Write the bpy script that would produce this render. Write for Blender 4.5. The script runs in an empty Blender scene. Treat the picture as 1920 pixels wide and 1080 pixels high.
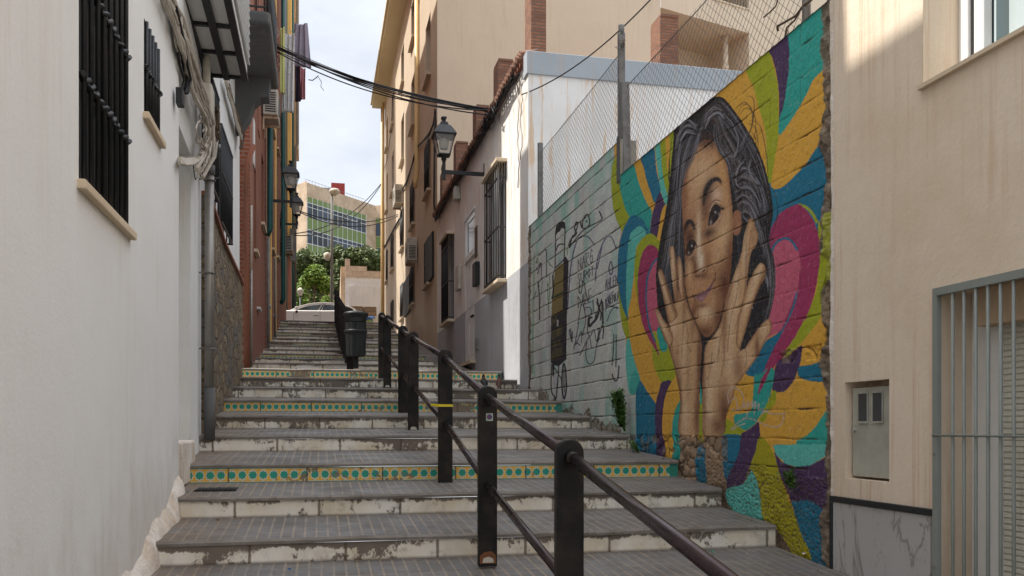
import bpy, math, random
import numpy as np
from mathutils import Vector, Matrix
R_ = math.radians
random.seed(7)
rng = np.random.default_rng(11)
scene = bpy.context.scene
# ---------------------------------------------------------------- camera, sky, sun, exposure
TH = math.atan(360/1620.0); ST, CT = math.sin(TH), math.cos(TH); FP = 1620.0
cam_d = bpy.data.cameras.new('camera'); cam = bpy.data.objects.new('camera', cam_d)
scene.collection.objects.link(cam); scene.camera = cam
cam_d.sensor_width = 36; cam_d.lens = FP/1920*36; cam_d.shift_y = 260/1920
cam_d.clip_start = 0.05; cam_d.clip_end = 2000
cam.location = (0, 0, 0); cam.rotation_euler = (R_(90), 0, -TH)
SUN = Vector((-0.60, 0.06, 1.0)).normalized()
w = bpy.data.worlds.new('World'); scene.world = w; w.use_nodes = True
nt = w.node_tree; nt.nodes.clear()
out = nt.nodes.new('ShaderNodeOutputWorld'); bg = nt.nodes.new('ShaderNodeBackground')
sky = nt.nodes.new('ShaderNodeTexSky'); sky.sky_type = 'NISHITA'; sky.sun_disc = False
sky.sun_elevation = math.asin(SUN.z); sky.sun_rotation = math.atan2(SUN.x, SUN.y)
sky.air_density = 1.0; sky.dust_density = 2.5; sky.ozone_density = 1.0
tc = nt.nodes.new('ShaderNodeTexCoord'); mp = nt.nodes.new('ShaderNodeMapping'); mp.inputs['Scale'].default_value = (1, 1, 2.6)
nz = nt.nodes.new('ShaderNodeTexNoise'); nz.inputs['Scale'].default_value = 3.2; nz.inputs['Detail'].default_value = 7; nz.inputs['Roughness'].default_value = .62
rp = nt.nodes.new('ShaderNodeValToRGB'); rp.color_ramp.elements[0].position = .30; rp.color_ramp.elements[1].position = .68
rp.color_ramp.elements[0].color = (.58, .58, .58, 1); rp.color_ramp.elements[1].color = (.93, .93, .93, 1)
mx = nt.nodes.new('ShaderNodeMix'); mx.data_type = 'RGBA'
CLOUD = (7.9, 8.2, 8.7, 1)
SKY_STR = .085
mx.inputs[7].default_value = CLOUD
L = nt.links.new
L(tc.outputs['Generated'], mp.inputs[0]); L(mp.outputs[0], nz.inputs['Vector']); L(nz.outputs[0], rp.inputs[0])
L(rp.outputs[0], mx.inputs[0]); L(sky.outputs[0], mx.inputs[6])
# the thin cloud is brighter overhead, towards the high sun, than near the horizon
sx_ = nt.nodes.new('ShaderNodeSeparateXYZ'); L(tc.outputs['Generated'], sx_.inputs[0])
mr = nt.nodes.new('ShaderNodeMapRange'); mr.interpolation_type = 'SMOOTHSTEP'; L(sx_.outputs[2], mr.inputs[0])
for i_, v_ in ((1, .38), (2, .95), (3, 1.0), (4, 2.2)): mr.inputs[i_].default_value = v_
vm = nt.nodes.new('ShaderNodeVectorMath'); vm.operation = 'SCALE'; L(mx.outputs[2], vm.inputs[0]); L(mr.outputs[0], vm.inputs['Scale']); L(vm.outputs[0], bg.inputs['Color'])
bg.inputs['Strength'].default_value = SKY_STR; L(bg.outputs[0], out.inputs[0])
sd = bpy.data.lights.new('sun', 'SUN'); sd.energy = 4.2; sd.angle = R_(.5); sd.color = (1, .955, .88)
so = bpy.data.objects.new('sun', sd); scene.collection.objects.link(so); so.location = (0, 0, 30)
so.rotation_euler = SUN.to_track_quat('Z', 'Y').to_euler()
scene.view_settings.view_transform = 'Standard'; scene.view_settings.look = 'None'
scene.view_settings.exposure = 0.68; scene.view_settings.gamma = 1
scene.cycles.max_bounces = 8; scene.cycles.diffuse_bounces = 5

# ---------------------------------------------------------------- measuring helpers (metres; X right, Y along the alley, Z above eye level)
def at(u, v, d):
    xc = (u-960)/FP*d
    return (xc*CT+d*ST, -xc*ST+d*CT, (800-v)/FP*d)
def onX(u, v, X):            # point of the plane X = const
    d = X*360/(ST*(u-600)); return ((d-X*ST)/CT, (800-v)/FP*d)
def yX(u, X=3.17): return onX(u, 800, X)[0]
def zX(u, v, X=3.17): return onX(u, v, X)[1]
def onY(u, v, Y):            # point of the plane Y = const
    t = (u-960)/FP; d = Y/(CT-t*ST); return (t*d*CT+d*ST, (800-v)/FP*d)

# ---------------------------------------------------------------- objects
W = {}
def _reg(o, parent, org): W[o.name] = org
def tag(o, label=None, cat=None, group=None, kind=None):
    if label: o['label'] = label
    if cat: o['category'] = cat
    if group: o['group'] = group
    if kind: o['kind'] = kind
    return o
def T(name, label, cat, loc=(0, 0, 0), group=None, kind=None, rz=0):
    o = bpy.data.objects.new(name, None); scene.collection.objects.link(o); o.empty_display_size = .2
    o.location = loc; o.rotation_euler.z = rz; W[o.name] = Vector(loc); return tag(o, label, cat, group, kind)
def children(o): return [c for c in bpy.data.objects if c.parent == o]
def copy_tree(o, parent=None, _k=None):
    if _k is None:
        _k = {}
        for c in bpy.data.objects:
            if c.parent: _k.setdefault(c.parent.name, []).append(c)
    c = o.copy(); scene.collection.objects.link(c); c.parent = parent
    for ch in _k.get(o.name, []): copy_tree(ch, c, _k)
    return c
class MB:
    def __init__(s): s.v = []; s.f = []; s.uv = {}; s.mi = []; s.cur = 0; s.sm = set()
    def vt(s, p): s.v.append(tuple(p)); return len(s.v)-1
    def face(s, pts, uv=None, smooth=False):
        i = [s.vt(p) for p in pts]; s.f.append(i); s.mi.append(s.cur)
        if uv: s.uv[len(s.f)-1] = uv
        if smooth: s.sm.add(len(s.f)-1)
        return s
    def idx(s, base, faces, smooth=False):
        for f in faces:
            s.f.append([base+k for k in f]); s.mi.append(s.cur)
            if smooth: s.sm.add(len(s.f)-1)
    def box(s, x0, x1, y0, y1, z0, z1):
        b = len(s.v)
        for z in (z0, z1):
            for y in (y0, y1):
                for x in (x0, x1): s.v.append((x, y, z))
        s.idx(b, [(0, 2, 3, 1), (4, 5, 7, 6), (0, 1, 5, 4), (2, 6, 7, 3), (0, 4, 6, 2), (1, 3, 7, 5)]); return s
    def obox(s, c, ax, ay, az, hx, hy, hz):
        c = Vector(c); ax = Vector(ax).normalized()*hx; ay = Vector(ay).normalized()*hy; az = Vector(az).normalized()*hz
        b = len(s.v)
        for k in (-1, 1):
            for j in (-1, 1):
                for i in (-1, 1): s.v.append(tuple(c+ax*i+ay*j+az*k))
        s.idx(b, [(0, 2, 3, 1), (4, 5, 7, 6), (0, 1, 5, 4), (2, 6, 7, 3), (0, 4, 6, 2), (1, 3, 7, 5)]); return s
    def bar(s, p, q, wd, ht=None, up=(0, 0, 1)):
        p, q = Vector(p), Vector(q); d = (q-p)
        u = Vector(up)
        if abs(d.normalized().dot(u)) > .98: u = Vector((0, 1, 0))
        a = d.cross(u).normalized(); b2 = a.cross(d).normalized()
        return s.obox((p+q)/2, d, a, b2, d.length/2, wd/2, (ht or wd)/2)
    def tube(s, pts, r, n=8, cap=True, smooth=True):
        pts = [Vector(p) for p in pts]; m = len(pts); b = len(s.v)
        prev = None
        for i, p in enumerate(pts):
            d = (pts[min(i+1, m-1)]-pts[max(i-1, 0)])
            if d.length < 1e-9: d = Vector((0, 0, 1))
            d.normalize()
            if prev is None:
                a = d.orthogonal().normalized()
            else:
                a = (prev-d*prev.dot(d))
                a = a.normalized() if a.length > 1e-6 else d.orthogonal().normalized()
            prev = a; c = d.cross(a); rr = r[i] if isinstance(r, (list, tuple)) else r
            for k in range(n):
                t = 2*math.pi*k/n; s.v.append(tuple(p+(a*math.cos(t)+c*math.sin(t))*rr))
        fs = []
        for i in range(m-1):
            for k in range(n):
                fs.append((i*n+k, i*n+(k+1) % n, (i+1)*n+(k+1) % n, (i+1)*n+k))
        s.idx(b, fs, smooth)
        if cap: s.idx(b, [tuple(range(n))[::-1], tuple((m-1)*n+k for k in range(n))])
        return s
    def lathe(s, prof, c=(0, 0, 0), n=16, smooth=True, rot=0):
        b = len(s.v); m = len(prof)
        for r, z in prof:
            for k in range(n):
                t = 2*math.pi*k/n+rot; s.v.append((c[0]+r*math.cos(t), c[1]+r*math.sin(t), c[2]+z))
        fs = []
        for i in range(m-1):
            for k in range(n): fs.append((i*n+k, i*n+(k+1) % n, (i+1)*n+(k+1) % n, (i+1)*n+k))
        s.idx(b, fs, smooth); s.idx(b, [tuple(range(n))[::-1], tuple((m-1)*n+k for k in range(n))]); return s
    def prism(s, poly, axis, a0, a1):
        # poly: 2D points; axis 'x': (y,z); 'y': (x,z); 'z': (x,y)
        def P(p, a):
            return (a, p[0], p[1]) if axis == 'x' else (p[0], a, p[1]) if axis == 'y' else (p[0], p[1], a)
        b = len(s.v); n = len(poly)
        for a in (a0, a1):
            for p in poly: s.v.append(P(p, a))
        s.idx(b, [tuple(range(n))[::-1], tuple(n+k for k in range(n))]+[(k, (k+1) % n, n+(k+1) % n, n+k) for k in range(n)]); return s
    def build(s, name, mat, parent=None, label=None, bevel=0, seg=2, kind=None):
        org = W[parent.name] if parent else Vector((0, 0, 0))
        me = bpy.data.meshes.new(name)
        me.from_pydata([(v[0]-org.x, v[1]-org.y, v[2]-org.z) for v in s.v], [], s.f)
        mats = mat if isinstance(mat, (list, tuple)) else [mat]
        for m in mats: me.materials.append(m)
        if len(mats) > 1: me.polygons.foreach_set('material_index', s.mi)
        if s.sm:
            fl = [i in s.sm for i in range(len(s.f))]; me.polygons.foreach_set('use_smooth', fl)
        if s.uv:
            ul = me.uv_layers.new(name='UVMap')
            for fi, uvs in s.uv.items():
                for k, li in enumerate(me.polygons[fi].loop_indices): ul.data[li].uv = uvs[k]
        me.update(); me.validate()
        import bmesh as _b
        if not s.uv:
            bm = _b.new(); bm.from_mesh(me); _b.ops.recalc_face_normals(bm, faces=bm.faces); bm.to_mesh(me); bm.free()
        o = bpy.data.objects.new(name, me); scene.collection.objects.link(o)
        if parent: o.parent = parent
        W[o.name] = org
        if bevel:
            b = o.modifiers.new('bevel', 'BEVEL'); b.width = bevel; b.segments = seg; b.limit_method = 'ANGLE'; b.angle_limit = R_(40)
        if label: o['label'] = label
        if kind: o['kind'] = kind
        return o

# ---------------------------------------------------------------- materials
def lin(c):
    c = [x/255 for x in c]
    return tuple(x/12.92 if x <= .04045 else ((x+.055)/1.055)**2.4 for x in c)
class S:                       # a socket with arithmetic
    def __init__(s, m, k): s.m = m; s.k = k
    def _o(s, op, b=None, c=None): return s.m.math(op, s, b, c)
    def __add__(s, b): return s._o('ADD', b)
    __radd__ = __add__
    def __sub__(s, b): return s._o('SUBTRACT', b)
    def __rsub__(s, b): return s.m.math('SUBTRACT', b, s)
    def __mul__(s, b): return s._o('MULTIPLY', b)
    __rmul__ = __mul__
    def __truediv__(s, b): return s._o('DIVIDE', b)
    def __gt__(s, b): return s._o('GREATER_THAN', b)
    def __lt__(s, b): return s._o('LESS_THAN', b)
    def abs(s): return s._o('ABSOLUTE')
    def fract(s): return s._o('FRACT')
    def floor(s): return s._o('FLOOR')
    def mod(s, b): return s._o('FLOORED_MODULO', b)
    def max(s, b): return s._o('MAXIMUM', b)
    def min(s, b): return s._o('MINIMUM', b)
    def sm(s, a, b):           # smoothstep
        n = s.m.nt.nodes.new('ShaderNodeMapRange'); n.interpolation_type = 'SMOOTHSTEP'
        s.m.link(s, n.inputs[0]); n.inputs[1].default_value = a; n.inputs[2].default_value = b; return S(s.m, n.outputs[0])
class M:
    def __init__(s, name):
        s.mat = bpy.data.materials.new(name); s.mat.use_nodes = True; s.nt = s.mat.node_tree
        s.b = s.nt.nodes['Principled BSDF']; s._tc = None
    def link(s, a, inp):
        if isinstance(a, S): s.nt.links.new(a.k, inp)
        elif isinstance(a, (tuple, list)): inp.default_value = tuple(a)+((1,) if len(a) == 3 and len(inp.default_value) == 4 else ())
        else: inp.default_value = a
    def math(s, op, a, b=None, c=None):
        n = s.nt.nodes.new('ShaderNodeMath'); n.operation = op
        for i, x in enumerate((a, b, c)):
            if x is not None: s.link(x, n.inputs[i])
        return S(s, n.outputs[0])
    def coord(s, kind='Object'):
        if s._tc is None: s._tc = s.nt.nodes.new('ShaderNodeTexCoord')
        return S(s, s._tc.outputs[kind])
    def pos(s):
        n = s.nt.nodes.new('ShaderNodeNewGeometry'); return S(s, n.outputs['Position'])
    def sep(s, v):
        n = s.nt.nodes.new('ShaderNodeSeparateXYZ'); s.link(v, n.inputs[0]); return [S(s, n.outputs[i]) for i in range(3)]
    def comb(s, x, y, z=0.0):
        n = s.nt.nodes.new('ShaderNodeCombineXYZ')
        for i, q in enumerate((x, y, z)): s.link(q, n.inputs[i])
        return S(s, n.outputs[0])
    def map(s, v, sc=(1, 1, 1), loc=(0, 0, 0)):
        n = s.nt.nodes.new('ShaderNodeMapping'); s.link(v, n.inputs[0]); n.inputs['Scale'].default_value = sc; n.inputs['Location'].default_value = loc
        return S(s, n.outputs[0])
    def noise(s, v, scale, detail=3, rough=.55, dist=0):
        n = s.nt.nodes.new('ShaderNodeTexNoise'); s.link(v, n.inputs['Vector']); n.inputs['Scale'].default_value = scale
        n.inputs['Detail'].default_value = detail; n.inputs['Roughness'].default_value = rough; n.inputs['Distortion'].default_value = dist
        return S(s, n.outputs[0])
    def vor(s, v, scale, feature='F1', out='Distance'):
        n = s.nt.nodes.new('ShaderNodeTexVoronoi'); s.link(v, n.inputs['Vector']); n.inputs['Scale'].default_value = scale; n.feature = feature
        return S(s, n.outputs[out])
    def mix(s, f, a, b):
        n = s.nt.nodes.new('ShaderNodeMix'); n.data_type = 'RGBA'; s.link(f, n.inputs[0]); s.link(a, n.inputs[6]); s.link(b, n.inputs[7])
        return S(s, n.outputs[2])
    def bump(s, h, strength=.5, dist=.01, nrm=None):
        n = s.nt.nodes.new('ShaderNodeBump'); s.link(h, n.inputs['Height']); n.inputs['Strength'].default_value = strength; n.inputs['Distance'].default_value = dist
        if nrm: s.link(nrm, n.inputs['Normal'])
        return S(s, n.outputs[0])
    def fin(s, col, rough=.8, bump=None, metal=0, spec=None):
        s.link(col, s.b.inputs['Base Color']); s.link(rough, s.b.inputs['Roughness']); s.b.inputs['Metallic'].default_value = metal
        if bump: s.link(bump, s.b.inputs['Normal'])
        if spec is not None: s.b.inputs['Specular IOR Level'].default_value = spec
        return s.mat
def plaster(name, c, c2=None, stain=None, amt=.35, sa=.3, bump=.25, sc=1.0, rough=.85, streak=(9, 9, .7), base=None, crack=0):
    m = M(name); p = m.pos(); c = lin(c); c2 = lin(c2) if c2 else tuple(x*.82 for x in c)
    n1 = m.noise(p, .9*sc, 5, .6); col = m.mix(n1.sm(.35, .7)*amt*1.6, c, c2)
    if stain:
        st = m.noise(m.map(p, streak), 1.3, 6, .7)*.8+m.noise(m.map(p, (streak[0]*3.5, streak[1]*3.5, streak[2]*.8)), 1.3, 3, .6)*.2; n3 = m.noise(p, .55, 4, .6)
        col = m.mix((st.sm(.50, .62)*n3.sm(.36, .60))*sa*2, col, lin(stain))
    f = m.noise(p, 60, 3, .6); g = m.noise(p, 7, 3, .5)
    col = m.mix(f.sm(.3, .8)*.13, col, tuple(x*.6 for x in c))
    if base:      # splashed dirt along the foot of the wall, which follows the slope of the stairs
        x, y, z = m.sep(p); h = z-(y*.185-1.75); bn = m.noise(m.map(p, (1, 1, .5)), 3.5, 6, .68)
        col = m.mix((h*(-.8)+bn*1.5).sm(.15, .95)*base, col, lin((150, 122, 94)))
        col = m.mix(m.noise(m.map(p, (1, 1, .35)), 1.1, 5, .7).sm(.62, .78)*base*.5, col, lin((176, 156, 128)))
    if crack:
        e = m.vor(p+0.0 if False else m.map(p, (1, 1, 1)), .9, 'DISTANCE_TO_EDGE'); k = e.sm(.006, .001)*m.noise(p, 1.3, 2).sm(.5, .6)
        col = m.mix(k*crack, col, lin((120, 110, 100)))
    return m.fin(col, rough, m.bump(f*.5+g*1.2, bump, .012))
def paint(name, c, rough=.5, metal=0, var=.25, bump=.1, sc=6, dirt=None, spec=None):
    m = M(name); p = m.coord(); c = lin(c); n = m.noise(p, sc, 4, .6)
    col = m.mix(n.sm(.35, .75)*var, c, lin(dirt) if dirt else tuple(x*.55 for x in c))
    return m.fin(col, m.noise(p, sc*3, 3)*.3+(rough-.15), m.bump(m.noise(p, sc*8, 3), bump, .004), metal, spec)
def brick(name, c1, c2, mortar, bw=.24, bh=.065, ms=.012, bump=.6):
    m = M(name); x, y, z = m.sep(m.pos()); v = m.comb(x+y, z, 0.0)
    n = m.nt.nodes.new('ShaderNodeTexBrick'); m.link(v, n.inputs['Vector'])
    n.inputs['Color1'].default_value = lin(c1)+(1,); n.inputs['Color2'].default_value = lin(c2)+(1,); n.inputs['Mortar'].default_value = lin(mortar)+(1,)
    n.inputs['Scale'].default_value = 1; n.inputs['Brick Width'].default_value = bw; n.inputs['Row Height'].default_value = bh; n.inputs['Mortar Size'].default_value = ms
    n.inputs['Bias'].default_value = 0
    nn = m.noise(m.pos(), 4, 4); col = m.mix(nn.sm(.4, .8)*.4, S(m, n.outputs[0]), tuple(q*.4 for q in lin(c1)))
    return m.fin(col, .88, m.bump(S(m, n.outputs[1])*(-1.0)+m.noise(m.pos(), 50, 2)*.3, bump, .01))
def glass(name, c=(30, 38, 44), rough=.08):
    m = M(name); n = m.noise(m.pos(), .8, 2); return m.fin(m.mix(n, lin(c), tuple(x*1.8 for x in lin(c))), rough, None, 0, .8)
# ================================================================ MATERIALS
def tread_mat():
    m = M('ribbed_paving'); x, y, _ = m.sep(m.coord('UV')); p = m.pos()
    jx = ((x/.072).fract()-.5).abs(); joint = jx.sm(.375, .43)
    jy = ((y/.29+.31).fract()-.5).abs(); cross = jy.sm(.475, .49)
    rib = ((y/.029).fract()-.5).abs(); ribd = rib.sm(.24, .40)
    n = m.noise(p, 2.2, 5, .65); n2 = m.noise(p, 14, 4, .6); n3 = m.noise(m.comb((x/.072).floor(), (y/.145).floor(), 0.0), 3.7, 1)
    col = m.mix(n.sm(.3, .75), lin((126, 124, 122)), lin((98, 93, 87)))
    col = m.mix(n3.sm(.3, .7)*.35, col, lin((112, 112, 118)))
    col = m.mix(ribd*.6*(1-joint), col, lin((62, 56, 50)))
    wj = m.noise(p, 3.3, 4, .6).sm(.30, .6); col = m.mix(joint.max(cross)*.75*wj, col, lin((150, 134, 114)))
    col = m.mix(n2.sm(.5, .75)*.6, col, lin((96, 82, 66)))
    lft = m.sep(m.pos())[0].sm(-.3, -1.0)*m.noise(p, 5, 4).sm(.3, .6); col = m.mix(lft*.6, col, lin((120, 98, 74)))
    h = (1-joint)*(1-ribd)*(1-cross)
    return m.fin(col, (n.sm(.3, .7)*.3+.42), m.bump(h+m.noise(p, 70, 2)*.25, .55, .006))
def riser_mat():
    m = M('worn_white_riser'); x, z, _ = m.sep(m.coord('UV')); p = m.pos()
    big = m.noise(m.map(p, (1, 1, 1.5)), 1.7, 3, .5); fine = m.noise(m.map(p, (1, 1, .75)), 15, 8, .72)
    y = y_(m); top = z.sm(.06, .118); mid = m.noise(m.comb(x*.9, y*.7, 0.0), 1.0, 1).sm(.35, .7)
    k = fine*.8+(big-.5)*.75+.10-top*(mid*.28+.05)-mid*.05-y.sm(7.0, 12.0)*.07+y.sm(14.0, 17.0)*.12
    wear = k.sm(.325, .40)
    seg = ((x/.58+m.noise(m.comb(0.0, y_(m), 0.0), 3.0, 1)*2).fract()-.5).abs(); jt = (seg+(m.noise(p, 22, 3)-.5)*.02).sm(.478, .492)
    paintc = m.mix(m.noise(p, 3.2, 4).sm(.3, .75), lin((240, 235, 224)), lin((218, 204, 178)))
    paintc = m.mix(m.noise(p, 6, 6, .7).sm(.55, .75)*.6, paintc, lin((125, 108, 88)))
    conc = m.mix(m.noise(p, 8, 5, .65), lin((138, 126, 112)), lin((100, 91, 82)))
    col = m.mix(wear, conc, paintc); col = m.mix(jt*.8, col, lin((96, 78, 58)))
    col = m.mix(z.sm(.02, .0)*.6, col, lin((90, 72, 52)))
    grime = m.noise(m.map(p, (1, 1, .5)), 5.5, 6, .7).sm(.50, .72)*(y.sm(6.5, 13.0)*.45+.25); col = m.mix(grime, col, lin((104, 98, 92)))
    return m.fin(col, .8, m.bump(wear*.6+fine*.8-jt, .6, .008))
def y_(m): return m.sep(m.pos())[1]
def tile_mat():
    m = M('painted_star_tiles'); x, z, _ = m.sep(m.coord('UV')); p = m.pos(); P = .081
    cx = ((x/P).fract()-.5)*P; cz = z-.0575
    r = m.math('SQRT', cx*cx+cz*cz); th = m.math('ARCTAN2', cz, cx)
    wob = m.math('COSINE', th*8.0)*.11+1.0; rs = r/wob
    star = rs < .0295; ring = rs < .0358
    az = cz.abs(); ax2 = ((cx.abs())-P/2).abs()
    bar = (az > .0365)*(az < .048)*(ax2 < .030); stem = (az > .006)*(az < .042)*(ax2 < .0095)
    yel = bar.max(stem)*(1-ring); inner = az < .0525
    wh = lin((206, 200, 180)); te = lin((28, 150, 128)); ye = lin((232, 178, 44))
    col = m.mix(inner, te, wh); col = m.mix(yel, col, ye); col = m.mix(star, col, te)
    col = m.mix(((az > .0525)*(az < .0535)), col, wh)
    wn = m.noise(m.map(p, (1, 1, 1)), 20, 6, .7); wb = m.noise(p, 1.35, 3, .55)
    keep = (wn*.55+wb*.9).sm(.80, .765)
    conc = m.mix(m.noise(p, 9, 4), lin((140, 122, 100)), lin((108, 96, 84)))
    col = m.mix(keep, conc, col)
    dirt = m.noise(p, 5, 5, .7).sm(.52, .8); col = m.mix(dirt*.35, col, lin((120, 104, 84)))
    seg = ((x/.61+.17).fract()-.5).abs().sm(.485, .495); col = m.mix(seg*.85, col, lin((82, 68, 54)))
    return m.fin(col, .55, m.bump(keep*.5+wn*.4-seg, .35, .004))
MT = {}
MT['tread'] = tread_mat(); MT['riser'] = riser_mat(); MT['tile'] = tile_mat()
MT['asphalt'] = plaster('street_asphalt', (92, 90, 88), (70, 69, 68), amt=.5, bump=.4)
MT['soil'] = plaster('paved_ground', (112, 106, 98), (84, 78, 70), amt=.5, bump=.4)
MT['whiteA'] = plaster('white_render', (238, 238, 237), (228, 226, 222), (204, 190, 164), base=.35, amt=.4, sa=.08, bump=.16, sc=.6)
MT['whiteB'] = plaster('old_white_render', (228, 228, 226), (214, 212, 208), (170, 150, 125), amt=.35, sa=.12, bump=.3)
MT['foot'] = plaster('rough_plaster_foot', (228, 220, 210), (212, 194, 174), (170, 142, 112), amt=.6, sa=.3, bump=1.2, sc=5)
MT['cream'] = plaster('cream_render', (230, 214, 194), (218, 198, 172), (198, 158, 120), base=.4, amt=.6, sa=.30, bump=.28, streak=(14, 14, .5))
MT['tan'] = plaster('tan_render', (208, 190, 166), (196, 176, 150), (172, 148, 122), amt=.4, sa=.2, bump=.3)
MT['tanfront'] = plaster('beige_render', (216, 198, 172), (208, 188, 162), (190, 166, 138), amt=.3, sa=.15, bump=.3)
MT['yellowtrim'] = plaster('yellow_cornice', (216, 200, 164), (204, 186, 148), amt=.3, bump=.1)
MT['whitefar'] = plaster('far_white_render', (226, 226, 232), (206, 206, 212), (180, 170, 160), amt=.4, sa=.2)
MT['house'] = plaster('whitewash', (238, 237, 234), (222, 219, 214), (220, 192, 162), amt=.5, sa=.6, bump=.3, sc=.9)
MT['dado'] = plaster('grey_dado', (182, 184, 188), (168, 169, 172), (136, 130, 124), amt=.5, sa=.3, bump=.35)
MT['capgrey'] = plaster('grey_coping', (168, 176, 182), (150, 158, 164), (190, 160, 130), amt=.3, sa=.2, bump=.3)
MT['sill'] = plaster('stone_sill', (216, 198, 172), (200, 178, 148), amt=.4, bump=.2)
MT['black'] = paint('black_iron', (26, 30, 34), .5, 0, .5, .3, 14, (52, 46, 42))
MT['blackpost'] = paint('worn_black_paint', (12, 12, 12), .48, 0, .9, .35, 7, (50, 40, 32), spec=.3)
MT['rail'] = paint('worn_steel_rail', (66, 56, 57), .26, .7, .22, .02, 3, (44, 37, 37))
MT['darkvoid'] = paint('dark_room', (22, 24, 28), .6)
MT['glass'] = glass('window_glass')
MT['blueglass'] = glass('blue_window_glass', (34, 52, 76), .1)
MT['white'] = paint('white_paint', (226, 226, 224), .45, 0, .15)
MT['grey'] = paint('grey_paint', (138, 144, 139), .5, 0, .2, spec=.3)
MT['metergrey'] = paint('grey_green_enamel', (178, 178, 166), .5, 0, .35, dirt=(118, 112, 98))
MT['plastic'] = paint('aged_white_plastic', (196, 190, 178), .55, 0, .45, dirt=(140, 126, 104))
MT['steel'] = paint('galvanised_steel', (150, 146, 140), .4, .5, .4)
MT['galv'] = paint('weathered_post', (122, 122, 120), .7, .1, .6, .5, 9, (84, 78, 72))
MT['wire'] = paint('mesh_wire', (88, 82, 78), .8, .0, .5)
MT['cable'] = paint('black_cable', (24, 24, 26), .6)
MT['cablew'] = paint('grey_white_cable', (188, 180, 168), .65, 0, .5, dirt=(128, 112, 92))
MT['redbrown'] = plaster('red_brown_render', (144, 92, 70), (124, 78, 60), (96, 62, 50), amt=.5, sa=.3)
MT['ochre'] = plaster('ochre_render', (232, 190, 112), (212, 168, 92), amt=.35)
MT['salmon'] = plaster('salmon_render', (206, 168, 146), (192, 154, 132), amt=.3)
MT['brick'] = brick('red_brick', (158, 88, 62), (142, 76, 54), (150, 126, 108), .25, .075, .012)
MT['chimney'] = brick('old_brown_brick', (164, 112, 84), (128, 84, 64), (116, 96, 82), .2, .055, .012, 1.0)
MT['roof'] = plaster('clay_tiles', (138, 98, 78), (104, 76, 62), amt=.7, bump=.5, sc=5)
MT['green'] = paint('green_pipe_paint', (16, 84, 80), .4, 0, .3)
MT['pipeyellow'] = paint('yellow_pipe_paint', (222, 188, 130), .5, 0, .2)
MT['panelgreen'] = paint('green_panel', (112, 132, 72), .55, 0, .3)
MT['concrete'] = plaster('stained_concrete', (206, 182, 154), (176, 152, 124), (140, 116, 92), amt=.6, sa=.4)
MT['dkgrey'] = plaster('dark_grey_slab', (92, 92, 92), (72, 72, 72), (120, 110, 96), amt=.5, sa=.3)
def stone_mat():
    m = M('slate_cladding'); x, y, z = m.sep(m.pos()); v = m.comb(x*0+y*1.6+m.noise(m.pos(), 2.5, 3)*1.2, z*4.6+m.noise(m.pos(), 3.5, 3)*1.0, 0.0)
    d = m.vor(m.map(v, (1, 1, 1)), 1.6, 'DISTANCE_TO_EDGE'); c = m.vor(v, 1.6, 'F1', 'Color')
    cs = m.sep(c); n = m.noise(m.pos(), 6, 5, .65)
    col = m.mix(cs[0], lin((104, 88, 68)), lin((142, 122, 92))); col = m.mix(cs[1].sm(.5, 1.0)*.6, col, lin((86, 92, 96)))
    col = m.mix(n.sm(.38, .72)*.75, col, lin((78, 68, 56))); col = m.mix(d.sm(.025, .005)*.45, col, lin((66, 56, 46)))
    return m.fin(col, .8, m.bump(d.sm(.0, .09)+n*.5+cs[2]*.5, .9, .03))
MT['stone'] = stone_mat()
def marble_mat():
    m = M('grey_marble_tile'); p = m.pos(); q = m.map(p, (1, 1, .55))
    n = m.noise(q, 1.6, 5, .6, 1.2); v = (n-.5).abs().sm(.018, .0); n2 = m.noise(q, 3.1, 5, .6, .8); v2 = (n2-.47).abs().sm(.010, .0)
    col = m.mix(m.noise(p, 2, 3), lin((188, 186, 184)), lin((172, 170, 168))); col = m.mix(v*.55, col, lin((96, 84, 76))); col = m.mix(v2*.3, col, lin((112, 102, 94)))
    return m.fin(col, .28, None)
MT['marble'] = marble_mat(); MT['green_tile'] = paint('teal_tile_edge', (34, 140, 122), .55, 0, .5, .2, 9, (104, 110, 92))
def leaf_mat(name, a, b):
    m = M(name); n = m.noise(m.pos(), 3.0, 3); r = m.nt.nodes.new('ShaderNodeNewGeometry'); rnd = S(m, r.outputs['Random Per Island'])
    col = m.mix(rnd, lin(a), lin(b)); col = m.mix(n.sm(.4, .7)*.4, col, lin(b))
    m.fin(col, .6); m.b.inputs['Transmission Weight'].default_value = 0
    return m.mat
MT['pine'] = leaf_mat('pine_needles', (62, 76, 40), (104, 118, 62)); MT['leaf'] = leaf_mat('bright_leaves', (66, 100, 34), (134, 160, 62))
MT['weed'] = leaf_mat('weed_leaves', (58, 92, 38), (100, 132, 60)); MT['bark'] = plaster('bark', (112, 94, 76), (84, 70, 56), amt=.6, bump=.8, sc=6)

MT['nosing'] = plaster('worn_step_edge', (134, 127, 120), (106, 98, 90), (92, 80, 66), amt=.6, sa=.3, bump=.6, sc=3, rough=.9)
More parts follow.
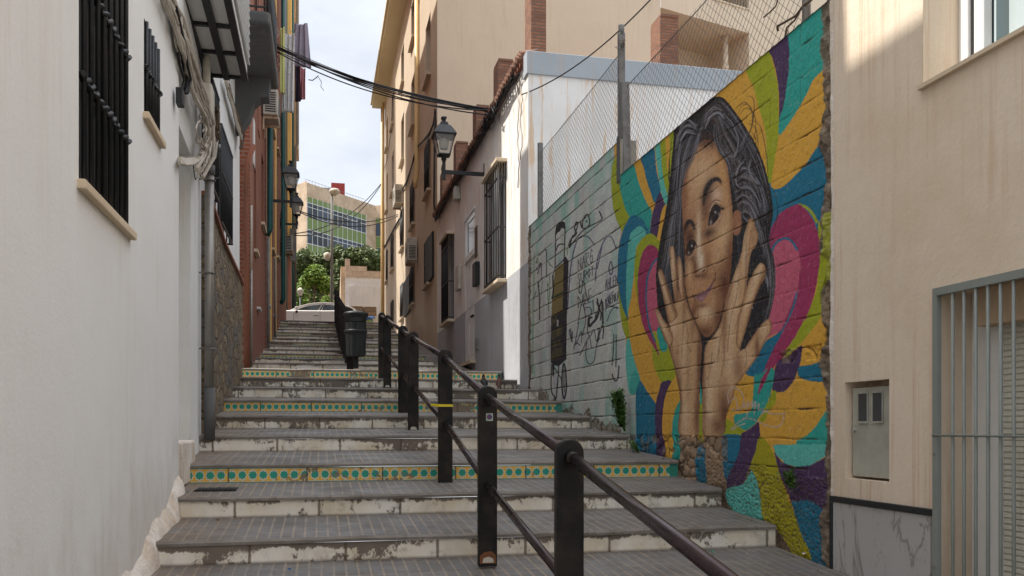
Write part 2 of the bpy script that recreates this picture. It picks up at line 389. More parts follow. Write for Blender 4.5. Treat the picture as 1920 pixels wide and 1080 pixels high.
# ================================================================ GROUND AND STAIRS
g = MB(); g.face([(-300, -60, -1.62), (300, -60, -1.62), (300, 4.4, -1.62), (-300, 4.4, -1.62)])
tag(g.build('ground', MT['soil']), kind='structure')
g = MB(); g.face([(-400, 32.9, 3.54), (400, 32.9, 3.54), (400, 900, 3.56), (-400, 900, 3.56)])
tag(g.build('street', MT['asphalt']), kind='structure')
YS = [2.15, 3.30, 4.62, 5.52, 6.36, 7.22, 8.43, 9.80, 11.01, 12.28, 13.66, 14.90, 16.2, 17.5, 18.8, 19.9, 20.95, 22.0, 23.0, 24.0, 24.95, 25.9, 26.8, 27.7, 28.6]
ZT = [-1.31, -1.115, -.905, -.69, -.49, -.296, -.083, .127, .337, .545, .758, .970, 1.165, 1.355, 1.545, 1.735, 1.92, 2.10, 2.29, 2.47, 2.65, 2.845, 3.03, 3.22, 3.41]
N0 = 2   # index of step "0"
XR = [3.12]*12+[2.25]*3+[2.2]*20
stairs = T('stairs', 'long public stairway of worn painted steps climbing the alley', 'stairs', (1, 10, 0), kind='structure')
TILED = {N0+3, N0+6, N0+9, N0+10, N0+12, N0+15, N0+18, N0+21}
TILED.discard(N0+10)
for i, (y, z) in enumerate(zip(YS, ZT)):
    yn = YS[i+1] if i+1 < len(YS) else 33.0
    zn = (ZT[i+1]-.148) if i+1 < len(ZT) else 3.545
    zb = z-.150 if i else -1.6
    xr = XR[i]; xl = -1.4
    mb = MB(); nx = 14; xs = [xl+(xr-xl)*k/nx for k in range(nx+1)]
    jit = [random.uniform(-.006, .006) for _ in xs]; jz = [random.uniform(-.004, .004) for _ in xs]
    for k in range(nx):
        a, b = xs[k], xs[k+1]; ya, yb = y-.014+jit[k], y-.014+jit[k+1]; za, zb_ = z+jz[k], z+jz[k+1]
        mb.face([(a, ya+.018, za), (b, yb+.018, zb_), (b, yn+.03, zn), (a, yn+.03, zn)], [(a+i*.0313, 0), (b+i*.0313, 0), (b+i*.0313, yn-y), (a+i*.0313, yn-y)])
        mb.cur = 1; mb.face([(a, ya, za-.014), (b, yb, zb_-.014), (b, yb+.018, zb_), (a, ya+.018, za)], [(a, .3), (b, .3), (b, .31), (a, .31)])
        mb.face([(a, ya, za-.032), (b, yb, zb_-.032), (b, yb, zb_-.014), (a, ya, za-.014)], [(a, .3), (b, .3), (b, .31), (a, .31)])
        mb.face([(a, y+.01, za-.034), (b, y+.01, zb_-.034), (b, yb, zb_-.032), (a, ya, za-.032)], [(a, .3), (b, .3), (b, .31), (a, .31)]); mb.cur = 0
    if i >= 12 or i < 12:
        mb.face([(xr, y-.014, z), (xr, y-.014, z-.2), (xr, yn+.03, zn-.25), (xr, yn+.03, zn)], [(0, .3)]*4)
    mb.build('tread', [MT['tread'], MT['nosing']], stairs)
    rb = MB()
    if i in TILED and i < 12:
        rb.face([(xl, y, zb-.03), (xr-.075, y, zb-.03), (xr-.075, y, z-.033), (xl, y, z-.033)], [(xl, -.03), (xr-.075, -.03), (xr-.075, .117), (xl, .117)])
        c = MB(); c.box(xr-.075, xr, y-.002, y+.02, zb-.03, z-.033); c.build('riser_end', MT['green_tile'] if 'green_tile' in MT else MT['concrete'], stairs)
    else:
        rb.face([(xl, y, zb-.03), (xr, y, zb-.03), (xr, y, z-.033), (xl, y, z-.033)], [(xl, -.03), (xr, -.03), (xr, .117), (xl, .117)])
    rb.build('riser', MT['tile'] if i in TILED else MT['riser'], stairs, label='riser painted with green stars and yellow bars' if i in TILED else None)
# landing strip between the upper stairs and the right-hand fronts
g = MB(); g.face([(2.1, 14.93, .955), (3.4, 14.93, .955), (3.4, 18, 1.2), (2.1, 18, 1.2)]); g.face([(2.1, 18, 1.2), (3.4, 18, 1.2), (3.4, 33, 3.44), (2.1, 33, 3.44)])
tag(g.build('landing', MT['soil']), kind='structure')
# rough plaster foot along the left wall, stepping with the stairs
def lumpy(name, mat, parent, pts, prof, seed, amp=.02):
    # pts: path (x,y,z); prof: list of (dx,dz)
    r = random.Random(seed); mb = MB(); b = 0; rows = []
    for p in pts:
        rows.append([mb.vt((p[0]+dx+r.uniform(-amp, amp), p[1]+r.uniform(-amp, amp), p[2]+dz+r.uniform(-amp, amp))) for dx, dz in prof])
    for i in range(len(rows)-1):
        for k in range(len(prof)-1):
            mb.f.append([rows[i][k], rows[i+1][k], rows[i+1][k+1], rows[i][k+1]]); mb.mi.append(0)
    o = mb.build(name, mat, parent); s = o.modifiers.new('s', 'SUBSURF'); s.levels = s.render_levels = 2
    return o
# ================================================================ WALL BUILDER
def wallX(mb, X, sgn, y0, y1, z0, z1, holes, depth=.22, top=True, ends=True, thick=.4):
    """wall face on plane X facing sgn (+1 = +X); holes (ya,yb,za,zb[,depth]) get reveals"""
    ys = sorted({y0, y1, *[h[0] for h in holes], *[h[1] for h in holes]}); zs = sorted({z0, z1, *[h[2] for h in holes], *[h[3] for h in holes]})
    ys = [y for y in ys if y0 <= y <= y1]; zs = [z for z in zs if z0 <= z <= z1]
    for a, b in zip(ys, ys[1:]):
        for c, d in zip(zs, zs[1:]):
            m_ = ((a+b)/2, (c+d)/2)
            if any(h[0] < m_[0] < h[1] and h[2] < m_[1] < h[3] for h in holes): continue
            mb.face([(X, a, c), (X, b, c), (X, b, d), (X, a, d)])
    for h in holes:
        a, b, c, d = h[:4]; dp = h[4] if len(h) > 4 else depth; Xi = X-sgn*dp
        mb.face([(X, a, c), (X, b, c), (Xi, b, c), (Xi, a, c)]); mb.face([(X, a, d), (X, b, d), (Xi, b, d), (Xi, a, d)])
        mb.face([(X, a, c), (X, a, d), (Xi, a, d), (Xi, a, c)]); mb.face([(X, b, c), (X, b, d), (Xi, b, d), (Xi, b, c)])
    Xb = X-sgn*thick
    if top: mb.face([(X, y0, z1), (X, y1, z1), (Xb, y1, z1), (Xb, y0, z1)])
    if ends:
        for y in (y0, y1): mb.face([(X, y, z0), (X, y, z1), (Xb, y, z1), (Xb, y, z0)])
def fillX(mb, X, a, b, c, d): mb.face([(X, a, c), (X, b, c), (X, b, d), (X, a, d)])

# ================================================================ LEFT SIDE
# ---- near white house
nh = T('white_house', 'plain white rendered house on the left with two black barred windows', 'house', (-1.0, 3, -1))
XA = -1.0; yw0, yw1 = 3.98, 4.95
mb = MB(); wallX(mb, XA, 1, -1.5, 6.64, -1.7, 9.1, [(yw0, yw1, 1.05, 3.9, .03), (5.37, 5.86, 1.83, 2.38, .03)], .03, ends=False)
mb.face([(XA, 6.64, -1.7), (XA, 6.64, 9.1), (-9, 6.64, 9.1), (-9, 6.64, -1.7)])
mb.face([(XA, -1.5, -1.7), (XA, -1.5, 9.1), (-9, -1.5, 9.1), (-9, -1.5, -1.7)]); mb.face([(XA, -1.5, 9.1), (-9, -1.5, 9.1), (-9, 6.64, 9.1), (XA, 6.64, 9.1)])
mb.face([(XA, 5.27, 9.1), (XA, 6.64, 9.1), (XA, 6.64, 11.7), (XA, 5.27, 11.7)]); mb.face([(XA, 5.27, 9.1), (XA, 5.27, 11.7), (-9, 5.27, 11.7), (-9, 5.27, 9.1)]); mb.face([(XA, 5.27, 11.7), (XA, 6.64, 11.7), (-9, 6.64, 11.7), (-9, 5.27, 11.7)])  # unseen raised storey, added to throw the upright shadow edge onto the cream wall
mb.build('wall', MT['whiteA'], nh)
def grille(mb, X, a, b, c, d, n, r=.011, hz=(), out=.0, twist=True):
    for k in range(n):
        y = a+(b-a)*(k+.5)/n; mb.tube([(X, y, c), (X, y, d)], r, 6)
    for z in hz:
        if twist:
            pts = [(X+.014*math.cos(t*9.0), a+(b-a)*t/8, z+.014*math.sin(t*9.0)) for t in [q*.25 for q in range(33)]]
            mb.tube(pts, .013, 6)
        else: mb.box(X-.006, X+.012, a, b, z-.012, z+.012)
def win_left(parent, X, a, b, c, d, n, hz, gl='darkvoid', lab=None):
    o = MB(); fillX(o, X-.0285, a, b, c, d); w_ = o.build('window', MT[gl], parent, label=lab)
    f = MB()
    f.box(X-.027, X-.012, a, a+.05, c, d); f.box(X-.027, X-.012, b-.05, b, c, d); f.box(X-.027, X-.012, a+.05, b-.05, d-.05, d); f.box(X-.027, X-.012, a+.05, b-.05, c, c+.05)
    f.box(X-.026, X-.014, (a+b)/2-.03, (a+b)/2+.03, c+.05, d-.05)
    f.build('frame', MT['black'], w_)
    g_ = MB(); grille(g_, X+.004, a+.01, b-.01, c, d, n, .0125, hz); g_.build('bars', MT['black'], w_)
    s_ = MB(); s_.box(X-.02, X+.035, a-.03, b+.05, c-.045, c-.003); s_.build('sill', MT['sill'], w_, bevel=.006)
win_left(nh, XA, yw0, yw1, 1.05, 3.9, 8, (1.505, 1.95, 2.45), lab='tall barred window with a pale stone sill')
win_left(nh, XA, 5.37, 5.86, 1.83, 2.38, 5, (2.10,), lab='small barred window')
# door recess
mb = MB(); mb.box(-1.42, -1.36, 6.64, 7.67, -.6, 2.28); mb.build('door', MT['white'], nh)
mb = MB(); mb.box(-1.36, -1.0, 6.64, 7.5, -.45, -.11); mb.build('threshold', MT['foot'], nh, bevel=.02)
path = []; rf = random.Random(4); y = 2.2
while y < 6.62:
    path.append((XA, y, float(np.interp(y, YS[:8], ZT[:8]))-.05+.035*math.sin(y*7)+rf.uniform(-.03, .03))); y += .07
lumpy('plaster_foot', MT['foot'], nh, path, [(-.02, .13), (.008, .09), (.030, .05), (.052, .0), (.066, -.12), (.07, -.4)], 3, .008)

# ---- second white house with slate base
h2 = T('old_white_house', 'narrow white house with slate clad base, bay window and iron balcony', 'house', (-1.1, 10, 0))
def xl2(y): return -1.06-(y-7.67)*.039 if y < 11 else -1.19-(y-11)*.012
segs = [7.67, 9.2, 11.0, 12.6, 14.1]
mb = MB()
for a, b in zip(segs, segs[1:]):
    mb.face([(xl2(a), a, -1), (xl2(b), b, -1), (xl2(b), b, 11.7), (xl2(a), a, 11.7)])
mb.face([(xl2(7.67), 7.67, 2.28), (xl2(7.67), 7.67, 11.7), (-9, 7.67, 11.7), (-9, 7.67, 2.28)])
mb.face([(xl2(7.67), 7.67, -1), (xl2(7.67), 7.67, 2.28), (-2, 7.67, 2.28), (-2, 7.67, -1)])
mb.face([(xl2(14.1), 14.1, -1), (xl2(14.1), 14.1, 11.7), (-9, 14.1, 11.7), (-9, 14.1, -1)])
mb.face([(-9, 7.67, 11.7), (-1.06, 7.67, 11.7), (-1.225, 14.1, 11.7), (-9, 14.1, 11.7)])
# storey above the doorway joins the two houses
mb.face([(-1.035, 6.643, 2.28), (-1.06, 7.67, 2.28), (-1.06, 7.67, 11.7), (-1.035, 6.643, 11.7)])
mb.face([(-1.035, 6.643, 2.28), (-1.5, 6.643, 2.28), (-1.5, 7.67, 2.28), (-1.06, 7.67, 2.28)])
mb.face([(-1.035, 6.643, 9.0), (-9, 6.643, 9.0), (-9, 6.643, 11.7), (-1.035, 6.643, 11.7)])
mb.face([(-1.06, 7.67, 11.7), (-9, 7.67, 11.7), (-9, 6.643, 11.7), (-1.035, 6.643, 11.7)])
mb.build('wall', MT['whiteB'], h2)
# slate cladding, slightly proud, with a clay coping
mb = MB(); a, b = 8.62, 14.05; cl = [8.62, 9.6, 11, 12.6, 14.05]
for p, q in zip(cl, cl[1:]):
    mb.face([(xl2(p)+.05, p, -.6), (xl2(q)+.05, q, -.6), (xl2(q)+.05, q, 2.2), (xl2(p)+.05, p, 2.2)])
mb.face([(xl2(a)+.05, a, -.6), (xl2(a)-.1, a, -.6), (xl2(a)-.1, a, 2.2), (xl2(a)+.05, a, 2.2)])
mb.face([(xl2(b)+.05, b, -.6), (xl2(b)-.1, b, -.6), (xl2(b)-.1, b, 2.2), (xl2(b)+.05, b, 2.2)])
mb.build('stone_cladding', MT['stone'], h2)
mb = MB()
for p, q in zip(cl, cl[1:]): mb.prism([(xl2(p)-.02, p), (xl2(p)+.085, p), (xl2(q)+.085, q), (xl2(q)-.02, q)], 'z', 2.2, 2.235)
mb.build('coping', MT['redbrown'], h2)
# drain pipe
px = -1.0; mb = MB(); mb.tube([(px, 8.42, .35), (px, 8.42, 2.35)], .042, 12); mb.build('drain_pipe', MT['steel'], h2)
mb = MB(); mb.tube([(px, 8.42, -.12), (px, 8.42, .36)], .05, 12); mb.build('pipe_sleeve', MT['dkgrey'], h2); mb = MB(); mb.tube([(px, 8.42, 2.33), (px, 8.42, 2.42)], .05, 12); mb.build('pipe_sleeve', MT['dkgrey'], h2)
mb = MB(); mb.tube([(px-.02, 8.42, 2.4), (px-.03, 8.44, 3.9)], .034, 10); mb.build('upper_pipe', MT['plastic'], h2)
for z in (.72, 1.42, 2.28):
    mb = MB(); mb.tube([(px+.048*math.cos(t), 8.42+.048*math.sin(t), z) for t in [k*math.pi/6 for k in range(13)]], .008, 5); mb.bar((px-.12, 8.40, z), (px+.01, 8.36, z), .012); mb.build('pipe_clamp', MT['galv'], h2)
# grilled windows (projecting cages)
def cage(parent, Xw, a, b, c, d, out, n, lab, hz):
    gl_ = MB(); gl_.box(Xw-.01, Xw+.006, a+.04, b-.04, c+.03, d-.03); w_ = gl_.build('window', MT['darkvoid'], parent, label=lab)
    g_ = MB(); X = Xw+out
    for k in range(n): y = a+(b-a)*k/(n-1); g_.tube([(X, y, c), (X, y, d)], .010, 5)
    for z in [c, d]+list(hz):
        g_.box(X-.008, X+.012, a, b, z-.012, z+.012); g_.box(Xw, X, a-.006, a+.006, z-.012, z+.012); g_.box(Xw, X, b-.006, b+.006, z-.012, z+.012)
    for k in range(1, 3):
        x = Xw+out*k/3
        for y in (a, b): g_.tube([(x, y, c), (x, y, d)], .009, 5)
    g_.build('bars', MT['black'], w_); return w_
cage(h2, xl2(9.1), 8.65, 9.5, 2.36, 3.42, .08, 9, 'black barred window above the slate base', (2.9,))
cage(h2, xl2(11), 10.25, 11.5, 2.32, 3.42, .10, 12, 'black barred window', (2.9,))
# bay window (white panels, black beams) – underside at 3.5
bw = MB(); bw.box(-1.25, -.70, 7.18, 8.86, 3.44, 6.6); bay = bw.build('bay_window', MT['whiteB'], h2)
bb = MB()
for x in (-1.08, -.895, -.722): bb.box(x-.03, x+.03, 7.16, 8.90, 3.405, 3.439)
for y in (7.19, 7.75, 8.30, 8.86): bb.box(-1.05, -.925, y-.02, y+.02, 3.412, 3.438); bb.box(-.865, -.752, y-.02, y+.02, 3.412, 3.438)
bb.build('beams', MT['black'], bay)
sb = MB()
for k in range(26): sb.obox((-.69, 8.02, 3.56+k*.075), (1, 0, -.6), (0, 1, 0), (.6, 0, 1), .022, .82, .004)
sb.build('shutter', MT['white'], bay)
sb = MB()
for k in range(14): y = 8.98+k*.05; sb.box(-.76, -.75, y-.008, y+.008, 4.25, 6.4)
sb.box(-1.2, -.74, 8.95, 9.7, 4.2, 4.25)
sb.build('side_grille', MT['black'], bay)
# balcony
by = (11.5, 13.75); mb = MB(); mb.box(-1.25, -.62, by[0], by[1], 5.16, 5.34); bal = mb.build('balcony', MT['dkgrey'], h2, bevel=.05, seg=3)
mb = MB()
prof = [(-1.22, 4.35), (-1.12, 4.40), (-1.02, 4.56), (-.95, 4.78), (-.86, 4.86), (-.74, 4.88), (-.72, 5.16), (-1.22, 5.16)]
mb.prism(prof, 'y', 13.25, 13.55); mb.build('corbel', MT['dkgrey'], bal)
mb = MB()
for k in range(19):
    y = by[0]+.05+k*(by[1]-by[0]-.1)/18; mb.tube([(-.66, y, 5.34), (-.66, y, 6.25)], .010 if k % 6 else .018, 6)
    if k < 18:
        yc = y+(by[1]-by[0]-.1)/36
        for zc in (5.48, 5.62): mb.tube([(-.66, yc+.055*math.cos(t), zc+.055*math.sin(t)) for t in [q*math.pi/6 for q in range(13)]], .006, 4, cap=False)
for k in range(6):
    x = -1.2+k*.1; mb.tube([(x, by[0]+.05, 5.34), (x, by[0]+.05, 6.25)], .010, 6)
    mb.tube([(x, by[1]-.05, 5.34), (x, by[1]-.05, 6.25)], .010, 6)
    for zc in (5.48, 5.62): mb.tube([(x+.05+.045*math.cos(t), by[1]-.05, zc+.055*math.sin(t)) for t in [q*math.pi/6 for q in range(13)]], .006, 4, cap=False)
for z in (5.40, 5.70, 6.25):
    mb.box(-.672, -.648, by[0]+.05, by[1]-.05, z-.01, z+.01); mb.box(-1.22, -.66, by[0]+.04, by[0]+.06, z-.01, z+.01); mb.box(-1.22, -.66, by[1]-.06, by[1]-.04, z-.01, z+.01)
mb.build('railing', MT['black'], bal)

# ---- red brick and red-brown row (beyond a narrow gap)
XL = -1.23
h3 = T('red_brick_house', 'tall red brown house with brick corner beyond the slate clad house', 'house', (XL, 18, 1))
mb = MB(); wallX(mb, XL, 1, 16.6, 22.3, -1, 18.9, [(17.2, 17.7, 3.4, 5.0), (19.3, 20.1, 4.4, 5.9), (19.3, 20.1, 7.4, 9.0), (17.2, 17.9, 7.2, 9.0)], .15, ends=False)
mb.face([(XL, 22.3, 18.9), (-9, 22.3, 18.9), (-9, 15.95, 18.9), (XL, 15.95, 18.9)])
mb.build('wall', MT['redbrown'], h3)
mb = MB(); mb.box(-8, XL+.02, 15.95, 16.6, -1, 18.9); mb.build('brick_corner', MT['brick'], h3)
mb = MB(); mb.box(XL-.02, XL+.02, 20.6, 21.3, 1, 18.9); mb.box(XL-.02, XL+.02, 18.2, 18.7, 6.0, 18.9); mb.build('brick_band', MT['brick'], h3)
for a, b, c, d in [(17.2, 17.7, 3.4, 5.0), (19.3, 20.1, 4.4, 5.9), (19.3, 20.1, 7.4, 9.0), (17.2, 17.9, 7.2, 9.0)]:
    o = MB(); fillX(o, XL-.14, a, b, c, d); w_ = o.build('window', MT['blueglass'], h3)
    s_ = MB(); s_.box(XL-.1, XL+.07, a-.06, b+.06, c-.06, c-.004); s_.build('sill', MT['sill'], w_)
mb = MB(); mb.tube([(XL+.12, 20.4, 18.5), (XL+.12, 20.4, 4.5), (XL+.05, 20.4, 4.35)], .065, 10); mb.build('green_downpipe', MT['green'], h3)
mb = MB(); mb.tube([(XL+.08, 20.4, 4.3), (XL+.08, 20.4, 1.3)], .035, 8); mb.build('lower_pipe', MT['galv'], h3)
mb = MB(); mb.tube([(XL+.05, 15.86, 3.9), (XL+.05, 15.86, 2.75)], .018, 8); mb.build('white_pipe', MT['plastic'], h3)
mb = MB(); mb.tube([(XL+.05, 15.86, 2.75), (XL+.05, 15.86, 1.05)], .022, 8); mb.build('grey_pipe', MT['steel'], h3)
mb = MB(); mb.tube([(XL-.02, 15.8, 1.0), (XL-.04, 15.8, 3.8), (XL-.03, 15.8, 4.6), (XL+.1, 15.8, 4.95)], .045, 8); mb.build('clay_pipe', MT['redbrown'], h3)
mb = MB(); mb.box(XL, XL+.03, 16.75, 17.05, 4.9, 5.75); mb.build('white_plate', MT['white'], h3)
h4 = T('ochre_brick_house', 'ochre and brick fronted house behind the red brick house, dark green downpipes', 'house', (XL, 26, 2))
mb = MB(); hs = [(23.0, 23.8, 4.6, 6.1), (23.0, 23.8, 7.7, 9.2), (25.6, 26.3, 4.9, 6.4), (25.6, 26.3, 8.0, 9.6), (28.4, 29.2, 5.4, 6.9), (28.4, 29.2, 8.5, 10.0)]
wallX(mb, XL, 1, 22.3, 33.4, 1, 19.2, hs, .15, ends=False)
mb.face([(XL, 33.4, 1), (XL, 33.4, 19.2), (-9, 33.4, 19.2), (-9, 33.4, 1)])
mb.face([(XL, 22.3, 19.2), (-9, 22.3, 19.2), (-9, 33.4, 19.2), (XL, 33.4, 19.2)]); mb.build('wall', MT['redbrown'], h4)
mb = MB(); mb.box(XL-.02, XL+.03, 22.4, 22.9, 1, 18.9); mb.box(XL-.02, XL+.03, 24.9, 25.4, 1, 18.9); mb.build('ochre_band', MT['ochre'], h4)
mb = MB(); mb.box(XL-.02, XL+.025, 26.6, 27.3, 1, 18.9); mb.build('brick_band', MT['brick'], h4)
for a, b, c, d in hs:
    o = MB(); fillX(o, XL-.14, a, b, c, d); w_ = o.build('window', MT['blueglass'], h4)
    s_ = MB(); s_.box(XL-.1, XL+.09, a-.06, b+.06, c-.06, c-.004); s_.build('sill', MT['sill'], w_)
mb = MB(); mb.tube([(XL+.11, 28.0, 18.5), (XL+.11, 28.0, 4.0), (XL+.03, 28.0, 3.85)], .07, 10); mb.build('green_downpipe', MT['green'], h4)
mb = MB(); mb.tube([(XL+.08, 23.4, 4.4), (XL+.08, 23.4, 2.2)], .025, 8); mb.build('lower_pipe', MT['galv'], h4)
# small slanted sill slabs low on the fronts
for (y, z) in ((17.9, 2.35), (21.5, 2.9), (24.2, 3.0)):
    mb = MB(); mb.box(XL, XL+.07, y, y+.5, z, z+.04); mb.build('ledge', MT['white'], h3 if y < 22 else h4)

# ---- far yellow house across the street
h5 = T('yellow_house', 'tall ochre house with red lower wall across the cross street', 'house', (-3, 39, 3.5))
mb = MB(); mb.box(-9, -1.20, 38, 43.5, 7.3, 24); mb.build('upper_wall', MT['ochre'], h5)
mb = MB(); mb.box(-9, -1.25, 38.05, 43.5, 3.4, 7.298); mb.build('lower_wall', MT['redbrown'], h5)
mb = MB(); mb.box(-1.20, -1.0, 41.6, 43.6, 13.0, 24); mb.build('beige_end', MT['concrete'], h5)
mb = MB(); mb.tube([(-1.02, 41.2, 24), (-1.02, 41.2, 13.1), (-1.12, 41.2, 12.9), (-1.12, 41.2, 4)], .06, 8); mb.build('gutter_pipe', MT['galv'], h5)
mb = MB(); mb.tube([(-1.4, 37.92, 24), (-1.4, 37.92, 4)], .05, 8); mb.tube([(-1.15, 38.9, 24), (-1.15, 38.9, 4)], .045, 8); mb.build('green_pipe', MT['green'], h5)
mb = MB(); mb.box(-1.24, -.98, 37.7, 38.0, 7.05, 8.4); mb.build('dark_shutter', MT['dkgrey'], h5)
for z in (10.2, 13.6, 17): 
    mb = MB(); mb.box(-1.9, -1.5, 37.90, 38.0, z, z+.06); mb.build('ledge', MT['sill'], h5)

# ================================================================ RIGHT SIDE
XW = 3.17
# ---- near cream house
ch = T('cream_house', 'cream rendered house on the right with roller shutter and curtained window', 'house', (3.2, 2.5, -1))
yb = 4.86
hm = (yX(1676), yX(1592), -.315, .27)        # meter recess
hw = (2.0, yX(1740), 1.82, 3.3); hsht = (1.5, yX(1768), -1.6, .70)
XC = XW-.03
mb = MB(); wallX(mb, XC, -1, -1.5, yb, -1.7, 6.4, [(hm[0], hm[1], hm[2], hm[3], .14), (hw[0], hw[1], hw[2], hw[3], .24), (hsht[0], hsht[1], hsht[2], hsht[3], .24)], ends=False)
mb.face([(XC, yb, -1.7), (XC, yb, 6.4), (9, yb, 6.4), (9, yb, -1.7)]); mb.face([(XC, -1.5, 6.4), (9, -1.5, 6.4), (9, yb, 6.4), (XC, yb, 6.4)]); mb.face([(XC, -1.5, -1.7), (XC, -1.5, 6.4), (9, -1.5, 6.4), (9, -1.5, -1.7)])
mb.build('wall', MT['cream'], ch)
eb = random.Random(31); mb = MB(); prv = None     # broken plaster edge next to the mural
for k in range(150):
    z = -1.1+k*.05; wv = .012+.02*eb.random()+.012*math.sin(z*3); row_ = [mb.vt((XC-.001, yb-.02, z)), mb.vt((XC-.004+eb.uniform(-.004, .004), yb+wv*.6, z)), mb.vt((XC+.012, yb+wv+eb.uniform(-.008, .008), z)), mb.vt((XC+.06, yb+wv*.7, z))]
    if prv:
        for q in range(3): mb.f.append([prv[q], prv[q+1], row_[q+1], row_[q]]); mb.mi.append(0)
    prv = row_
mb.build('broken_edge', MT['foot'], ch)
# window with curtain
a, b, c, d = hw; Xi = XC+.235
o = MB(); fillX(o, Xi+.06, a, b, c, d); win = o.build('window', glass('reflecting_glass', (70, 84, 88), .05), ch)
f = MB(); f.box(Xi-.02, Xi+.05, b-.07, b, c, d); f.box(Xi-.02, Xi+.05, a, b-.07, c, c+.06); f.box(Xi-.0, Xi+.055, b-.16, b-.09, c+.06, d); f.build('frame', MT['white'], win, bevel=.006)
f = MB(); f.box(Xi+.0, Xi+.05, b-.088, b-.072, c+.06, d); f.build('seal', MT['black'], win)
cur = MB(); n = 60
pts = [(Xi+.052+.010*math.sin(k*.9)+.006*math.sin(k*.37+1), b-.17-(b-.17-a)*k/n) for k in range(n+1)]
for p, q in zip(pts, pts[1:]): cur.face([(p[0], p[1], c+.07), (q[0], q[1], c+.07), (q[0], q[1], d), (p[0], p[1], d)], smooth=True)
cm = M('sheer_curtain'); cm.fin(lin((176, 188, 190)), .7); cur.build('curtain', cm.mat, win)
s = MB(); s.box(XC-.03, Xi+.03, a, b+.01, c-.025, c-.003); s.build('sill', MT['sill'], win)
# roller shutter and grille
a, b, c, d = hsht; Xi = XC+.235
sh = MB(); k = 0; z = c
prof_n = int((d-c)/.030)
for k in range(prof_n):
    z0 = c+k*.030
    sh.face([(Xi, a, z0), (Xi, b-.11, z0), (Xi-.009, b-.11, z0+.006), (Xi-.009, a, z0+.006)]); sh.face([(Xi-.009, a, z0+.006), (Xi-.009, b-.11, z0+.006), (Xi-.007, b-.11, z0+.026), (Xi-.007, a, z0+.026)])
    sh.face([(Xi-.007, a, z0+.026), (Xi-.007, b-.11, z0+.026), (Xi, b-.11, z0+.030), (Xi, a, z0+.030)])
shm = plaster('shutter_slats', (214, 212, 200), (196, 192, 178), (140, 128, 104), amt=.4, sa=.2, bump=.1)
sho = sh.build('roller_shutter', shm, ch)
f = MB(); f.box(Xi-.03, Xi, b-.115, b-.001, c, d); f.box(Xi-.02, Xi, b-.19, b-.118, c, d-.19) ; f.build('shutter_guide', MT['white'], sho)
f = MB(); f.box(Xi-.12, Xi-.002, a, b-.12, d-.19, d-.003); f.build('shutter_box', MT['concrete'], sho)
gr = MB()
gx0 = XC-.018
gr.box(gx0, XC+.01, b-.012, b+.020, c, d+.02); gr.box(gx0, XC+.01, a, b-.01, d-.02, d+.02)
y = b-.115
while y > a: gr.tube([(gx0+.012, y, c), (gx0+.012, y, d-.02)], .0085, 8); y -= .079
gr.tube([(gx0+.0, b+.018, -.045), (gx0+.0, a, -.045)], .006, 6)
gr.build('grille', MT['grey'], ch)
bo = MB()
for z in (-.14, -.75): bo.lathe([(.012, 0), (.012, .004), (.006, .010)], (0, 0, 0), 8)
for z in (-.14, -.73): bo = MB(); bo.tube([(gx0-.006, b+.006, z), (gx0, b+.006, z)], .008, 8); bo.build('bolt', MT['steel'], ch)
# meter cupboard
a, b, c, d = hm
md = MB(); md.obox((XC+.052, (a+b)/2-.0, (c+d)/2-.01), (1, .03, 0), (0, 1, 0), (0, 0, 1), .012, (b-a)/2-.02, (d-c)/2-.025)
mdo = md.build('meter_door', MT['metergrey'], ch, bevel=.005)
w_ = MB()
for yc in (b-.13, b-.27): w_.box(XC+.034, XC+.044, yc-.045, yc+.045, .03, .20)
w_.build('meter_window', glass('meter_glass', (60, 62, 64), .3), mdo, bevel=.004)
fr = MB()
for yc in (b-.13, b-.27):
    fr.box(XC+.030, XC+.036, yc-.050, yc-.045, .02, .21); fr.box(XC+.030, XC+.036, yc+.045, yc+.050, .02, .21); fr.box(XC+.030, XC+.036, yc-.042, yc+.042, .198, .21); fr.box(XC+.030, XC+.036, yc-.042, yc+.042, .02, .032)
fr.tube([(XC+.045, b-.045, -.02), (XC+.025, b-.045, -.02)], .012, 8)
fr.build('meter_window_frame', MT['metergrey'], mdo)
mb = MB(); mb.face([(XC+.138, a, c), (XC+.138, b, c), (XC+.138, b, d), (XC+.138, a, d)]); mb.build('recess_back', MT['concrete'], ch)
# marble panel
y0, y1 = yX(1762)+.02, yX(1568)
mb = MB(); mb.box(XC-.012, XC+.01, y0, y1-.03, -1.7, -.47); mb.build('marble_panel', MT['marble'], ch)
mb = MB(); mb.box(XC-.022, XC+.01, y0-.02, y1, -.468, -.432); mb.box(XC-.022, XC+.01, y1-.028, y1, -1.7, -.470); mb.build('black_trim', MT['black'], ch, bevel=.004)

# ---- white house beyond the mural
wh = T('whitewashed_house', 'white house with grey lower wall, barred windows and clay tile eave', 'house', (XW, 17, 1))
Y0, Y1 = 13.1, 23.75; ZR = 5.83
ya, yb_ = yX(949), yX(922); dy0, dy1 = yX(890), yX(872.6)
wa, wb_ = yX(851), yX(838)
holes = [(ya, yb_, 2.56, 4.6), (dy0, dy1, 1.40, 4.55), (wa, wb_, 2.6, 4.66)]
mb = MB(); up = [h for h in holes]
wallX(mb, XW, -1, Y0, Y1, 2.57, ZR, [(ya, yb_, 2.57, 4.6), (dy0, dy1, 2.57, 4.55), (wa, wb_, 2.6, 4.66)], .2, ends=False)
mb.face([(XW, Y0, .0), (XW, Y0, 5.5), (14, Y0, 5.5), (14, Y0, .0)])
mb.face([(XW, Y0, 5.5), (XW, Y0, ZR), (14, Y0, ZR), (14, Y0, 5.5)])
mb.build('wall', MT['house'], wh)
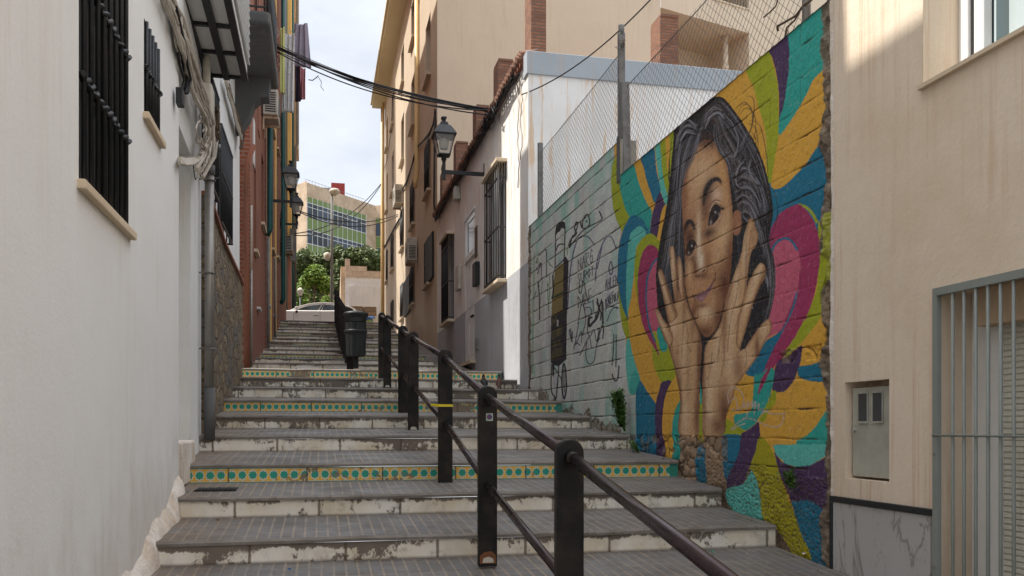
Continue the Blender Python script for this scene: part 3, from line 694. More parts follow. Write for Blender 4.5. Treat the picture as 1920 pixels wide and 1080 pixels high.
mb = MB(); wallX(mb, XW-.004, -1, Y0, Y1, .3, 2.57, [(dy0, dy1, 1.40, 2.57)], .2, top=True, ends=False); mb.face([(XW-.004, Y0-.004, .3), (XW-.004, Y0-.004, 2.57), (3.5, Y0-.004, 2.57), (3.5, Y0-.004, .3)]); mb.build('lower_wall', MT['dado'], wh)
mb = MB(); mb.box(XW-.03, 14, Y0-.03, Y0+.25, 5.5, ZR+.03); mb.build('parapet', MT['capgrey'], wh, bevel=.01)
mb = MB(); mb.face([(XW, Y0, ZR), (14, Y0, ZR), (14, Y1, ZR), (XW, Y1, ZR)]); mb.build('roof_terrace', MT['roof'], wh)
rt = MB(); y = Y0+.25; r_ = random.Random(5)
while y < Y1:
    for j in range(3):
        z = ZR+.0+j*.045; x0 = XW-.14+j*.03
        pts = [(x0+r_.uniform(-.01, .01), y, z-.02), (x0+.3, y, z+.05)]
        rt.tube(pts, .055, 8)
    y += .17
rt.build('roof_tiles', MT['roof'], wh)
mb = MB(); mb.box(XW-.06, XW+.05, Y0+.22, Y1, ZR-.09, ZR-.03); mb.build('eave_board', MT['redbrown'], wh)
def house_cage(a, b, c, d, lab, glassn='glass', n=15):
    o = MB(); fillX(o, XW+.16, a, b, c, d); w_ = o.build('window', MT[glassn], wh, label=lab)
    f = MB(); f.box(XW+.10, XW+.155, a, a+.06, c, d); f.box(XW+.10, XW+.155, b-.06, b, c, d); f.box(XW+.10, XW+.155, a+.06, b-.06, d-.06, d); f.box(XW+.10, XW+.155, (a+b)/2-.04, (a+b)/2+.04, c, d-.06)
    f.box(XW+.10, XW+.155, a+.06, (a+b)/2-.04, (c+d)/2-.02, (c+d)/2+.02); f.build('frame', MT['white'], w_)
    s_ = MB(); s_.box(XW-.18, XW+.1, a-.1, b+.1, c-.06, c-.002); s_.build('sill', MT['sill'], w_, bevel=.006)
    s_ = MB(); s_.box(XW-.20, XW+.1, a-.1, b+.1, d+.002, d+.06); s_.build('lintel', MT['sill'], w_, bevel=.006)
    g_ = MB(); X = XW-.14
    for k in range(n): y = a+.0+(b-a)*k/(n-1); g_.tube([(X, y, c), (X, y, d)], .009, 5)
    for k in range(3): g_.tube([(X+.045*(k+1), a, c), (X+.045*(k+1), a, d)], .009, 5); g_.tube([(X+.045*(k+1), b, c), (X+.045*(k+1), b, d)], .009, 5)
    for z in (c+.06, (c+d)/2-.1, d-.25):
        g_.box(X-.014, X+.010, a, b, z-.012, z+.012); g_.box(X, XW, a-.006, a+.006, z-.012, z+.012); g_.box(X, XW, b-.006, b+.006, z-.012, z+.012)
    g_.build('bars', MT['black'], w_)
house_cage(ya, yb_, 2.57, 4.6, 'large barred window nearest the lit corner', n=10)
house_cage(wa, wb_, 2.6, 4.66, 'tall barred window beside the tan building', 'darkvoid')
# door
mb = MB(); mb.box(XW+.012, XW+.08, dy0, dy1, 1.42, 3.62); door = mb.build('door', MT['white'], wh)
pm = MB()
for z0, z1 in ((1.55, 2.2), (2.35, 3.5)):
    for q in (0, 1):
        y0 = dy0+.1+q*(dy1-dy0)/2; y1 = dy0-.06+(q+1)*(dy1-dy0)/2
        pm.box(XW+.002, XW+.011, y0, y1, z0, z1)
pm.build('door_panel', MT['white'], door, bevel=.01)
pm = MB(); pm.tube([(XW-.04, dy0+.12, 2.35), (XW+.03, dy0+.12, 2.35)], .025, 8); pm.tube([(XW-.04, dy0+.3, 2.35), (XW+.03, dy0+.3, 2.35)], .025, 8); pm.build('handle', MT['black'], door)
o = MB(); fillX(o, XW+.04, dy0+.06, dy1-.06, 3.75, 4.5); o.build('transom', MT['blueglass'], wh)
f = MB(); f.box(XW+.1, XW+.17, dy0, dy0+.06, 3.62, 4.55); f.box(XW+.1, XW+.17, dy1-.06, dy1, 3.62, 4.55); f.box(XW-.03, XW+.17, dy0, dy1, 3.62, 3.74); f.box(XW-.03, XW+.17, dy0-.08, dy1+.08, 4.56, 4.62); f.build('door_frame', MT['white'], wh)
mb = MB(); mb.box(XW-.12, XW+.2, dy0-.12, dy1+.1, 1.33, 1.40); mb.build('doorstep', MT['sill'], wh)
mb = MB(); mb.box(XW-.03, XW, yX(898), yX(893), zX(896, 656), zX(896, 634)); mb.build('vent', MT['grey'], wh)
mb = MB(); mb.box(XW-.015, XW, yX(895.5), yX(891), 2.97+.55, 4.15); mb.build('tile_plaque', MT['bark'], wh)
# small boxes on the front (things of their own)
y0, y1 = yX(900), yX(890)
t = MB(); t.box(XW-.10, XW-.003, y0, y0+.36, 2.88, 3.36); o = t.build('letter_box', MT['black'], bevel=.02); tag(o, 'black letter box on the white wall between door and barred window', 'letter box')
y0, y1 = yX(866), yX(858.5)
t = MB(); t.box(XW-.09, XW-.003, y0, y0+.42, 3.15, 3.72); o = t.build('meter_box', MT['plastic'], bevel=.02); tag(o, 'pale meter box on the white wall left of the white door', 'meter box')
t = MB(); t.box(XW-.14, XW-.003, yX(864), yX(860), 5.25, 5.55); o = t.build('junction_box', MT['metergrey'], bevel=.02); tag(o, 'small grey junction box under the clay eave by the lantern', 'junction box')
# chimneys
def chimney(x0, x1, y0, y1, z0, z1, lab, loc=(0, 0, 0)):
    t = T('chimney', lab, 'chimney', (x0, y0, z0), group='brick chimneys on the white house roof')
    m_ = MB(); m_.box(x0, x1, y0, y1, z0, z1); m_.build('stack', MT['chimney'], t)
    m_ = MB(); m_.box(x0+.01, x1+.0, y0-.012, y1, z1+.001, z1+.05); m_.build('cap', MT['chimney'], t)
def chim_px(uL, uR, vt, Y, dep, lab):
    x0, zt = onY(uL, vt, Y); x1, _ = onY(uR, vt, Y); chimney(x0, x1, Y, Y+dep, ZR-.1, zt, lab)
chim_px(996, 1024, -30, 14.0, .45, 'tallest brick chimney, nearest the grey coping corner')
chim_px(934, 962, 114, 16.0, .45, 'square brick chimney standing just beyond the tallest one')
chim_px(893, 917, 200, 18.2, .45, 'brick chimney right behind the tangle of cables')
chim_px(855, 878, 268, 20.4, .4, 'brick chimney right of the lantern on the white wall')
chim_px(829, 848, 323, 22.3, .4, 'lowest brick chimney against the tan building')
chim_px(1238, 1272, 30, 15.6, .5, 'brick chimney seen through the chain link fence')

# ---- tan apartment building
tb = T('tan_apartment_block', 'tall tan apartment block with yellow cornice beside the upper stairs', 'apartment building', (XW, 33, 2))
YB0, YB1, ZB = 23.8, 43.8, 16.0
wins = []
colsY = [(25.3, 26.5, 'a'), (29.6, 30.8, 'b'), (33.5, 34.7, 'c'), (38.2, 39.4, 'd'), (41.6, 42.5, 'e')]
for (y0, y1, k) in colsY:
    for (z0, z1) in ((4.25, 5.6), (7.0, 8.5), (10.4, 12.2), (13.4, 14.9)):
        if z0 < 5 and k in 'e': continue
        wins.append((y0, y1, z0, z1))
mb = MB(); wallX(mb, XW, -1, YB0, YB1, .8, ZB, wins, .22, top=False, ends=False)
mb.build('side_wall', MT['tan'], tb)
mb = MB(); mb.face([(XW, YB0, 1), (9.75, YB0, 1), (9.75, YB0, ZB), (XW, YB0, ZB)]); mb.build('front_wall', MT['tanfront'], tb)
mb = MB(); mb.face([(XW, YB1, 1), (9.75, YB1, 1), (9.75, YB1, ZB), (XW, YB1, ZB)]); mb.face([(XW, YB0, ZB), (9.75, YB0, ZB), (9.75, YB1, ZB), (XW, YB1, ZB)]); mb.build('back_wall', MT['ochre'], tb)
mb = MB(); mb.box(XW-.62, 3.4, YB0-.3, YB1+.1, ZB, ZB+.14); mb.build('cornice', MT['yellowtrim'], tb)
mb = MB(); mb.box(XW-.70, 3.4, YB0-.3, YB1+.1, ZB+.142, ZB+.24); mb.build('gutter', MT['yellowtrim'], tb)
for i, (a, b, c, d) in enumerate(wins):
    o = MB(); fillX(o, XW+.18, a, b, c, d); w_ = o.build('window', MT['darkvoid'] if c < 9 else MT['glass'], tb)
    s_ = MB(); s_.box(XW-.12, XW+.1, a-.08, b+.08, c-.07, c-.002); s_.build('sill', MT['tan'], w_)
    if c < 9:
        g_ = MB()
        for k in range(9): y = a+(b-a)*(k+.5)/9; g_.tube([(XW-.05, y, c), (XW-.05, y, d)], .012, 5)
        for z in (c+.1, (c+d)/2, d-.1): g_.box(XW-.06, XW-.03, a, b, z-.012, z+.012)
        g_.build('bars', MT['black'], w_)
mb = MB(); mb.tube([(XW-.09, 28.2, 14.2), (XW-.09, 28.2, 8.2), (XW-.14, 28.2, 8.0), (XW-.14, 28.2, 7.8)], .075, 10); mb.tube([(XW-.09, 28.2, 14.0), (XW-.09, 28.2, 14.35)], .11, 10); mb.build('yellow_downpipe', MT['pipeyellow'], tb)
mb = MB(); mb.tube([(XW-.12, 43.7, ZB), (XW-.12, 43.7, 3.5)], .08, 8); mb.tube([(XW-.12, 43.1, ZB), (XW-.12, 43.1, 3.5)], .06, 8); mb.build('end_pipe', MT['pipeyellow'], tb)
# projecting barred shutters low on the front
for (u0, u1, v0, v1) in ((815, 799, 445, 528), (771, 759, 522, 589)):
    y0, y1 = yX(u0), yX(u1); z1_, z0_ = zX((u0+u1)/2, v0), zX((u0+u1)/2, v1)
    mb = MB(); mb.box(XW-.06, XW-.003, y0+.15, y1-.15, z0_, z1_); mb.build('shutter', MT['darkvoid'], tb)
# terrace wing, turned towards the alley
tw = T('terrace_wing', 'beige apartment wing with a deep open terrace behind the fence', 'apartment building', (9.76, 23.8, 0), rz=R_(16))
W[tw.name] = Vector((0, 0, 0))
def loc_wing():
    mb = MB(); z0, z1 = 9.9, 12.3; a, b = .0, 3.46
    # local frame: x along the front, y into the building
    for (x0, x1, c, d) in ((-.0, b, 0, z0), (b, 16, 0, 20), (-.0, b, z1, 13.05), (-.0, .0, 0, 20), (0, 1.9, 13.05, 20)): mb.face([(x0, 0, c), (x1, 0, c), (x1, 0, d), (x0, 0, d)])
    mb.face([(1.9, 0, 15), (b, 0, 15), (b, 0, 20), (1.9, 0, 20)])
    mb.build('front_wall', MT['tanfront'], tw)
    mb = MB(); dp = 1.9
    for (x0, x1, c, d) in ((a, b, z0, z1), (1.9, b, 13.05, 15)):
        mb.face([(x0, dp, c), (x1, dp, c), (x1, dp, d), (x0, dp, d)]); mb.face([(x0, 0, c), (x0, dp, c), (x0, dp, d), (x0, 0, d)]); mb.face([(x1, 0, c), (x1, dp, c), (x1, dp, d), (x1, 0, d)])
        mb.face([(x0, 0, c), (x1, 0, c), (x1, dp, c), (x0, dp, c)]); mb.face([(x0, 0, d), (x1, 0, d), (x1, dp, d), (x0, dp, d)])
    mb.build('terrace', MT['tanfront'], tw)
    mb = MB(); mb.box(.7, 2.3, dp-.06, dp-.01, z0, z0+1.35); mb.build('terrace_door', MT['darkvoid'], tw)
    mb = MB()
    for k in range(9): mb.box(.72, 2.28, dp-.09, dp-.065, z0+.05+k*.13, z0+.12+k*.13)
    mb.box(.6, 2.4, dp-.2, dp-.01, z0+1.37, z0+1.55)
    mb.build('blind', MT['bark'], tw)
    mb = MB(); mb.tube([(2.95, .5, z0), (2.95, .5, z1)], .09, 10); mb.tube([(2.95, .5, z0+1.3), (2.95, .5, z0+1.45)], .12, 10); mb.build('terrace_pipe', MT['tanfront'], tw)
    mb = MB()
    for k in range(12): mb.tube([(b-.01, .35+k*.12, z0), (b-.01, .35+k*.12, z0+1.4)], .012, 5)
    mb.build('side_grille', MT['black'], tw)
    mb = MB(); mb.box(0, b, -.03, .12, z0-.08, z0+.0); mb.box(1.9, b, -.03, .12, 13.0, 13.049); mb.build('terrace_edge', MT['sill'], tw)
    mb = MB()
    for k in range(14): mb.tube([(2.0+k*.11, .1, 13.05), (2.0+k*.11, .1, 14.0)], .012, 5)
    mb.build('railing', MT['galv'], tw)
loc_wing()
# ================================================================ HANDRAILS
rail_pts = []
PX = 1.0
POSTS = [(1.60, -1.475), (3.42, -1.135), (5.2, -.835), (7.02, -.452), (9.5, -.04), (10.72, .163), (13.25, .592), (14.45, .79)]
def post_mesh(x, y, zb, zt, wd=.117, dp=.05):
    mb = MB(); n = 14; r = wd/2
    poly = [(x-r, zb), (x+r, zb)]+[(x+r*math.cos(t), zt-r+r*math.sin(t)) for t in [math.pi*k/n for k in range(n+1)]]
    mb.prism(poly, 'y', y-dp/2, y+dp/2); return mb
PH = 1.085
hr = T('stair_handrail', 'black handrail of rounded posts and two steel tubes down the middle of the stairs', 'handrail', (PX, 8, 0))
tops = []
for i, (y, zb) in enumerate(POSTS):
    h = PH+(.02 if i > 5 else 0); lab = None
    if i == 2: lab = 'post with a small round sticker and rusty foot'
    if i == 3: lab = 'post wrapped with yellow tape'
    post_mesh(PX, y, zb-.02, zb+h).build('post', MT['blackpost'], hr, bevel=.008, seg=2, label=lab)
    tops.append((y, zb+h))
def rail(mbname, off, r, mat, par, pts, x=PX, start=0):
    mb = MB(); P = [(x, y, z-off) for y, z in pts[start:]]
    mb.tube(P, r, 14); return mb.build(mbname, mat, par)
for k in range(len(tops)-1):
    rail('top_rail', .068, .0245, MT['rail'], hr, tops[k:k+2])
    (y0, z0), (y1, z1) = tops[k:k+2]
    p0, p1 = Vector((PX, y0, z0-.068)), Vector((PX, y1, z1-.068)); d = (p1-p0).normalized()
    c = MB(); c.tube([p0+d*.02, p0+d*.085], .0275, 14); c.build('collar', MT['blackpost'], hr); c = MB(); c.tube([p1-d*.085, p1-d*.02], .0275, 14); c.build('collar', MT['blackpost'], hr)
    q0, q1 = Vector((PX, y0, z0-.60)), Vector((PX, y1, z1-.60))
    if k == len(tops)-2: q1 += (q1-q0).normalized()*.10
    c = MB(); c.tube([q0, q1], .0225, 12); c.build('middle_rail', MT['rail'], hr)
# rusty feet, sticker, tape
mb = MB(); y, zb = POSTS[2]; mb.prism([(PX-.05, zb), (PX+.05, zb), (PX+.05, zb+.05), (PX+.02, zb+.075), (PX-.02, zb+.07), (PX-.05, zb+.05)], 'y', y-.0275, y-.0252); mb.build('rust_patch', paint('rust', (120, 78, 50), .9, 0, .6, .4, 20, (70, 44, 30)), hr)
for (y, zb) in (POSTS[2], POSTS[4], POSTS[6]):
    mb = MB(); w_ = .035; mb.prism([(PX-w_, zb+.006), (PX+w_, zb+.006), (PX+w_*.9, zb+.03), (PX+.005, zb+.042), (PX-w_*.8, zb+.034)], 'y', y-.030, y-.0276); mb.build('bare_patch', MT['plastic'], hr)
y, zt = tops[2]; zs = (800-780)/FP*5.28
mb = MB(); mb.box(PX-.012, PX+.030, y-.0268, y-.0254, zs-.030, zs+.016); st = mb.build('sticker', paint('green_white_sticker', (190, 200, 190), .5, 0, .5, dirt=(60, 150, 80)), hr)
mb = MB(); mb.prism([(PX+.009+.017*math.cos(t), zs-.006+.017*math.sin(t)) for t in [k*math.pi/8 for k in range(16)]], 'y', y-.0274, y-.0269); mb.build('sticker_disc', paint('blue_red_disc', (50, 60, 120), .5, 0, .6, dirt=(180, 60, 70)), hr)
y, zb = POSTS[3]; zt_ = (800-760)/FP*7.0
mb = MB(); mb.box(PX-.0605, PX+.0605, y-.027, y+.027, zt_-.010, zt_+.010); mb.bar((PX-.06, y, zt_), (PX-.12, y-.02, zt_+.006), .003, .018); mb.build('yellow_tape', paint('yellow_tape', (226, 206, 40), .5, 0, .15), hr)
# upper handrail
hu = T('upper_handrail', 'second black handrail climbing the upper flight beyond the litter bin', 'handrail', (.5, 22, 2))
ut = []
for i in range(11, 25):
    y = YS[i]+.55; zb = ZT[i]+.03; post_mesh(.52, y, zb-.03, zb+1.08).build('post', MT['blackpost'], hu); ut.append((y, zb+1.08))
    post_mesh(.52, y+.42, zb+.0, zb+1.14, .10).build('post', MT['blackpost'], hu)
for k in range(len(ut)-1):
    rail('top_rail', .068, .028, MT['black'], hu, ut[k:k+2], .52); rail('middle_rail', .58, .028, MT['black'], hu, ut[k:k+2], .52)
# ================================================================ BIN
bx, by_, bz = .60, 15.05, 1.0
bn = T('litter_bin', 'dark green black litter bin with domed lid on a post between the handrails', 'litter bin', (bx, by_, bz))
mb = MB(); mb.box(bx-.045, bx+.045, by_-.03, by_+.03, bz, bz+.3); mb.build('post', MT['blackpost'], bn)
mb = MB(); nf = 28; 
prof = [(.145, .20), (.165, .22), (.180, .62), (.182, .78)]
b0 = len(mb.v)
for r, z in prof:
    for k in range(nf*2):
        t = math.pi*k/nf; rr = r*(1 if (k//2) % 2 else .955); mb.v.append((bx+rr*math.cos(t), by_+rr*math.sin(t), bz+z))
n2 = nf*2; mb.idx(b0, [(i*n2+k, i*n2+(k+1) % n2, (i+1)*n2+(k+1) % n2, (i+1)*n2+k) for i in range(3) for k in range(n2)]+[tuple(range(n2))[::-1]])
binm = paint('dark_bin_plastic', (14, 20, 22), .5, 0, .3); mb.build('body', binm, bn)
mb = MB(); mb.lathe([(.175, .78), (.178, .86), (.205, .90), (.215, .93), (.20, .955), (.12, .975), (.0, .98)], (bx, by_, bz), 28); mb.build('lid', binm, bn)
mb = MB(); mb.lathe([(.186, .60), (.192, .61), (.192, .645), (.186, .655)], (bx, by_, bz), 28); mb.build('band', binm, bn)
mb = MB(); mb.box(bx-.09, bx+.09, by_-.186, by_-.170, bz+.79, bz+.86); mb.build('opening', MT['darkvoid'], bn)
# ================================================================ LANTERNS ON BRACKETS
def lantern(name, label, loc, armlen, side, group=None):
    """side: +1 arm comes from +X wall; origin = foot of the lantern bracket under it"""
    t = T(name, label, 'wall lantern', loc, group); W[t.name] = Vector((0, 0, 0))
    s = .66/.72
    def fr(z0, r0, z1, r1, mbx, w0=.012):
        for k in range(4):
            a = math.pi/4+k*math.pi/2; mbx.bar((r0*math.cos(a), r0*math.sin(a), z0), (r1*math.cos(a), r1*math.sin(a), z1), w0)
    mb = MB(); fr(.06, .15, .42, .27, mb)
    for z, r in ((.06, .15), (.42, .27)):
        for k in range(4):
            a = math.pi/4+k*math.pi/2; a2 = a+math.pi/2; mb.bar((r*math.cos(a), r*math.sin(a), z), (r*math.cos(a2), r*math.sin(a2), z), .022)
    mb.lathe([(.02, -.04), (.05, -.03), (.05, .03), (.12, .06)], (0, 0, 0), 12)
    mb.build('frame', MT['black'], t)
    gm = bpy.data.materials.get('lantern_glass')
    if not gm:
        m = M('lantern_glass'); m.b.inputs['Alpha'].default_value = .35; gm = m.fin(lin((196, 196, 190)), .25)
    mb = MB()
    for k in range(4):
        a = math.pi/4+k*math.pi/2; a2 = a+math.pi/2
        mb.face([(.145*math.cos(a), .145*math.sin(a), .07), (.145*math.cos(a2), .145*math.sin(a2), .07), (.262*math.cos(a2), .262*math.sin(a2), .41), (.262*math.cos(a), .262*math.sin(a), .41)])
    mb.build('glass_panes', gm, t)
    mb = MB(); mb.lathe([(.06, .17), (.085, .19), (.095, .34), (.06, .38)], (0, 0, 0), 14); mb.build('reflector', MT['plastic'], t)
    mb = MB(); mb.lathe([(.31, .425), (.30, .445), (.17, .60), (.11, .63), (.10, .67), (.045, .70), (.05, .73), (.075, .77), (.06, .79), (.0, .80)], (0, 0, 0), 4, smooth=False, rot=math.pi/4); mb.build('roof', MT['black'], t)
    mb = MB(); mb.tube([(0, 0, -.02), (0, 0, -.10), (-.02*side, 0, -.2), (0, 0, -.30)], [.04, .03, .035, .03], 8)
    mb.box(min(0, armlen*side), max(0, armlen*side), -.022, .022, -.29, -.22); mb.box(-.03, .03, -.03, .03, -.40, -.1)
    mb.box(armlen*side-.012, armlen*side+.012, -.03, .03, -.42, -.05); mb.build('bracket', MT['black'], t)
    t.scale = (s, s, s) if False else (1, 1, 1)
    return t
ln = lantern('wall_lantern', 'black lantern on a bracket on the white house, biggest of the three lanterns', (2.42, 16.8, 5.25), .78, 1, 'black wall lanterns'); ln.scale = (1.03, 1.03, 1.03); ln.location.x = 3.17-.78*1.03
x_, y_, z_ = at(547, 375, 22.0); l2 = lantern('wall_lantern', 'nearer of the two black lanterns on the red brown houses', (-.70, 21.9, (800-375)/FP*22), .52, -1, 'black wall lanterns'); l2.scale = (.96, .96, .96)
l3 = lantern('wall_lantern', 'farther and lower of the two lanterns on the red brown houses', (-.72, 28.2, (800-418)/FP*28.2), .52, -1, 'black wall lanterns'); l3.scale = (.96, .96, .96)
# ================================================================ AC UNITS
def ac(loc, lab, face='y', w_=.32, l_=.78, h_=.55, side=1):
    t = T('air_conditioner', lab, 'air conditioner', loc, 'air conditioners on the fronts'); x, y, z = loc
    # side=+1: on the left wall, sticks out to +X ; -1: right wall
    x0, x1 = (x, x+w_) if side > 0 else (x-w_, x)
    mb = MB(); mb.box(x0, x1, y, y+l_, z, z+h_); body = mb.build('casing', MT['plastic'], t, bevel=.02)
    mb = MB()
    for k in range(9): mb.box(x0+.05, x1-.05, y-.006, y-.001, z+.06+k*.05, z+.085+k*.05)
    mb.build('end_vent', MT['darkvoid'], body)
    X = x1 if side > 0 else x0
    mb = MB()
    for r in (.06, .11, .16, .21): mb.tube([(X+side*.008, y+l_*.42+r*math.cos(a), z+h_/2+r*math.sin(a)) for a in [q*math.pi/10 for q in range(21)]], .006, 4, cap=False)
    mb.build('fan_grille', MT['grey'], body)
    for yy in (y+.1, y+l_-.1): mb = MB(); mb.box(x0-.02*0, x1+.0, yy-.02, yy+.02, z-.06, z-.002); mb.box(x0 if side > 0 else x1-.03, x0+.03 if side > 0 else x1, yy-.02, yy+.02, z-.3, z-.06); mb.build('bracket', MT['concrete'], t)
z = (800-255)/FP*20
ac((-1.205, 19.3, z), 'white air conditioner under the laundry on the red brown house', side=1)
ac((-1.205, 29.0, (800-486)/FP*29.5), 'small air conditioner beside the dark green downpipe', side=1, w_=.34, l_=.7, h_=.5)
ya_ = yX(784); ac((XW-.03, ya_, zX(770, 512)), 'air conditioner at mid height on the tan front, nearest of the two', side=-1, h_=.75, l_=.9)
ya_ = yX(757); ac((XW-.03, ya_, zX(750, 400)), 'higher air conditioner farther along the tan front', side=-1, h_=.75, l_=.9)
# ================================================================ LAUNDRY
def cloth(name, lab, cat, cols, x0, x1, y, z0, z1, seed, folds=5, amp=.05, rough=.9, dots=None, taper=0, yl=0):
    r = random.Random(seed); nx, nz = 36, 26; mb = MB(); ph = r.uniform(0, 6)
    def P(i, j):
        s = i/nx; t = j/nz; a = amp*(.3+.7*t)
        x = x0+(x1-x0)*(s+taper*t*(s-.5)); zz = z1-(z1-z0)*t-.04*math.sin(s*math.pi)*(1-t)
        return (x+a*.4*math.sin(s*folds*6.28+ph), y+yl*s+a*math.sin(s*folds*6.28+ph+1.2*t)+.03*math.sin(s*3+t*4+ph), zz)
    idx = [[mb.vt(P(i, j)) for i in range(nx+1)] for j in range(nz+1)]
    for j in range(nz):
        for i in range(nx):
            mb.f.append([idx[j][i], idx[j][i+1], idx[j+1][i+1], idx[j+1][i]]); mb.mi.append(0); mb.sm.add(len(mb.f)-1)
    m = M(name+'_cloth'); p = m.pos(); col = m.mix(m.noise(p, 3, 3).sm(.4, .6)*.3, lin(cols[0]), lin(cols[1]))
    if dots: col = m.mix(m.vor(p, 17) < .22, col, lin(dots))
    m.fin(col, rough); o = mb.build(name, m.mat)
    sol = o.modifiers.new('s', 'SOLIDIFY'); sol.thickness = .006
    tag(o, lab, cat, 'washing hung out above the alley'); return o
rk = T('clothes_rack', 'folding clothes rack reaching out from the left fronts above the lanterns', 'clothes rack', (-1.0, 19.8, 8.6))
zr = 8.62; mb = MB()
for k in range(5):
    x = -1.2+k*.14; mb.bar((x, 19.6, zr-.08), (x+.14, 19.6, zr+.10), .012); mb.bar((x, 19.6, zr+.10), (x+.14, 19.6, zr-.08), .012)
for x in (-1.15, -.95, -.75, -.52): mb.tube([(x, 19.55, zr+.10), (x, 20.9, zr+.10)], .006, 5)
mb.build('scissor_arms', MT['plastic'], rk)
cloth('sheet', 'long white sheet with small dots hanging out from the left fronts', 'sheet', [(206, 206, 204), (190, 190, 192)], -.84, -.54, 19.7, zr-1.68, zr+.09, 2, 3, .05, dots=(140, 136, 160), taper=-.15)
cloth('towel', 'yellow green cloth hanging beside the dotted sheet', 'towel', [(196, 196, 128), (176, 178, 110)], -.86, -.76, 19.58, zr-1.3, zr+.15, 3, 2, .03)
cloth('shirt', 'mauve grey shirt hanging outermost above the cables', 'shirt', [(150, 142, 154), (120, 112, 124)], -.56, -.28, 19.9, zr-.55, zr+.42, 4, 3, .05, taper=.5)
cloth('trousers', 'dark plum trousers hanging under the mauve shirt', 'trousers', [(52, 40, 60), (40, 30, 46)], -.55, -.42, 20.3, zr-1.2, zr-.35, 5, 2, .03)
cloth('pink_shirt', 'faded pink garment beside the plum trousers', 'shirt', [(190, 126, 128), (170, 110, 116)], -.44, -.32, 20.3, zr-1.15, zr-.4, 6, 2, .03)
# ================================================================ CABLES
def cat_pts(a, b, sag, n=24, wob=0, r=None):
    a, b = Vector(a), Vector(b); P = []
    for i in range(n+1):
        t = i/n; p = a.lerp(b, t); p.z -= 4*sag*t*(1-t)
        if wob and 0 < i < n: p += Vector((r.uniform(-wob, wob), r.uniform(-wob, wob), r.uniform(-wob, wob)))
        P.append(p)
    return P
A = Vector((-.95, 19.0, (800-97)/FP*18.6)); B = Vector((XW-.15, 15.7, 5.78))
tg = T('cable_bundle', 'bundle of black overhead cables slung across the alley', 'cable bundle', tuple(A)); r = random.Random(9)
for k in range(9):
    o1 = Vector((0, r.uniform(-.1, .1), r.uniform(-.08, .08))); o2 = Vector((0, r.uniform(-.1, .1), r.uniform(-.10, .10)))
    mb = MB(); mb.tube(cat_pts(A+o1, B+o2, r.uniform(.14, .30)), r.choice([.007, .009, .012]), 6); mb.build('cable', MT['cable'], tg)
mid = Vector((at(597, 142, 17.9)))
mb = MB(); mb.tube([mid, mid+Vector((-.05, 0, -.05)), mid+Vector((-.12, .02, -.10)), mid+Vector((-.2, 0, -.10))], .01, 5); mb.tube([mid+Vector((0, 0, -.03)), mid+Vector((.06, 0, -.12)), mid+Vector((.05, 0, -.22)), mid+Vector((.11, 0, -.3))], .006, 5); mb.build('loose_end', MT['cable'], tg)
tk = T('eave_cables', 'tangle of black cables running along the clay tile eave', 'cables', (XW-.1, 16, 5.7)); mb = MB()
for k in range(7):
    P = []; y = 13.35+r.uniform(0, .5); off = r.uniform(-.03, .03)
    while y < 23.7:
        P.append((XW-.09+off+r.uniform(-.02, .02), y, 5.66-.05*math.sin(y*2+k)+r.uniform(-.03, .03)-(.0 if y > 15 else 0))); y += .3
    mb.tube(P, r.choice([.012, .016, .02]), 5)
for k in range(16):
    c = Vector((XW-.14, 15.5+r.uniform(-.5, .6), 5.68+r.uniform(-.08, .05)))
    P = [c+Vector((r.uniform(-.06, .05), r.uniform(-.22, .22), r.uniform(-.14, .10))) for _ in range(6)]
    mb.tube(P, .012, 5)
mb.build('cable', MT['cable'], tk)
mb = MB()
for y0, z1 in ((15.2, 2.6), (13.5, 4.3), (13.7, 3.9)):
    P = [(XW-.02+r.uniform(-.01, .01), y0+.06*math.sin(q*.9+y0), 5.6-(5.6-z1)*q/14) for q in range(15)]
    mb.tube(P, .009, 5)
mb.build('drop_cable', MT['cablew'], tk)
sw = MB(); sw.tube(cat_pts((XW-.06, 13.3, 5.25), at(1330, -130, 10.5), .30), .010, 5); tag(sw.build('overhead_wire', MT['cable']), 'single black wire rising to the right above the chain link fence', 'wire')
tn = T('front_cables', 'black cables sagging along the tan apartment front', 'cables', (XW-.05, 27, 7)); mb = MB()
def tanpath(pts, rr): mb.tube([(XW-.05, yX(u), zX(u, v)) for u, v in pts], rr, 5)
for o_ in (0, 3):
    tanpath([(820, 205+o_), (816, 232), (808, 250+o_), (793, 268), (781, 277+o_)], .025)
    tanpath([(780, 290+o_), (775, 310), (765, 340+o_), (752, 363)], .025)
tanpath([(819, 205), (817, 380), (819, 400)], .03); tanpath([(752, 410), (740, 430), (722, 465)], .04); tanpath([(777, 300), (784, 320), (777, 350), (781, 372)], .008)
tanpath([(772, 0), (776, 30), (781, 0)], .012); tanpath([(738, 180), (736, 240), (728, 300), (721, 320)], .015)
mb.build('cable', MT['cable'], tn)
fw = T('far_wires', 'thin wires crossing the alley in front of the green office block', 'wires', at(640, 400, 36))
for (p, q, sg) in (((552, 438, 28.5), (714, 345, 42), .5), ((552, 441, 28.5), (714, 347, 42), .7), ((560, 395, 28), (746, 402, 36), .35), ((562, 398, 28), (746, 405, 36), .45)):
    mb = MB(); mb.tube(cat_pts(at(*p), at(*q), sg), .018, 5); mb.build('wire', MT['cable'], fw)
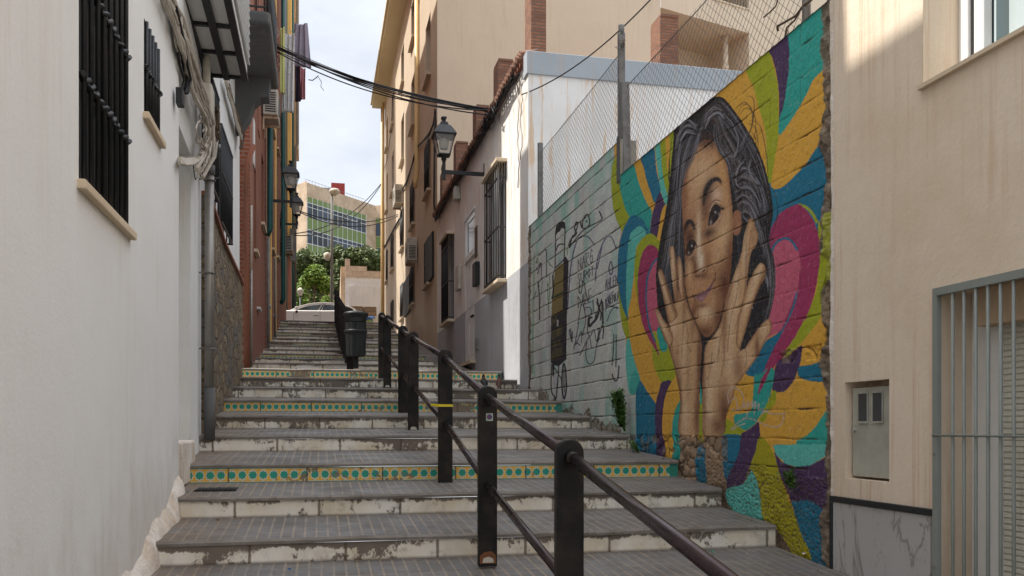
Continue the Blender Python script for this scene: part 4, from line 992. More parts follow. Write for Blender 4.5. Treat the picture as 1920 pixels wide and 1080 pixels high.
# cables down the left wall
lc = T('wall_cables', 'thick tangle of grey white cables hanging down the white house corner', 'cables', (-.98, 7.2, 3)); r = random.Random(21)
def onL(u, v, a=1.0):
    d = a*FP*0+a*360/(ST*(600-u)); return Vector((-a, (d+ST*a)/CT, (800-v)/FP*d))
main = [(300, -60), (318, 5), (332, 40), (345, 85), (357, 130), (372, 175), (388, 215), (397, 250), (392, 290), (376, 325)]
mb = MB()
for k in range(22):
    j = r.uniform(-1, 1); P = []; st = r.randint(0, 2); en = r.randint(6, 10)
    for i, (u, v) in enumerate(main[st:en]):
        a = .985-.05*r.random()
        P.append(onL(u+j*11+r.uniform(-5, 5), v+r.uniform(-10, 10), a))
    mb.tube(P, r.choice([.008, .011, .014, .018]), 6)
for k in range(7):
    u0, v0 = r.uniform(372, 390), r.uniform(225, 280); P = [onL(u0+r.uniform(6, 12)*math.cos(t+k), v0+r.uniform(26, 34)*math.sin(t+k)+t*5, .97-.04*r.random()) for t in [q*.5 for q in range(7)]]
    mb.tube(P, .008, 6)
for k in range(6):
    P = [onL(u, v+k*2.0, .99-.006*k) for u, v in ((336, 296), (350, 299), (364, 297), (376, 288), (383, 272), (386, 255))]; mb.tube(P, .012, 6)
mb.build('grey_cable', MT['cablew'], lc)
mb = MB()
for k in range(5):
    P = [onL(u+k*3+r.uniform(-2, 2), v, .975-.01*k) for u, v in ((306, -40), (318, 20), (330, 70), (338, 120), (346, 150), (340, 175))]; mb.tube(P, .011, 6)
P0 = onL(337, 183, .96); mb.box(P0.x-.02, P0.x+.025, P0.y-.05, P0.y+.05, P0.z-.055, P0.z+.055)
mb.build('black_cable', MT['cable'], lc)
mb = MB()
for (u0, v0, u1, v1) in ((362, 300, 368, 335), (372, 300, 379, 330), (386, 305, 411, 332)):
    p, q = onL(u0, v0, .99), onL(u1, v1, .99); mb.tube(cat_pts(p, q, .06, 8), .005, 5)
mb.build('thin_cable', MT['cable'], lc)
jb = MB(); p = onL(386, 225, 1.0); jb.box(-1.02, -.93, 8.0, 8.22, p.z+.0, p.z+.28); jo = jb.build('cable_junction_box', MT['plastic'], bevel=.02); tag(jo, 'pale plastic junction box among the grey cables on the drain pipe', 'junction box')
lc2 = T('bay_cables', 'grey and black cables hanging below the bay window towards the red brick corner', 'cables', (-1.1, 11, 4)); mb = MB()
for k in range(9):
    P = [onL(u+r.uniform(-2.5, 2.5), v+r.uniform(-4, 4), 1.13) for u, v in ((424, 150), (430, 175), (436, 200), (441, 222), (447, 240), (452, 258))]; mb.tube(P, .014, 6)
mb.build('cable', MT['cablew'], lc2)
mb = MB()
for k in range(5):
    P = [onL(u+r.uniform(-2, 2), v+r.uniform(-4, 4), 1.13) for u, v in ((428, 160), (436, 192), (443, 215), (450, 235), (456, 255), (452, 275))]; mb.tube(P, .016, 6)
mb.build('dark_cable', MT['bark'], lc2); mb = MB()
for k in range(8):
    c = onL(402, 225, .96); mb.tube([c+Vector((r.uniform(-.04, .05), r.uniform(-.12, .12), r.uniform(-.2, .14))) for _ in range(6)], .007, 5)
mb.build('wire_nest', MT['bark'], lc2)
# ================================================================ CAR ACROSS THE TOP
car = T('parked_car', 'silver white hatchback parked across the top of the stairs', 'car', (0.6, 36.0, 3.46)); Yc0, Yc1 = 35.2, 36.9; zc = 3.545
def arc(pts):  # catmull-rom through 2D points
    out = []
    for i in range(len(pts)-1):
        p0, p1, p2, p3 = pts[max(i-1, 0)], pts[i], pts[i+1], pts[min(i+2, len(pts)-1)]
        for k in range(6):
            t = k/6; out.append(tuple(.5*((2*p1[j])+(-p0[j]+p2[j])*t+(2*p0[j]-5*p1[j]+4*p2[j]-p3[j])*t*t+(-p0[j]+3*p1[j]-3*p2[j]+p3[j])*t**3) for j in range(2)))
    return out+[pts[-1]]
x0 = -2.3   # nose
belt = arc([(x0, zc+.45), (x0+.03, zc+.66), (x0+.25, zc+.86), (x0+.8, zc+1.01), (x0+1.15, zc+1.06), (x0+2.5, zc+1.09), (x0+3.3, zc+1.12), (x0+3.75, zc+1.06), (x0+3.9, zc+.8), (x0+3.9, zc+.4)])
low = [(x0+3.85, zc+.22)]+[(x0+3.2+.34*math.cos(t), zc+.32+.34*math.sin(t)) for t in [k*math.pi/8 for k in range(9)]]+[(x0+.85+.34*math.cos(t), zc+.32+.34*math.sin(t)) for t in [k*math.pi/8 for k in range(9)]]+[(x0+.1, zc+.24)]
mcar = paint('silver_white_car_paint', (236, 232, 226), .35, 0, .05, .0); 
mb = MB(); mb.prism(belt+low, 'y', Yc0, Yc1); mb.build('body', mcar, car, bevel=.05, seg=3)
roof = arc([(x0+1.0, zc+1.0), (x0+1.45, zc+1.22), (x0+1.95, zc+1.37), (x0+2.6, zc+1.42), (x0+3.15, zc+1.37), (x0+3.6, zc+1.24), (x0+3.82, zc+1.03)])
mb = MB(); inn = [(x, z-.095) for x, z in roof][::-1]; mb.prism(roof+[(x*1.0, z) for x, z in inn], 'y', Yc0+.10, Yc1-.10); mb.build('roof', mcar, car, bevel=.02)
mb = MB(); gl = [(x, z-.096) for x, z in roof]+[(x0+3.75, zc+1.0), (x0+1.2, zc+.98)]; mb.prism(gl, 'y', Yc0+.14, Yc1-.14); mb.build('window', glass('car_glass', (36, 46, 46), .06), car)
mb = MB()
for (xa, za, xb_, zb2) in ((2.18, 1.0, 2.42, 1.47), (2.30, 1.0, 2.52, 1.47)): mb.bar((x0+xa, Yc0+.115, zc+za), (x0+xb_, Yc0+.125, zc+zb2-.08), .045, .03)
mb.bar((x0+3.35, Yc0+.115, zc+1.02), (x0+3.45, Yc0+.125, zc+1.34), .07, .03); mb.build('pillar', mcar, car)
mb = MB(); mb.bar((x0+2.36, Yc0+.105, zc+1.02), (x0+2.50, Yc0+.115, zc+1.36), .10, .02); mb.build('door_gap', MT['black'], car)
mb = MB(); mb.obox((x0+1.40, Yc0-.10, zc+1.13), (1, 0, 0), (0, 1, 0), (0, 0, 1), .06, .09, .06); mb.build('mirror', mcar, car, bevel=.02)
mb = MB(); mb.box(x0+1.36, x0+1.44, Yc0-.03, Yc0+.02, zc+.96, zc+1.05); mb.build('mirror_foot', MT['black'], car)
mb = MB(); mb.box(x0+2.05, x0+2.25, Yc0-.03, Yc0-.005, zc+.86, zc+.885); mb.box(x0+3.15, x0+3.35, Yc0-.03, Yc0-.005, zc+.88, zc+.905); mb.build('door_handle', MT['steel'], car)
mb = MB(); mb.box(x0+2.30, x0+2.308, Yc0-.004, Yc0+.01, zc+.3, zc+1.0); mb.box(x0+1.28, x0+1.288, Yc0-.004, Yc0+.01, zc+.3, zc+.98); mb.build('door_seam', MT['black'], car)
mb = MB(); mb.box(x0+.02, x0+.2, Yc0-.01, Yc0+.12, zc+.60, zc+.72); mb.build('headlight', MT['glass'], car, bevel=.02)
for xx in (.85, 3.2):
    mb = MB(); mb.tube([(x0+xx, Yc0+.02, zc+.31), (x0+xx, Yc0+.22, zc+.31)], .31, 24); wl = mb.build('wheel', MT['black'], car); mb = MB(); mb.tube([(x0+xx, Yc0+.0, zc+.31), (x0+xx, Yc0+.02, zc+.31)], .2, 20); mb.build('rim', MT['steel'], wl)
    mb = MB(); mb.tube([(x0+xx, Yc1-.22, zc+.31), (x0+xx, Yc1-.02, zc+.31)], .31, 24); mb.build('wheel', MT['black'], car)
# ================================================================ FAR BACKGROUND
# green office block
D0 = 110.; X0_, Y0_, _ = at(575, 0, D0); di = (math.sin(R_(43.4)), math.cos(R_(43.4))); ob = T('green_office_block', 'office block with green panels and ribbon windows behind the trees', 'office building', (X0_, Y0_, 3.5))
nrm = (di[1], -di[0])     # towards the viewer
def BP(t, z, o=0): return (X0_+di[0]*t+nrm[0]*o, Y0_+di[1]*t+nrm[1]*o, z)
ztop = (800-342)/FP*D0; Lf = 11.4; FH = 3.42; npan = 12; pw = Lf/npan
mb = MB(); zp = ztop-1.75
mb.face([BP(0, 3), BP(Lf, 3), BP(Lf, ztop), BP(0, ztop)]); mb.face([BP(0, 3), BP(0, ztop), BP(0, ztop, -12), BP(0, 3, -12)])
# return walls on the right
R0 = BP(Lf, 0); X2, Y2, _ = at(703, 0, 121.5); X3, Y3, _ = at(735, 0, 121.0)
mb.build('wall', MT['concrete'], ob)
mb = MB(); mb.face([(R0[0], R0[1], 3), (X2, Y2, 3), (X2, Y2, ztop), (R0[0], R0[1], ztop)]); mb.face([(X2, Y2, 3), (X3, Y3, 3), (X3, Y3, ztop), (X2, Y2, ztop)]); mb.build('side_wing', MT['concrete'], ob)
mb = MB(); xa, ya, _ = at(556, 0, 112); mb.face([(xa, ya, 3), BP(0, 3, .02), BP(0, ztop+.2, .02), (xa, ya, ztop+.2)]); mb.build('pink_end_wall', MT['salmon'], ob)
mull = MB(); wm = M('office_glass'); rr_ = wm.noise(wm.map(wm.pos(), (1, 1, .3)), .9, 1); wm.fin(wm.mix(rr_.sm(.4, .6), lin((26, 40, 46)), lin((58, 72, 86))), .35)
for f in range(5):
    zt_ = zp-f*FH; bandw = MB(); bandg = MB()
    for k in range(npan):
        t0, t1 = k*pw+.04, (k+1)*pw-.04
        bandg.face([BP(t0, zt_-.75, .06), BP(t1, zt_-.75, .06), BP(t1, zt_-.04 if f == 0 else zt_+.75, .06), BP(t0, zt_-.04 if f == 0 else zt_+.75, .06)])
        bandw.face([BP(t0, zt_-2.55, .05), BP(t1, zt_-2.55, .05), BP(t1, zt_-.8, .05), BP(t0, zt_-.8, .05)])
    bandg.build('green_panel', MT['panelgreen'], ob); bandw.build('window_band', wm.mat, ob)
    mull.face([BP(0, zt_-2.6, .08), BP(Lf, zt_-2.6, .08), BP(Lf, zt_-2.53, .08), BP(0, zt_-2.53, .08)]); mull.face([BP(0, zt_-.82, .08), BP(Lf, zt_-.82, .08), BP(Lf, zt_-.75, .08), BP(0, zt_-.75, .08)]); mull.face([BP(0, zt_-1.35, .08), BP(Lf, zt_-1.35, .08), BP(Lf, zt_-1.29, .08), BP(0, zt_-1.29, .08)])
for k in range(npan+1):
    mull.face([BP(k*pw-.035, 3, .09), BP(k*pw+.035, 3, .09), BP(k*pw+.035, zp, .09), BP(k*pw-.035, zp, .09)])
mull.build('mullion', MT['white'], ob)
def QP(s, z, o=0): return (X2+(X3-X2)*s, Y2+(Y3-Y2)*s-.05-o, z)
for f in range(5):
    mb = MB(); mb2 = MB(); zt_ = zp-f*FH; mb.face([QP(.05, zt_-.75), QP(1, zt_-.75), QP(1, zt_+(-.04 if f == 0 else .75)), QP(.05, zt_+(-.04 if f == 0 else .75))]); mb2.face([QP(.05, zt_-2.55), QP(1, zt_-2.55), QP(1, zt_-.85), QP(.05, zt_-.85)])
    mb.build('green_panel', MT['panelgreen'], ob); mb2.build('window_band', wm.mat, ob)
mb = MB(); c = BP(8.0, ztop+.7, -2); mb.box(c[0]-.9, c[0]+.9, c[1]-.9, c[1]+.9, ztop, ztop+1.9); mb.build('red_chimney', paint('brick_red', (150, 52, 44), .8), ob)
mb = MB()
for k in range(20): p = BP(k*.6, ztop, -.2); mb.tube([p, (p[0], p[1], ztop+.45)], .02, 4)
mb.tube([BP(0, ztop+.45, -.2), BP(Lf, ztop+.45, -.2)], .025, 4); p = BP(1.0, ztop, -3); mb.tube([p, (p[0], p[1], ztop+2.8)], .03, 4); p = BP(4.6, ztop, -3); mb.tube([p, (p[0], p[1], ztop+1.3)], .03, 4)
mb.bar((p[0]-.6, p[1], ztop+1.1), (p[0]+.4, p[1], ztop+1.0), .03); mb.build('roof_railing', MT['galv'], ob)
mb = MB(); p = BP(4.6, ztop, -2.5); mb.box(p[0]-1, p[0]+2.6, p[1]-.5, p[1]+.5, ztop, ztop+.7); mb.build('roof_unit', MT['grey'], ob)
# unfinished white wall
rw = T('party_wall', 'white wall topped with bare pink blocks beyond the parked car', 'wall', at(680, 600, 50)); mb = MB()
xa, za = onY(648, 520, 49.); xb2, _ = onY(725, 520, 49.)
mb.box(xa, xb2, 49, 49.3, 3.4, za); mb.build('wall', MT['whitefar'], rw)
blk = brick('pink_blocks', (206, 188, 174), (198, 178, 162), (168, 148, 134), .5, .28, .012, .3)
mb = MB(); _, z1 = onY(648, 498, 49); mb.box(xa-.02, onY(688, 0, 49)[0], 48.99, 49.28, za, z1); mb.box(onY(688, 0, 49)[0], xb2, 48.99, 49.28, za, z1-.25); mb.box(xa-.02, xa+.24, 48.99, 49.28, z1, z1+.38); mb.build('block_course', blk, rw)
mb = MB(); mb.box(onY(654, 0, 49)[0], xb2, 48.93, 48.985, 3.4, onY(660, 536, 49)[1]); mb.build('white_panel', MT['whitefar'], rw)
mb = MB(); yy = 49.31; mb.prism([(49.31, 3.4), (56, 3.4), (56, 5.4), (54, 6.6), (52, 8.2), (50, z1), (49.31, z1)], 'x', xa-.25, xa-.02); mb.build('side_wall', MT['concrete'], rw)
lw = T('low_wall', 'low pale wall with blue and green paint scrawl near the bin', 'wall', at(690, 600, 47)); mb = MB(); xa, za = onY(655, 592, 46.); xb2, _ = onY(722, 592, 46.); mb.box(xa, xb2, 46, 46.25, 3.4, za); mb.build('wall', MT['whitefar'], lw)
mb = MB(); r = random.Random(4)
for k in range(9):
    u = 681+k*2.4; P = [onY(u+r.uniform(-3, 3), 593+r.uniform(0, 9), 45.99) for _ in range(6)]; mb.tube([(x, 45.985, z) for x, z in P], .03, 4)
mb.build('scrawl', paint('blue_scrawl', (60, 110, 180), .7), lw)
mb = MB(); r = random.Random(5)
for k in range(5):
    u = 686+k*3; P = [onY(u+r.uniform(-3, 3), 599+r.uniform(0, 5), 45.99) for _ in range(4)]; mb.tube([(x, 45.98, z) for x, z in P], .03, 4)
mb.build('green_scrawl', paint('green_scrawl', (150, 190, 110), .7), lw)
for i, (u0, u1, v0) in enumerate(((658, 681, 573), (682, 706, 574))):
    x0_, z0_ = onY(u0, v0, 47.); x1_, zb_ = onY(u1, 592, 47.); mb = MB(); mb.box(x0_, x1_, 47, 47.9, 3.4, z0_); o = mb.build('brick_pile', brick('dull_pile', (142, 118, 96), (122, 104, 86), (100, 88, 76), .6, .2, .02), bevel=.03)
    tag(o, ['brown stack of blocks behind the bin, left one', 'brown stack of blocks behind the bin, right one'][i], 'stack of blocks', 'brown stacks behind the bin')
# street lamp
sx, sy, _ = at(622, 600, 45); sl = T('street_lamp', 'tall pale street lamp with flat disc head behind the car', 'street lamp', (sx, sy, 3.47)); ztl = (800-362)/FP*45
mb = MB(); mb.tube([(sx, sy, 3.47), (sx, sy, 9.5), (sx, sy, ztl)], [.085, .075, .055], 12); mb.build('pole', MT['galv'], sl)
mb = MB(); mb.lathe([(.06, -.15), (.2, -.02), (.27, .02), (.27, .14), (.2, .22), (0, .26)], (sx+.14, sy, ztl), 18); mb.build('lamp_head', MT['plastic'], sl)
zz = (800-480)/FP*45; mb = MB(); mb.lathe([(.05, -.24), (.15, -.18), (.19, 0), (.19, .12), (0, .2)], (sx-.22, sy, zz), 14); mb.tube([(sx-.22, sy, zz+.1), (sx, sy, zz+.1)], .03, 6); mb.build('lower_lamp', MT['plastic'], sl)
sx, sy, _ = at(563, 560, 52); sl = T('garden_lamp', 'small lantern post among the trees', 'street lamp', (sx, sy, 3.47)); zz = (800-555)/FP*52
mb = MB(); mb.tube([(sx, sy, 3.47), (sx, sy, zz)], .05, 8); mb.build('pole', MT['black'], sl); mb = MB(); mb.lathe([(.1, 0), (.2, .3), (.22, .32), (.05, .5)], (sx, sy, zz), 10); mb.build('lamp_head', MT['plastic'], sl)
# trees
def leaves(mb, c, rad, n, size, r, flat=.7, shell=.45, droop=0):
    for _ in range(n):
        while True:
            d = Vector((r.gauss(0, 1), r.gauss(0, 1), r.gauss(0, 1)))
            if d.length > .1: break
        d.normalize(); q = shell+(1-shell)*r.random()**.6
        p = Vector((c[0]+d.x*rad[0]*q, c[1]+d.y*rad[1]*q, c[2]+d.z*rad[2]*q))
        a = Vector((r.uniform(-1, 1), r.uniform(-1, 1), r.uniform(-1, 1)*flat-droop)).normalized(); b = a.orthogonal().normalized()
        b = (b+a.cross(b)*r.uniform(-1, 1)).normalized(); s = size*r.uniform(.6, 1.3)
        mb.face([p-b*s*.32, p+a*s, p+b*s*.32, p-a*s*.25])
def tree(name, lab, base, crowns, mat, n, size, seed, trunk_r=.18, flat=.7, group=None):
    r = random.Random(seed); t = T(name, lab, 'tree', base, group); mb = MB()
    for c, rad in crowns:
        for k in range(14):
            d = Vector((r.gauss(0, 1), r.gauss(0, 1), r.gauss(0, .9))).normalized()
            cc = (c[0]+d.x*rad[0]*.72, c[1]+d.y*rad[1]*.72, c[2]+d.z*rad[2]*.72); rr = [x*r.uniform(.28, .5) for x in rad]
            leaves(mb, cc, rr, n//14, size, r, flat)
        leaves(mb, c, [x*.75 for x in rad], n//3, size, r, flat, .1)
    mb.build('crown', mat, t); mb = MB(); b = Vector(base)
    top = Vector(crowns[0][0]); m1 = b.lerp(top, .5)+Vector((r.uniform(-.2, .2), 0, 0)); mb.tube([b, m1, top], [trunk_r, trunk_r*.8, trunk_r*.35], 8)
    for c, rad in crowns: mb.tube([m1, Vector(c)+Vector((0, 0, -rad[2]*.3)), Vector(c)+Vector((0, 0, rad[2]*.4))], [trunk_r*.6, trunk_r*.35, trunk_r*.1], 6)
    for c, rad in crowns:
        for k in range(6):
            d = Vector((r.gauss(0, 1), r.gauss(0, 1), abs(r.gauss(0, .7)))).normalized(); mb.tube([c, (c[0]+d.x*rad[0]*.8, c[1]+d.y*rad[1]*.8, c[2]+d.z*rad[2]*.8)], [trunk_r*.25, trunk_r*.06], 5)
    mb.build('trunk', MT['bark'], t); return t
def px(u, v, d): return at(u, v, d)
def crown(u, v, d, ru, rv): k = d/FP; return (at(u, v, d), (ru*k, ru*k, rv*k))
GR = 'stone pines across the street'
b = at(690, 600, 62); tree('pine_tree', 'broad pine on the right, above the pink block wall', (b[0], b[1], 3.4), [crown(690, 487, 62, 34, 24), crown(668, 482, 62, 22, 18), crown(712, 500, 62, 20, 24), crown(648, 500, 63, 18, 18)], MT['pine'], 2600, .20, 1, .3, group=GR)
b = at(600, 600, 66); tree('pine_tree', 'pine in the middle, behind the street lamp', (b[0], b[1], 3.4), [crown(632, 478, 65, 24, 18), crown(610, 500, 66, 30, 24), crown(640, 520, 64, 22, 26)], MT['pine'], 2600, .20, 2, .3, group=GR)
b = at(570, 600, 64); tree('pine_tree', 'pine on the left, beside the yellow house', (b[0], b[1], 3.4), [crown(575, 488, 66, 26, 20), crown(560, 515, 66, 20, 24), crown(590, 540, 66, 26, 30)], MT['pine'], 2600, .20, 3, .3, group=GR)
b = at(592, 600, 50); tree('young_tree', 'young tree with bright yellow green leaves behind the car', (b[0], b[1], 3.4), [crown(592, 520, 50, 22, 20), crown(575, 530, 50, 15, 16), crown(608, 535, 50, 14, 18), crown(590, 505, 50, 12, 10)], MT['leaf'], 900, .17, 4, .07)
b = at(562, 600, 53); tree('shrub', 'leafy shrub left of the young tree', (b[0], b[1], 3.4), [crown(562, 555, 53, 16, 22), crown(575, 575, 53, 16, 16)], MT['leaf'], 900, .16, 5, .05)
b = at(612, 600, 52); tree('shrub', 'low bright shrub at the foot of the street lamp', (b[0], b[1], 3.4), [crown(612, 570, 52, 13, 14)], MT['leaf'], 800, .16, 6, .05)
# dark shaded planting at the back
hd = MB(); r = random.Random(8)
for k in range(26):
    u = 545+k*7; leaves(hd, at(u, 570+r.uniform(-30, 10), 72), (1.6, 1.0, 2.2), 420, .3, r)
tag(hd.build('undergrowth', MT['pine']), 'dark leafy undergrowth behind the trees', 'undergrowth', kind='stuff')
# ================================================================ WEEDS
def weed(name, lab, base, h, rad, n, seed, size=.035):
    r = random.Random(seed); t = T(name, lab, 'plant', base); st = MB(); lf = MB(); b = Vector(base)
    for k in range(9):
        e = b+Vector((-abs(r.uniform(.0, rad)), r.uniform(-rad, rad), h*r.uniform(.6, 1.0))); P = [b+Vector((0, r.uniform(-.03, .03), 0)), b.lerp(e, .5)+Vector((r.uniform(-.03, .01), 0, .03)), e]; st.tube(P, [.005, .004, .002], 5)
        for q in range(n//9):
            f = r.uniform(.12, 1); p = P[0].lerp(P[2], f)+Vector((r.uniform(-.035, .01), r.uniform(-.04, .04), r.uniform(-.02, .02)))
            a = Vector((r.uniform(-1, .3), r.uniform(-1, 1), r.uniform(-.3, .9))).normalized(); bb = a.cross(Vector((0, 0, 1))).normalized(); s = size*r.uniform(.6, 1.2)
            lf.face([p, p+a*s*.5+bb*s*.28, p+a*s, p+a*s*.5-bb*s*.28])
    st.build('stem', MT['weed'], t); lf.build('leaves', MT['weed'], t); return t
yp = yX(1183); weed('wall_weed', 'bushy green weed growing from the foot of the mural wall', (XW-.07, yp, zX(1183, 808)), .48, .13, 1100, 1, .05)
yp = yX(1215); weed('wall_weed', 'low trailing weed on the stones under the blue paint of the mural', (XW-.08, yp, zX(1215, 852)), .16, .17, 160, 2, .022)
yp = yX(1497); weed('wall_weed', 'small leafy weed sprouting from the purple paint low on the mural', (XW-.04, yp, zX(1497, 915)), .13, .05, 110, 3, .04)
# ================================================================ PIGEONS
def pigeon(lab, base, rz, mat, tilt=0):
    x, y, z = base; t = T('pigeon', lab, 'bird', base, 'pigeons on the steps', rz=rz); W[t.name] = Vector((0, 0, 0))
    mb = MB(); S_ = [(-.15, .055, .012, .006), (-.10, .065, .022, .012), (-.05, .085, .040, .034), (0, .098, .047, .044), (.04, .112, .044, .044), (.065, .135, .030, .032), (.078, .158, .021, .022), (.085, .178, .022, .022), (.092, .193, .020, .018), (.100, .205, .008, .006)]
    n = 14; b0 = len(mb.v)
    for (xx, zz, ry, rzv) in S_:
        for k in range(n): a = 2*math.pi*k/n; mb.v.append((xx+(.018 if zz > .13 else 0)*math.sin(a)*0, ry*math.cos(a), zz+rzv*math.sin(a)))
    mb.idx(b0, [(i*n+k, i*n+(k+1) % n, (i+1)*n+(k+1) % n, (i+1)*n+k) for i in range(len(S_)-1) for k in range(n)]+[tuple(range(n))[::-1], tuple((len(S_)-1)*n+k for k in range(n))], True)
    o = mb.build('body', mat, t); s = o.modifiers.new('s', 'SUBSURF'); s.levels = s.render_levels = 1
    mb = MB(); mb.tube([(.105, 0, .192), (.125, 0, .184)], [.006, .002], 6); mb.build('beak', MT['dkgrey'], t)
    mb = MB()
    for s_ in (-1, 1): mb.tube([(.0, s_*.016, .065), (.005, s_*.018, .0)], .004, 5); mb.tube([(.005, s_*.018, .003), (.03, s_*.018, .003)], .003, 4); mb.tube([(.005, s_*.018, .003), (.025, s_*.03, .003)], .003, 4)
    mb.build('legs', MT['redbrown'], t)
    mb = MB()
    for s_ in (-1, 1): mb.face([(.04, s_*.046, .125), (.0, s_*.050, .120), (-.12, s_*.02, .07), (-.05, s_*.047, .075), (.03, s_*.048, .09)])
    mb.build('wing', MT['dkgrey'], t); return t
pg = pigeon('brown pigeon standing on the step right of the handrail post', (2.77, 13.38, .607), R_(70), paint('brown_feathers', (96, 62, 54), .7, 0, .5, .3, 30)); pg.scale = (.85, 1.15, 1.0); pg.rotation_euler.y = R_(-22)
pg = pigeon('black pigeon partly hidden behind the handrail post', (2.52, 13.42, .607), R_(100), paint('black_feathers', (26, 26, 30), .6, 0, .4, .3, 30)); pg.scale = (.85, 1.15, 1.0); pg.rotation_euler.y = R_(-22)
# ================================================================ CHAIN LINK FENCE
cf = T('chain_link_fence', 'chain link fence with weathered posts on top of the mural wall', 'fence', (XW+.05, 9, 3))
XF = XW+.07
def post(u, vt, vb, wd, X=XF, lean=0):
    y = yX(u, X); z1, z0 = zX(u, vt, X), zX(u, vb, X); mb = MB(); mb.bar((X, y, z0), (X, y+lean, z1), wd, wd*.8); mb.build('post', MT['galv'], cf, bevel=.01)
post(1165, 62, 330, .075); mb = MB(); mb.tube([(XF, yX(1165, XF), zX(1165, 66, XF)), (XF, yX(1165, XF), zX(1165, 48, XF))], .035, 8); mb.build('post_tip', MT['galv'], cf)
post(1013, 268, 425, .075)
mb = MB(); y = yX(1176, XF); mb.bar((XF, y, 2.4), (XF, yX(1171, XF), 3.75), .09, .07); mb.build('strut', MT['galv'], cf, bevel=.008)
mb = MB(); y = yX(1512, XF); mb.tube([(XF, y, 2.6), (XF, y, 3.4)], .03, 8); mb.build('end_post', MT['steel'], cf)
def meshpanel(u0, u1, zb, zt):
    y1, y0 = yX(u0, XF), yX(u1, XF); s = .096; mb = MB(); rw_ = .0019
    n = int((y1-y0)/s)
    H = zt-zb; r = random.Random(3)
    for sg in (-1, 1):
        for k in range(-int(H/s/.9)-1, n+int(H/s/.9)+2):
            P = []
            t0 = y0+k*s
            # diagonal line y = t0 + sg*(z-zb)/.9
            ya_, yb_ = t0, t0+sg*H/.9; za_, zb_ = zb, zt
            lo, hi = min(ya_, yb_), max(ya_, yb_)
            if hi < y0 or lo > y1: continue
            def clip(y): return zb+(y-t0)*.9*sg
            if ya_ < y0: za_, ya_ = clip(y0), y0
            if ya_ > y1: za_, ya_ = clip(y1), y1
            if yb_ < y0: zb_, yb_ = clip(y0), y0
            if yb_ > y1: zb_, yb_ = clip(y1), y1
            if abs(zb_-za_) < .01: continue
            ns = max(2, int(abs(zb_-za_)/.12))
            for q in range(ns+1):
                f = q/ns; yy = ya_+(yb_-ya_)*f; zz = za_+(zb_-za_)*f; P.append((XF+.012*math.sin(yy*3.1+zz*2)+sg*.002, yy, zz))
            mb.tube(P, rw_, 3, cap=False)
    for z in (zb+.01, zt): mb.tube([(XF, y0, z), (XF, (y0+y1)/2, z-.02), (XF, y1, z)], .004, 4)
    mb.build('mesh', MT['wire'], cf)
meshpanel(1013, 1163, 3.05, 4.13); meshpanel(1175, 1512, 2.66, 3.68)
mb = MB(); r = random.Random(6)
for k in range(6):
    c = Vector((XF-.02, yX(1168, XF), zX(1168, 92, XF))); mb.tube([c+Vector((r.uniform(-.05, .05), r.uniform(-.1, .15), r.uniform(-.1, .1))) for _ in range(4)], .003, 4)
mb.build('loose_wire', MT['bark'], cf)
vn = MB(); r = random.Random(12)
def vpath(pts, rad, X=XF-.03): vn.tube([(X+r.uniform(-.02, .02), yX(u, X), zX(u, v, X)) for u, v in pts], rad, 5)
vpath([(1522, 0), (1505, 10), (1490, 30), (1475, 42), (1462, 50), (1460, 58)], .009); vpath([(1520, 2), (1500, 14), (1488, 38), (1474, 52), (1471, 70), (1466, 92)], .007); vpath([(1464, -8), (1455, 12), (1446, 24), (1428, 32)], .006); vpath([(1478, 60), (1482, 76), (1490, 95), (1497, 112), (1505, 136)], .004); vpath([(1476, 52), (1479, 70), (1486, 88)], .003)
tag(vn.build('dry_vine', MT['bark']), 'dry bare vine stems draped over the top of the mural wall', 'vine')
# ================================================================ LITTER AND GRATE
def scrap(name, lab, u, v, Y, s, col, seed):
    x, z = onY(u, v, Y); r = random.Random(seed); mb = MB(); n = 7
    P = [(x+s*math.cos(a)*r.uniform(.5, 1.2), Y+s*.7*math.sin(a)*r.uniform(.5, 1.2), z+r.uniform(.002, .02)) for a in [2*math.pi*k/n for k in range(n)]]
    c = (x, Y, z+s*.5)
    for k in range(n): mb.face([P[k], P[(k+1) % n], c])
    mb.face(P[::-1]); o = mb.build(name, paint(name+'_mat', col, .5)); tag(o, lab, 'litter')
scrap('blue_scrap', 'small crumpled blue scrap at the bottom of the picture left of the rail', 543, 1070, 5.17, .012, (30, 120, 200), 1)
scrap('green_scrap', 'small turquoise scrap under the lowest riser on the right', 1336, 1037, 5.35, .015, (40, 170, 140), 2)
scrap('orange_scrap', 'tiny orange and brown scrap on a tread at left', 409, 978, 6.25, .012, (210, 120, 40), 3)
scrap('paper_scrap', 'pale pink paper scrap on the ground near the mural foot', 1510, 1041, 5.2, .030, (214, 190, 190), 4)
scrap('white_scrap', 'white scrap lying on a tread behind the yellow taped post', 826, 807, 9.6, .03, (210, 214, 214), 5)
x0_, z0_ = onY(368, 917, 6.78); x1_, _ = onY(445, 917, 6.78); gt = T('drain_grate', 'dark drain grate set in the third tread near the left wall', 'drain grate', ((x0_+x1_)/2, 6.78, z0_)); mb = MB(); zg = -.49+(6.78-6.36)*(.046/.86)+.003
mb.box(x0_, x1_, 6.66, 6.90, zg-.01, zg); mb.build('frame', MT['darkvoid'], gt); mb = MB(); k = x0_+.01
while k < x1_-.01: mb.box(k, k+.012, 6.67, 6.89, zg+.001, zg+.006); k += .024
mb.build('bars', MT['black'], gt)

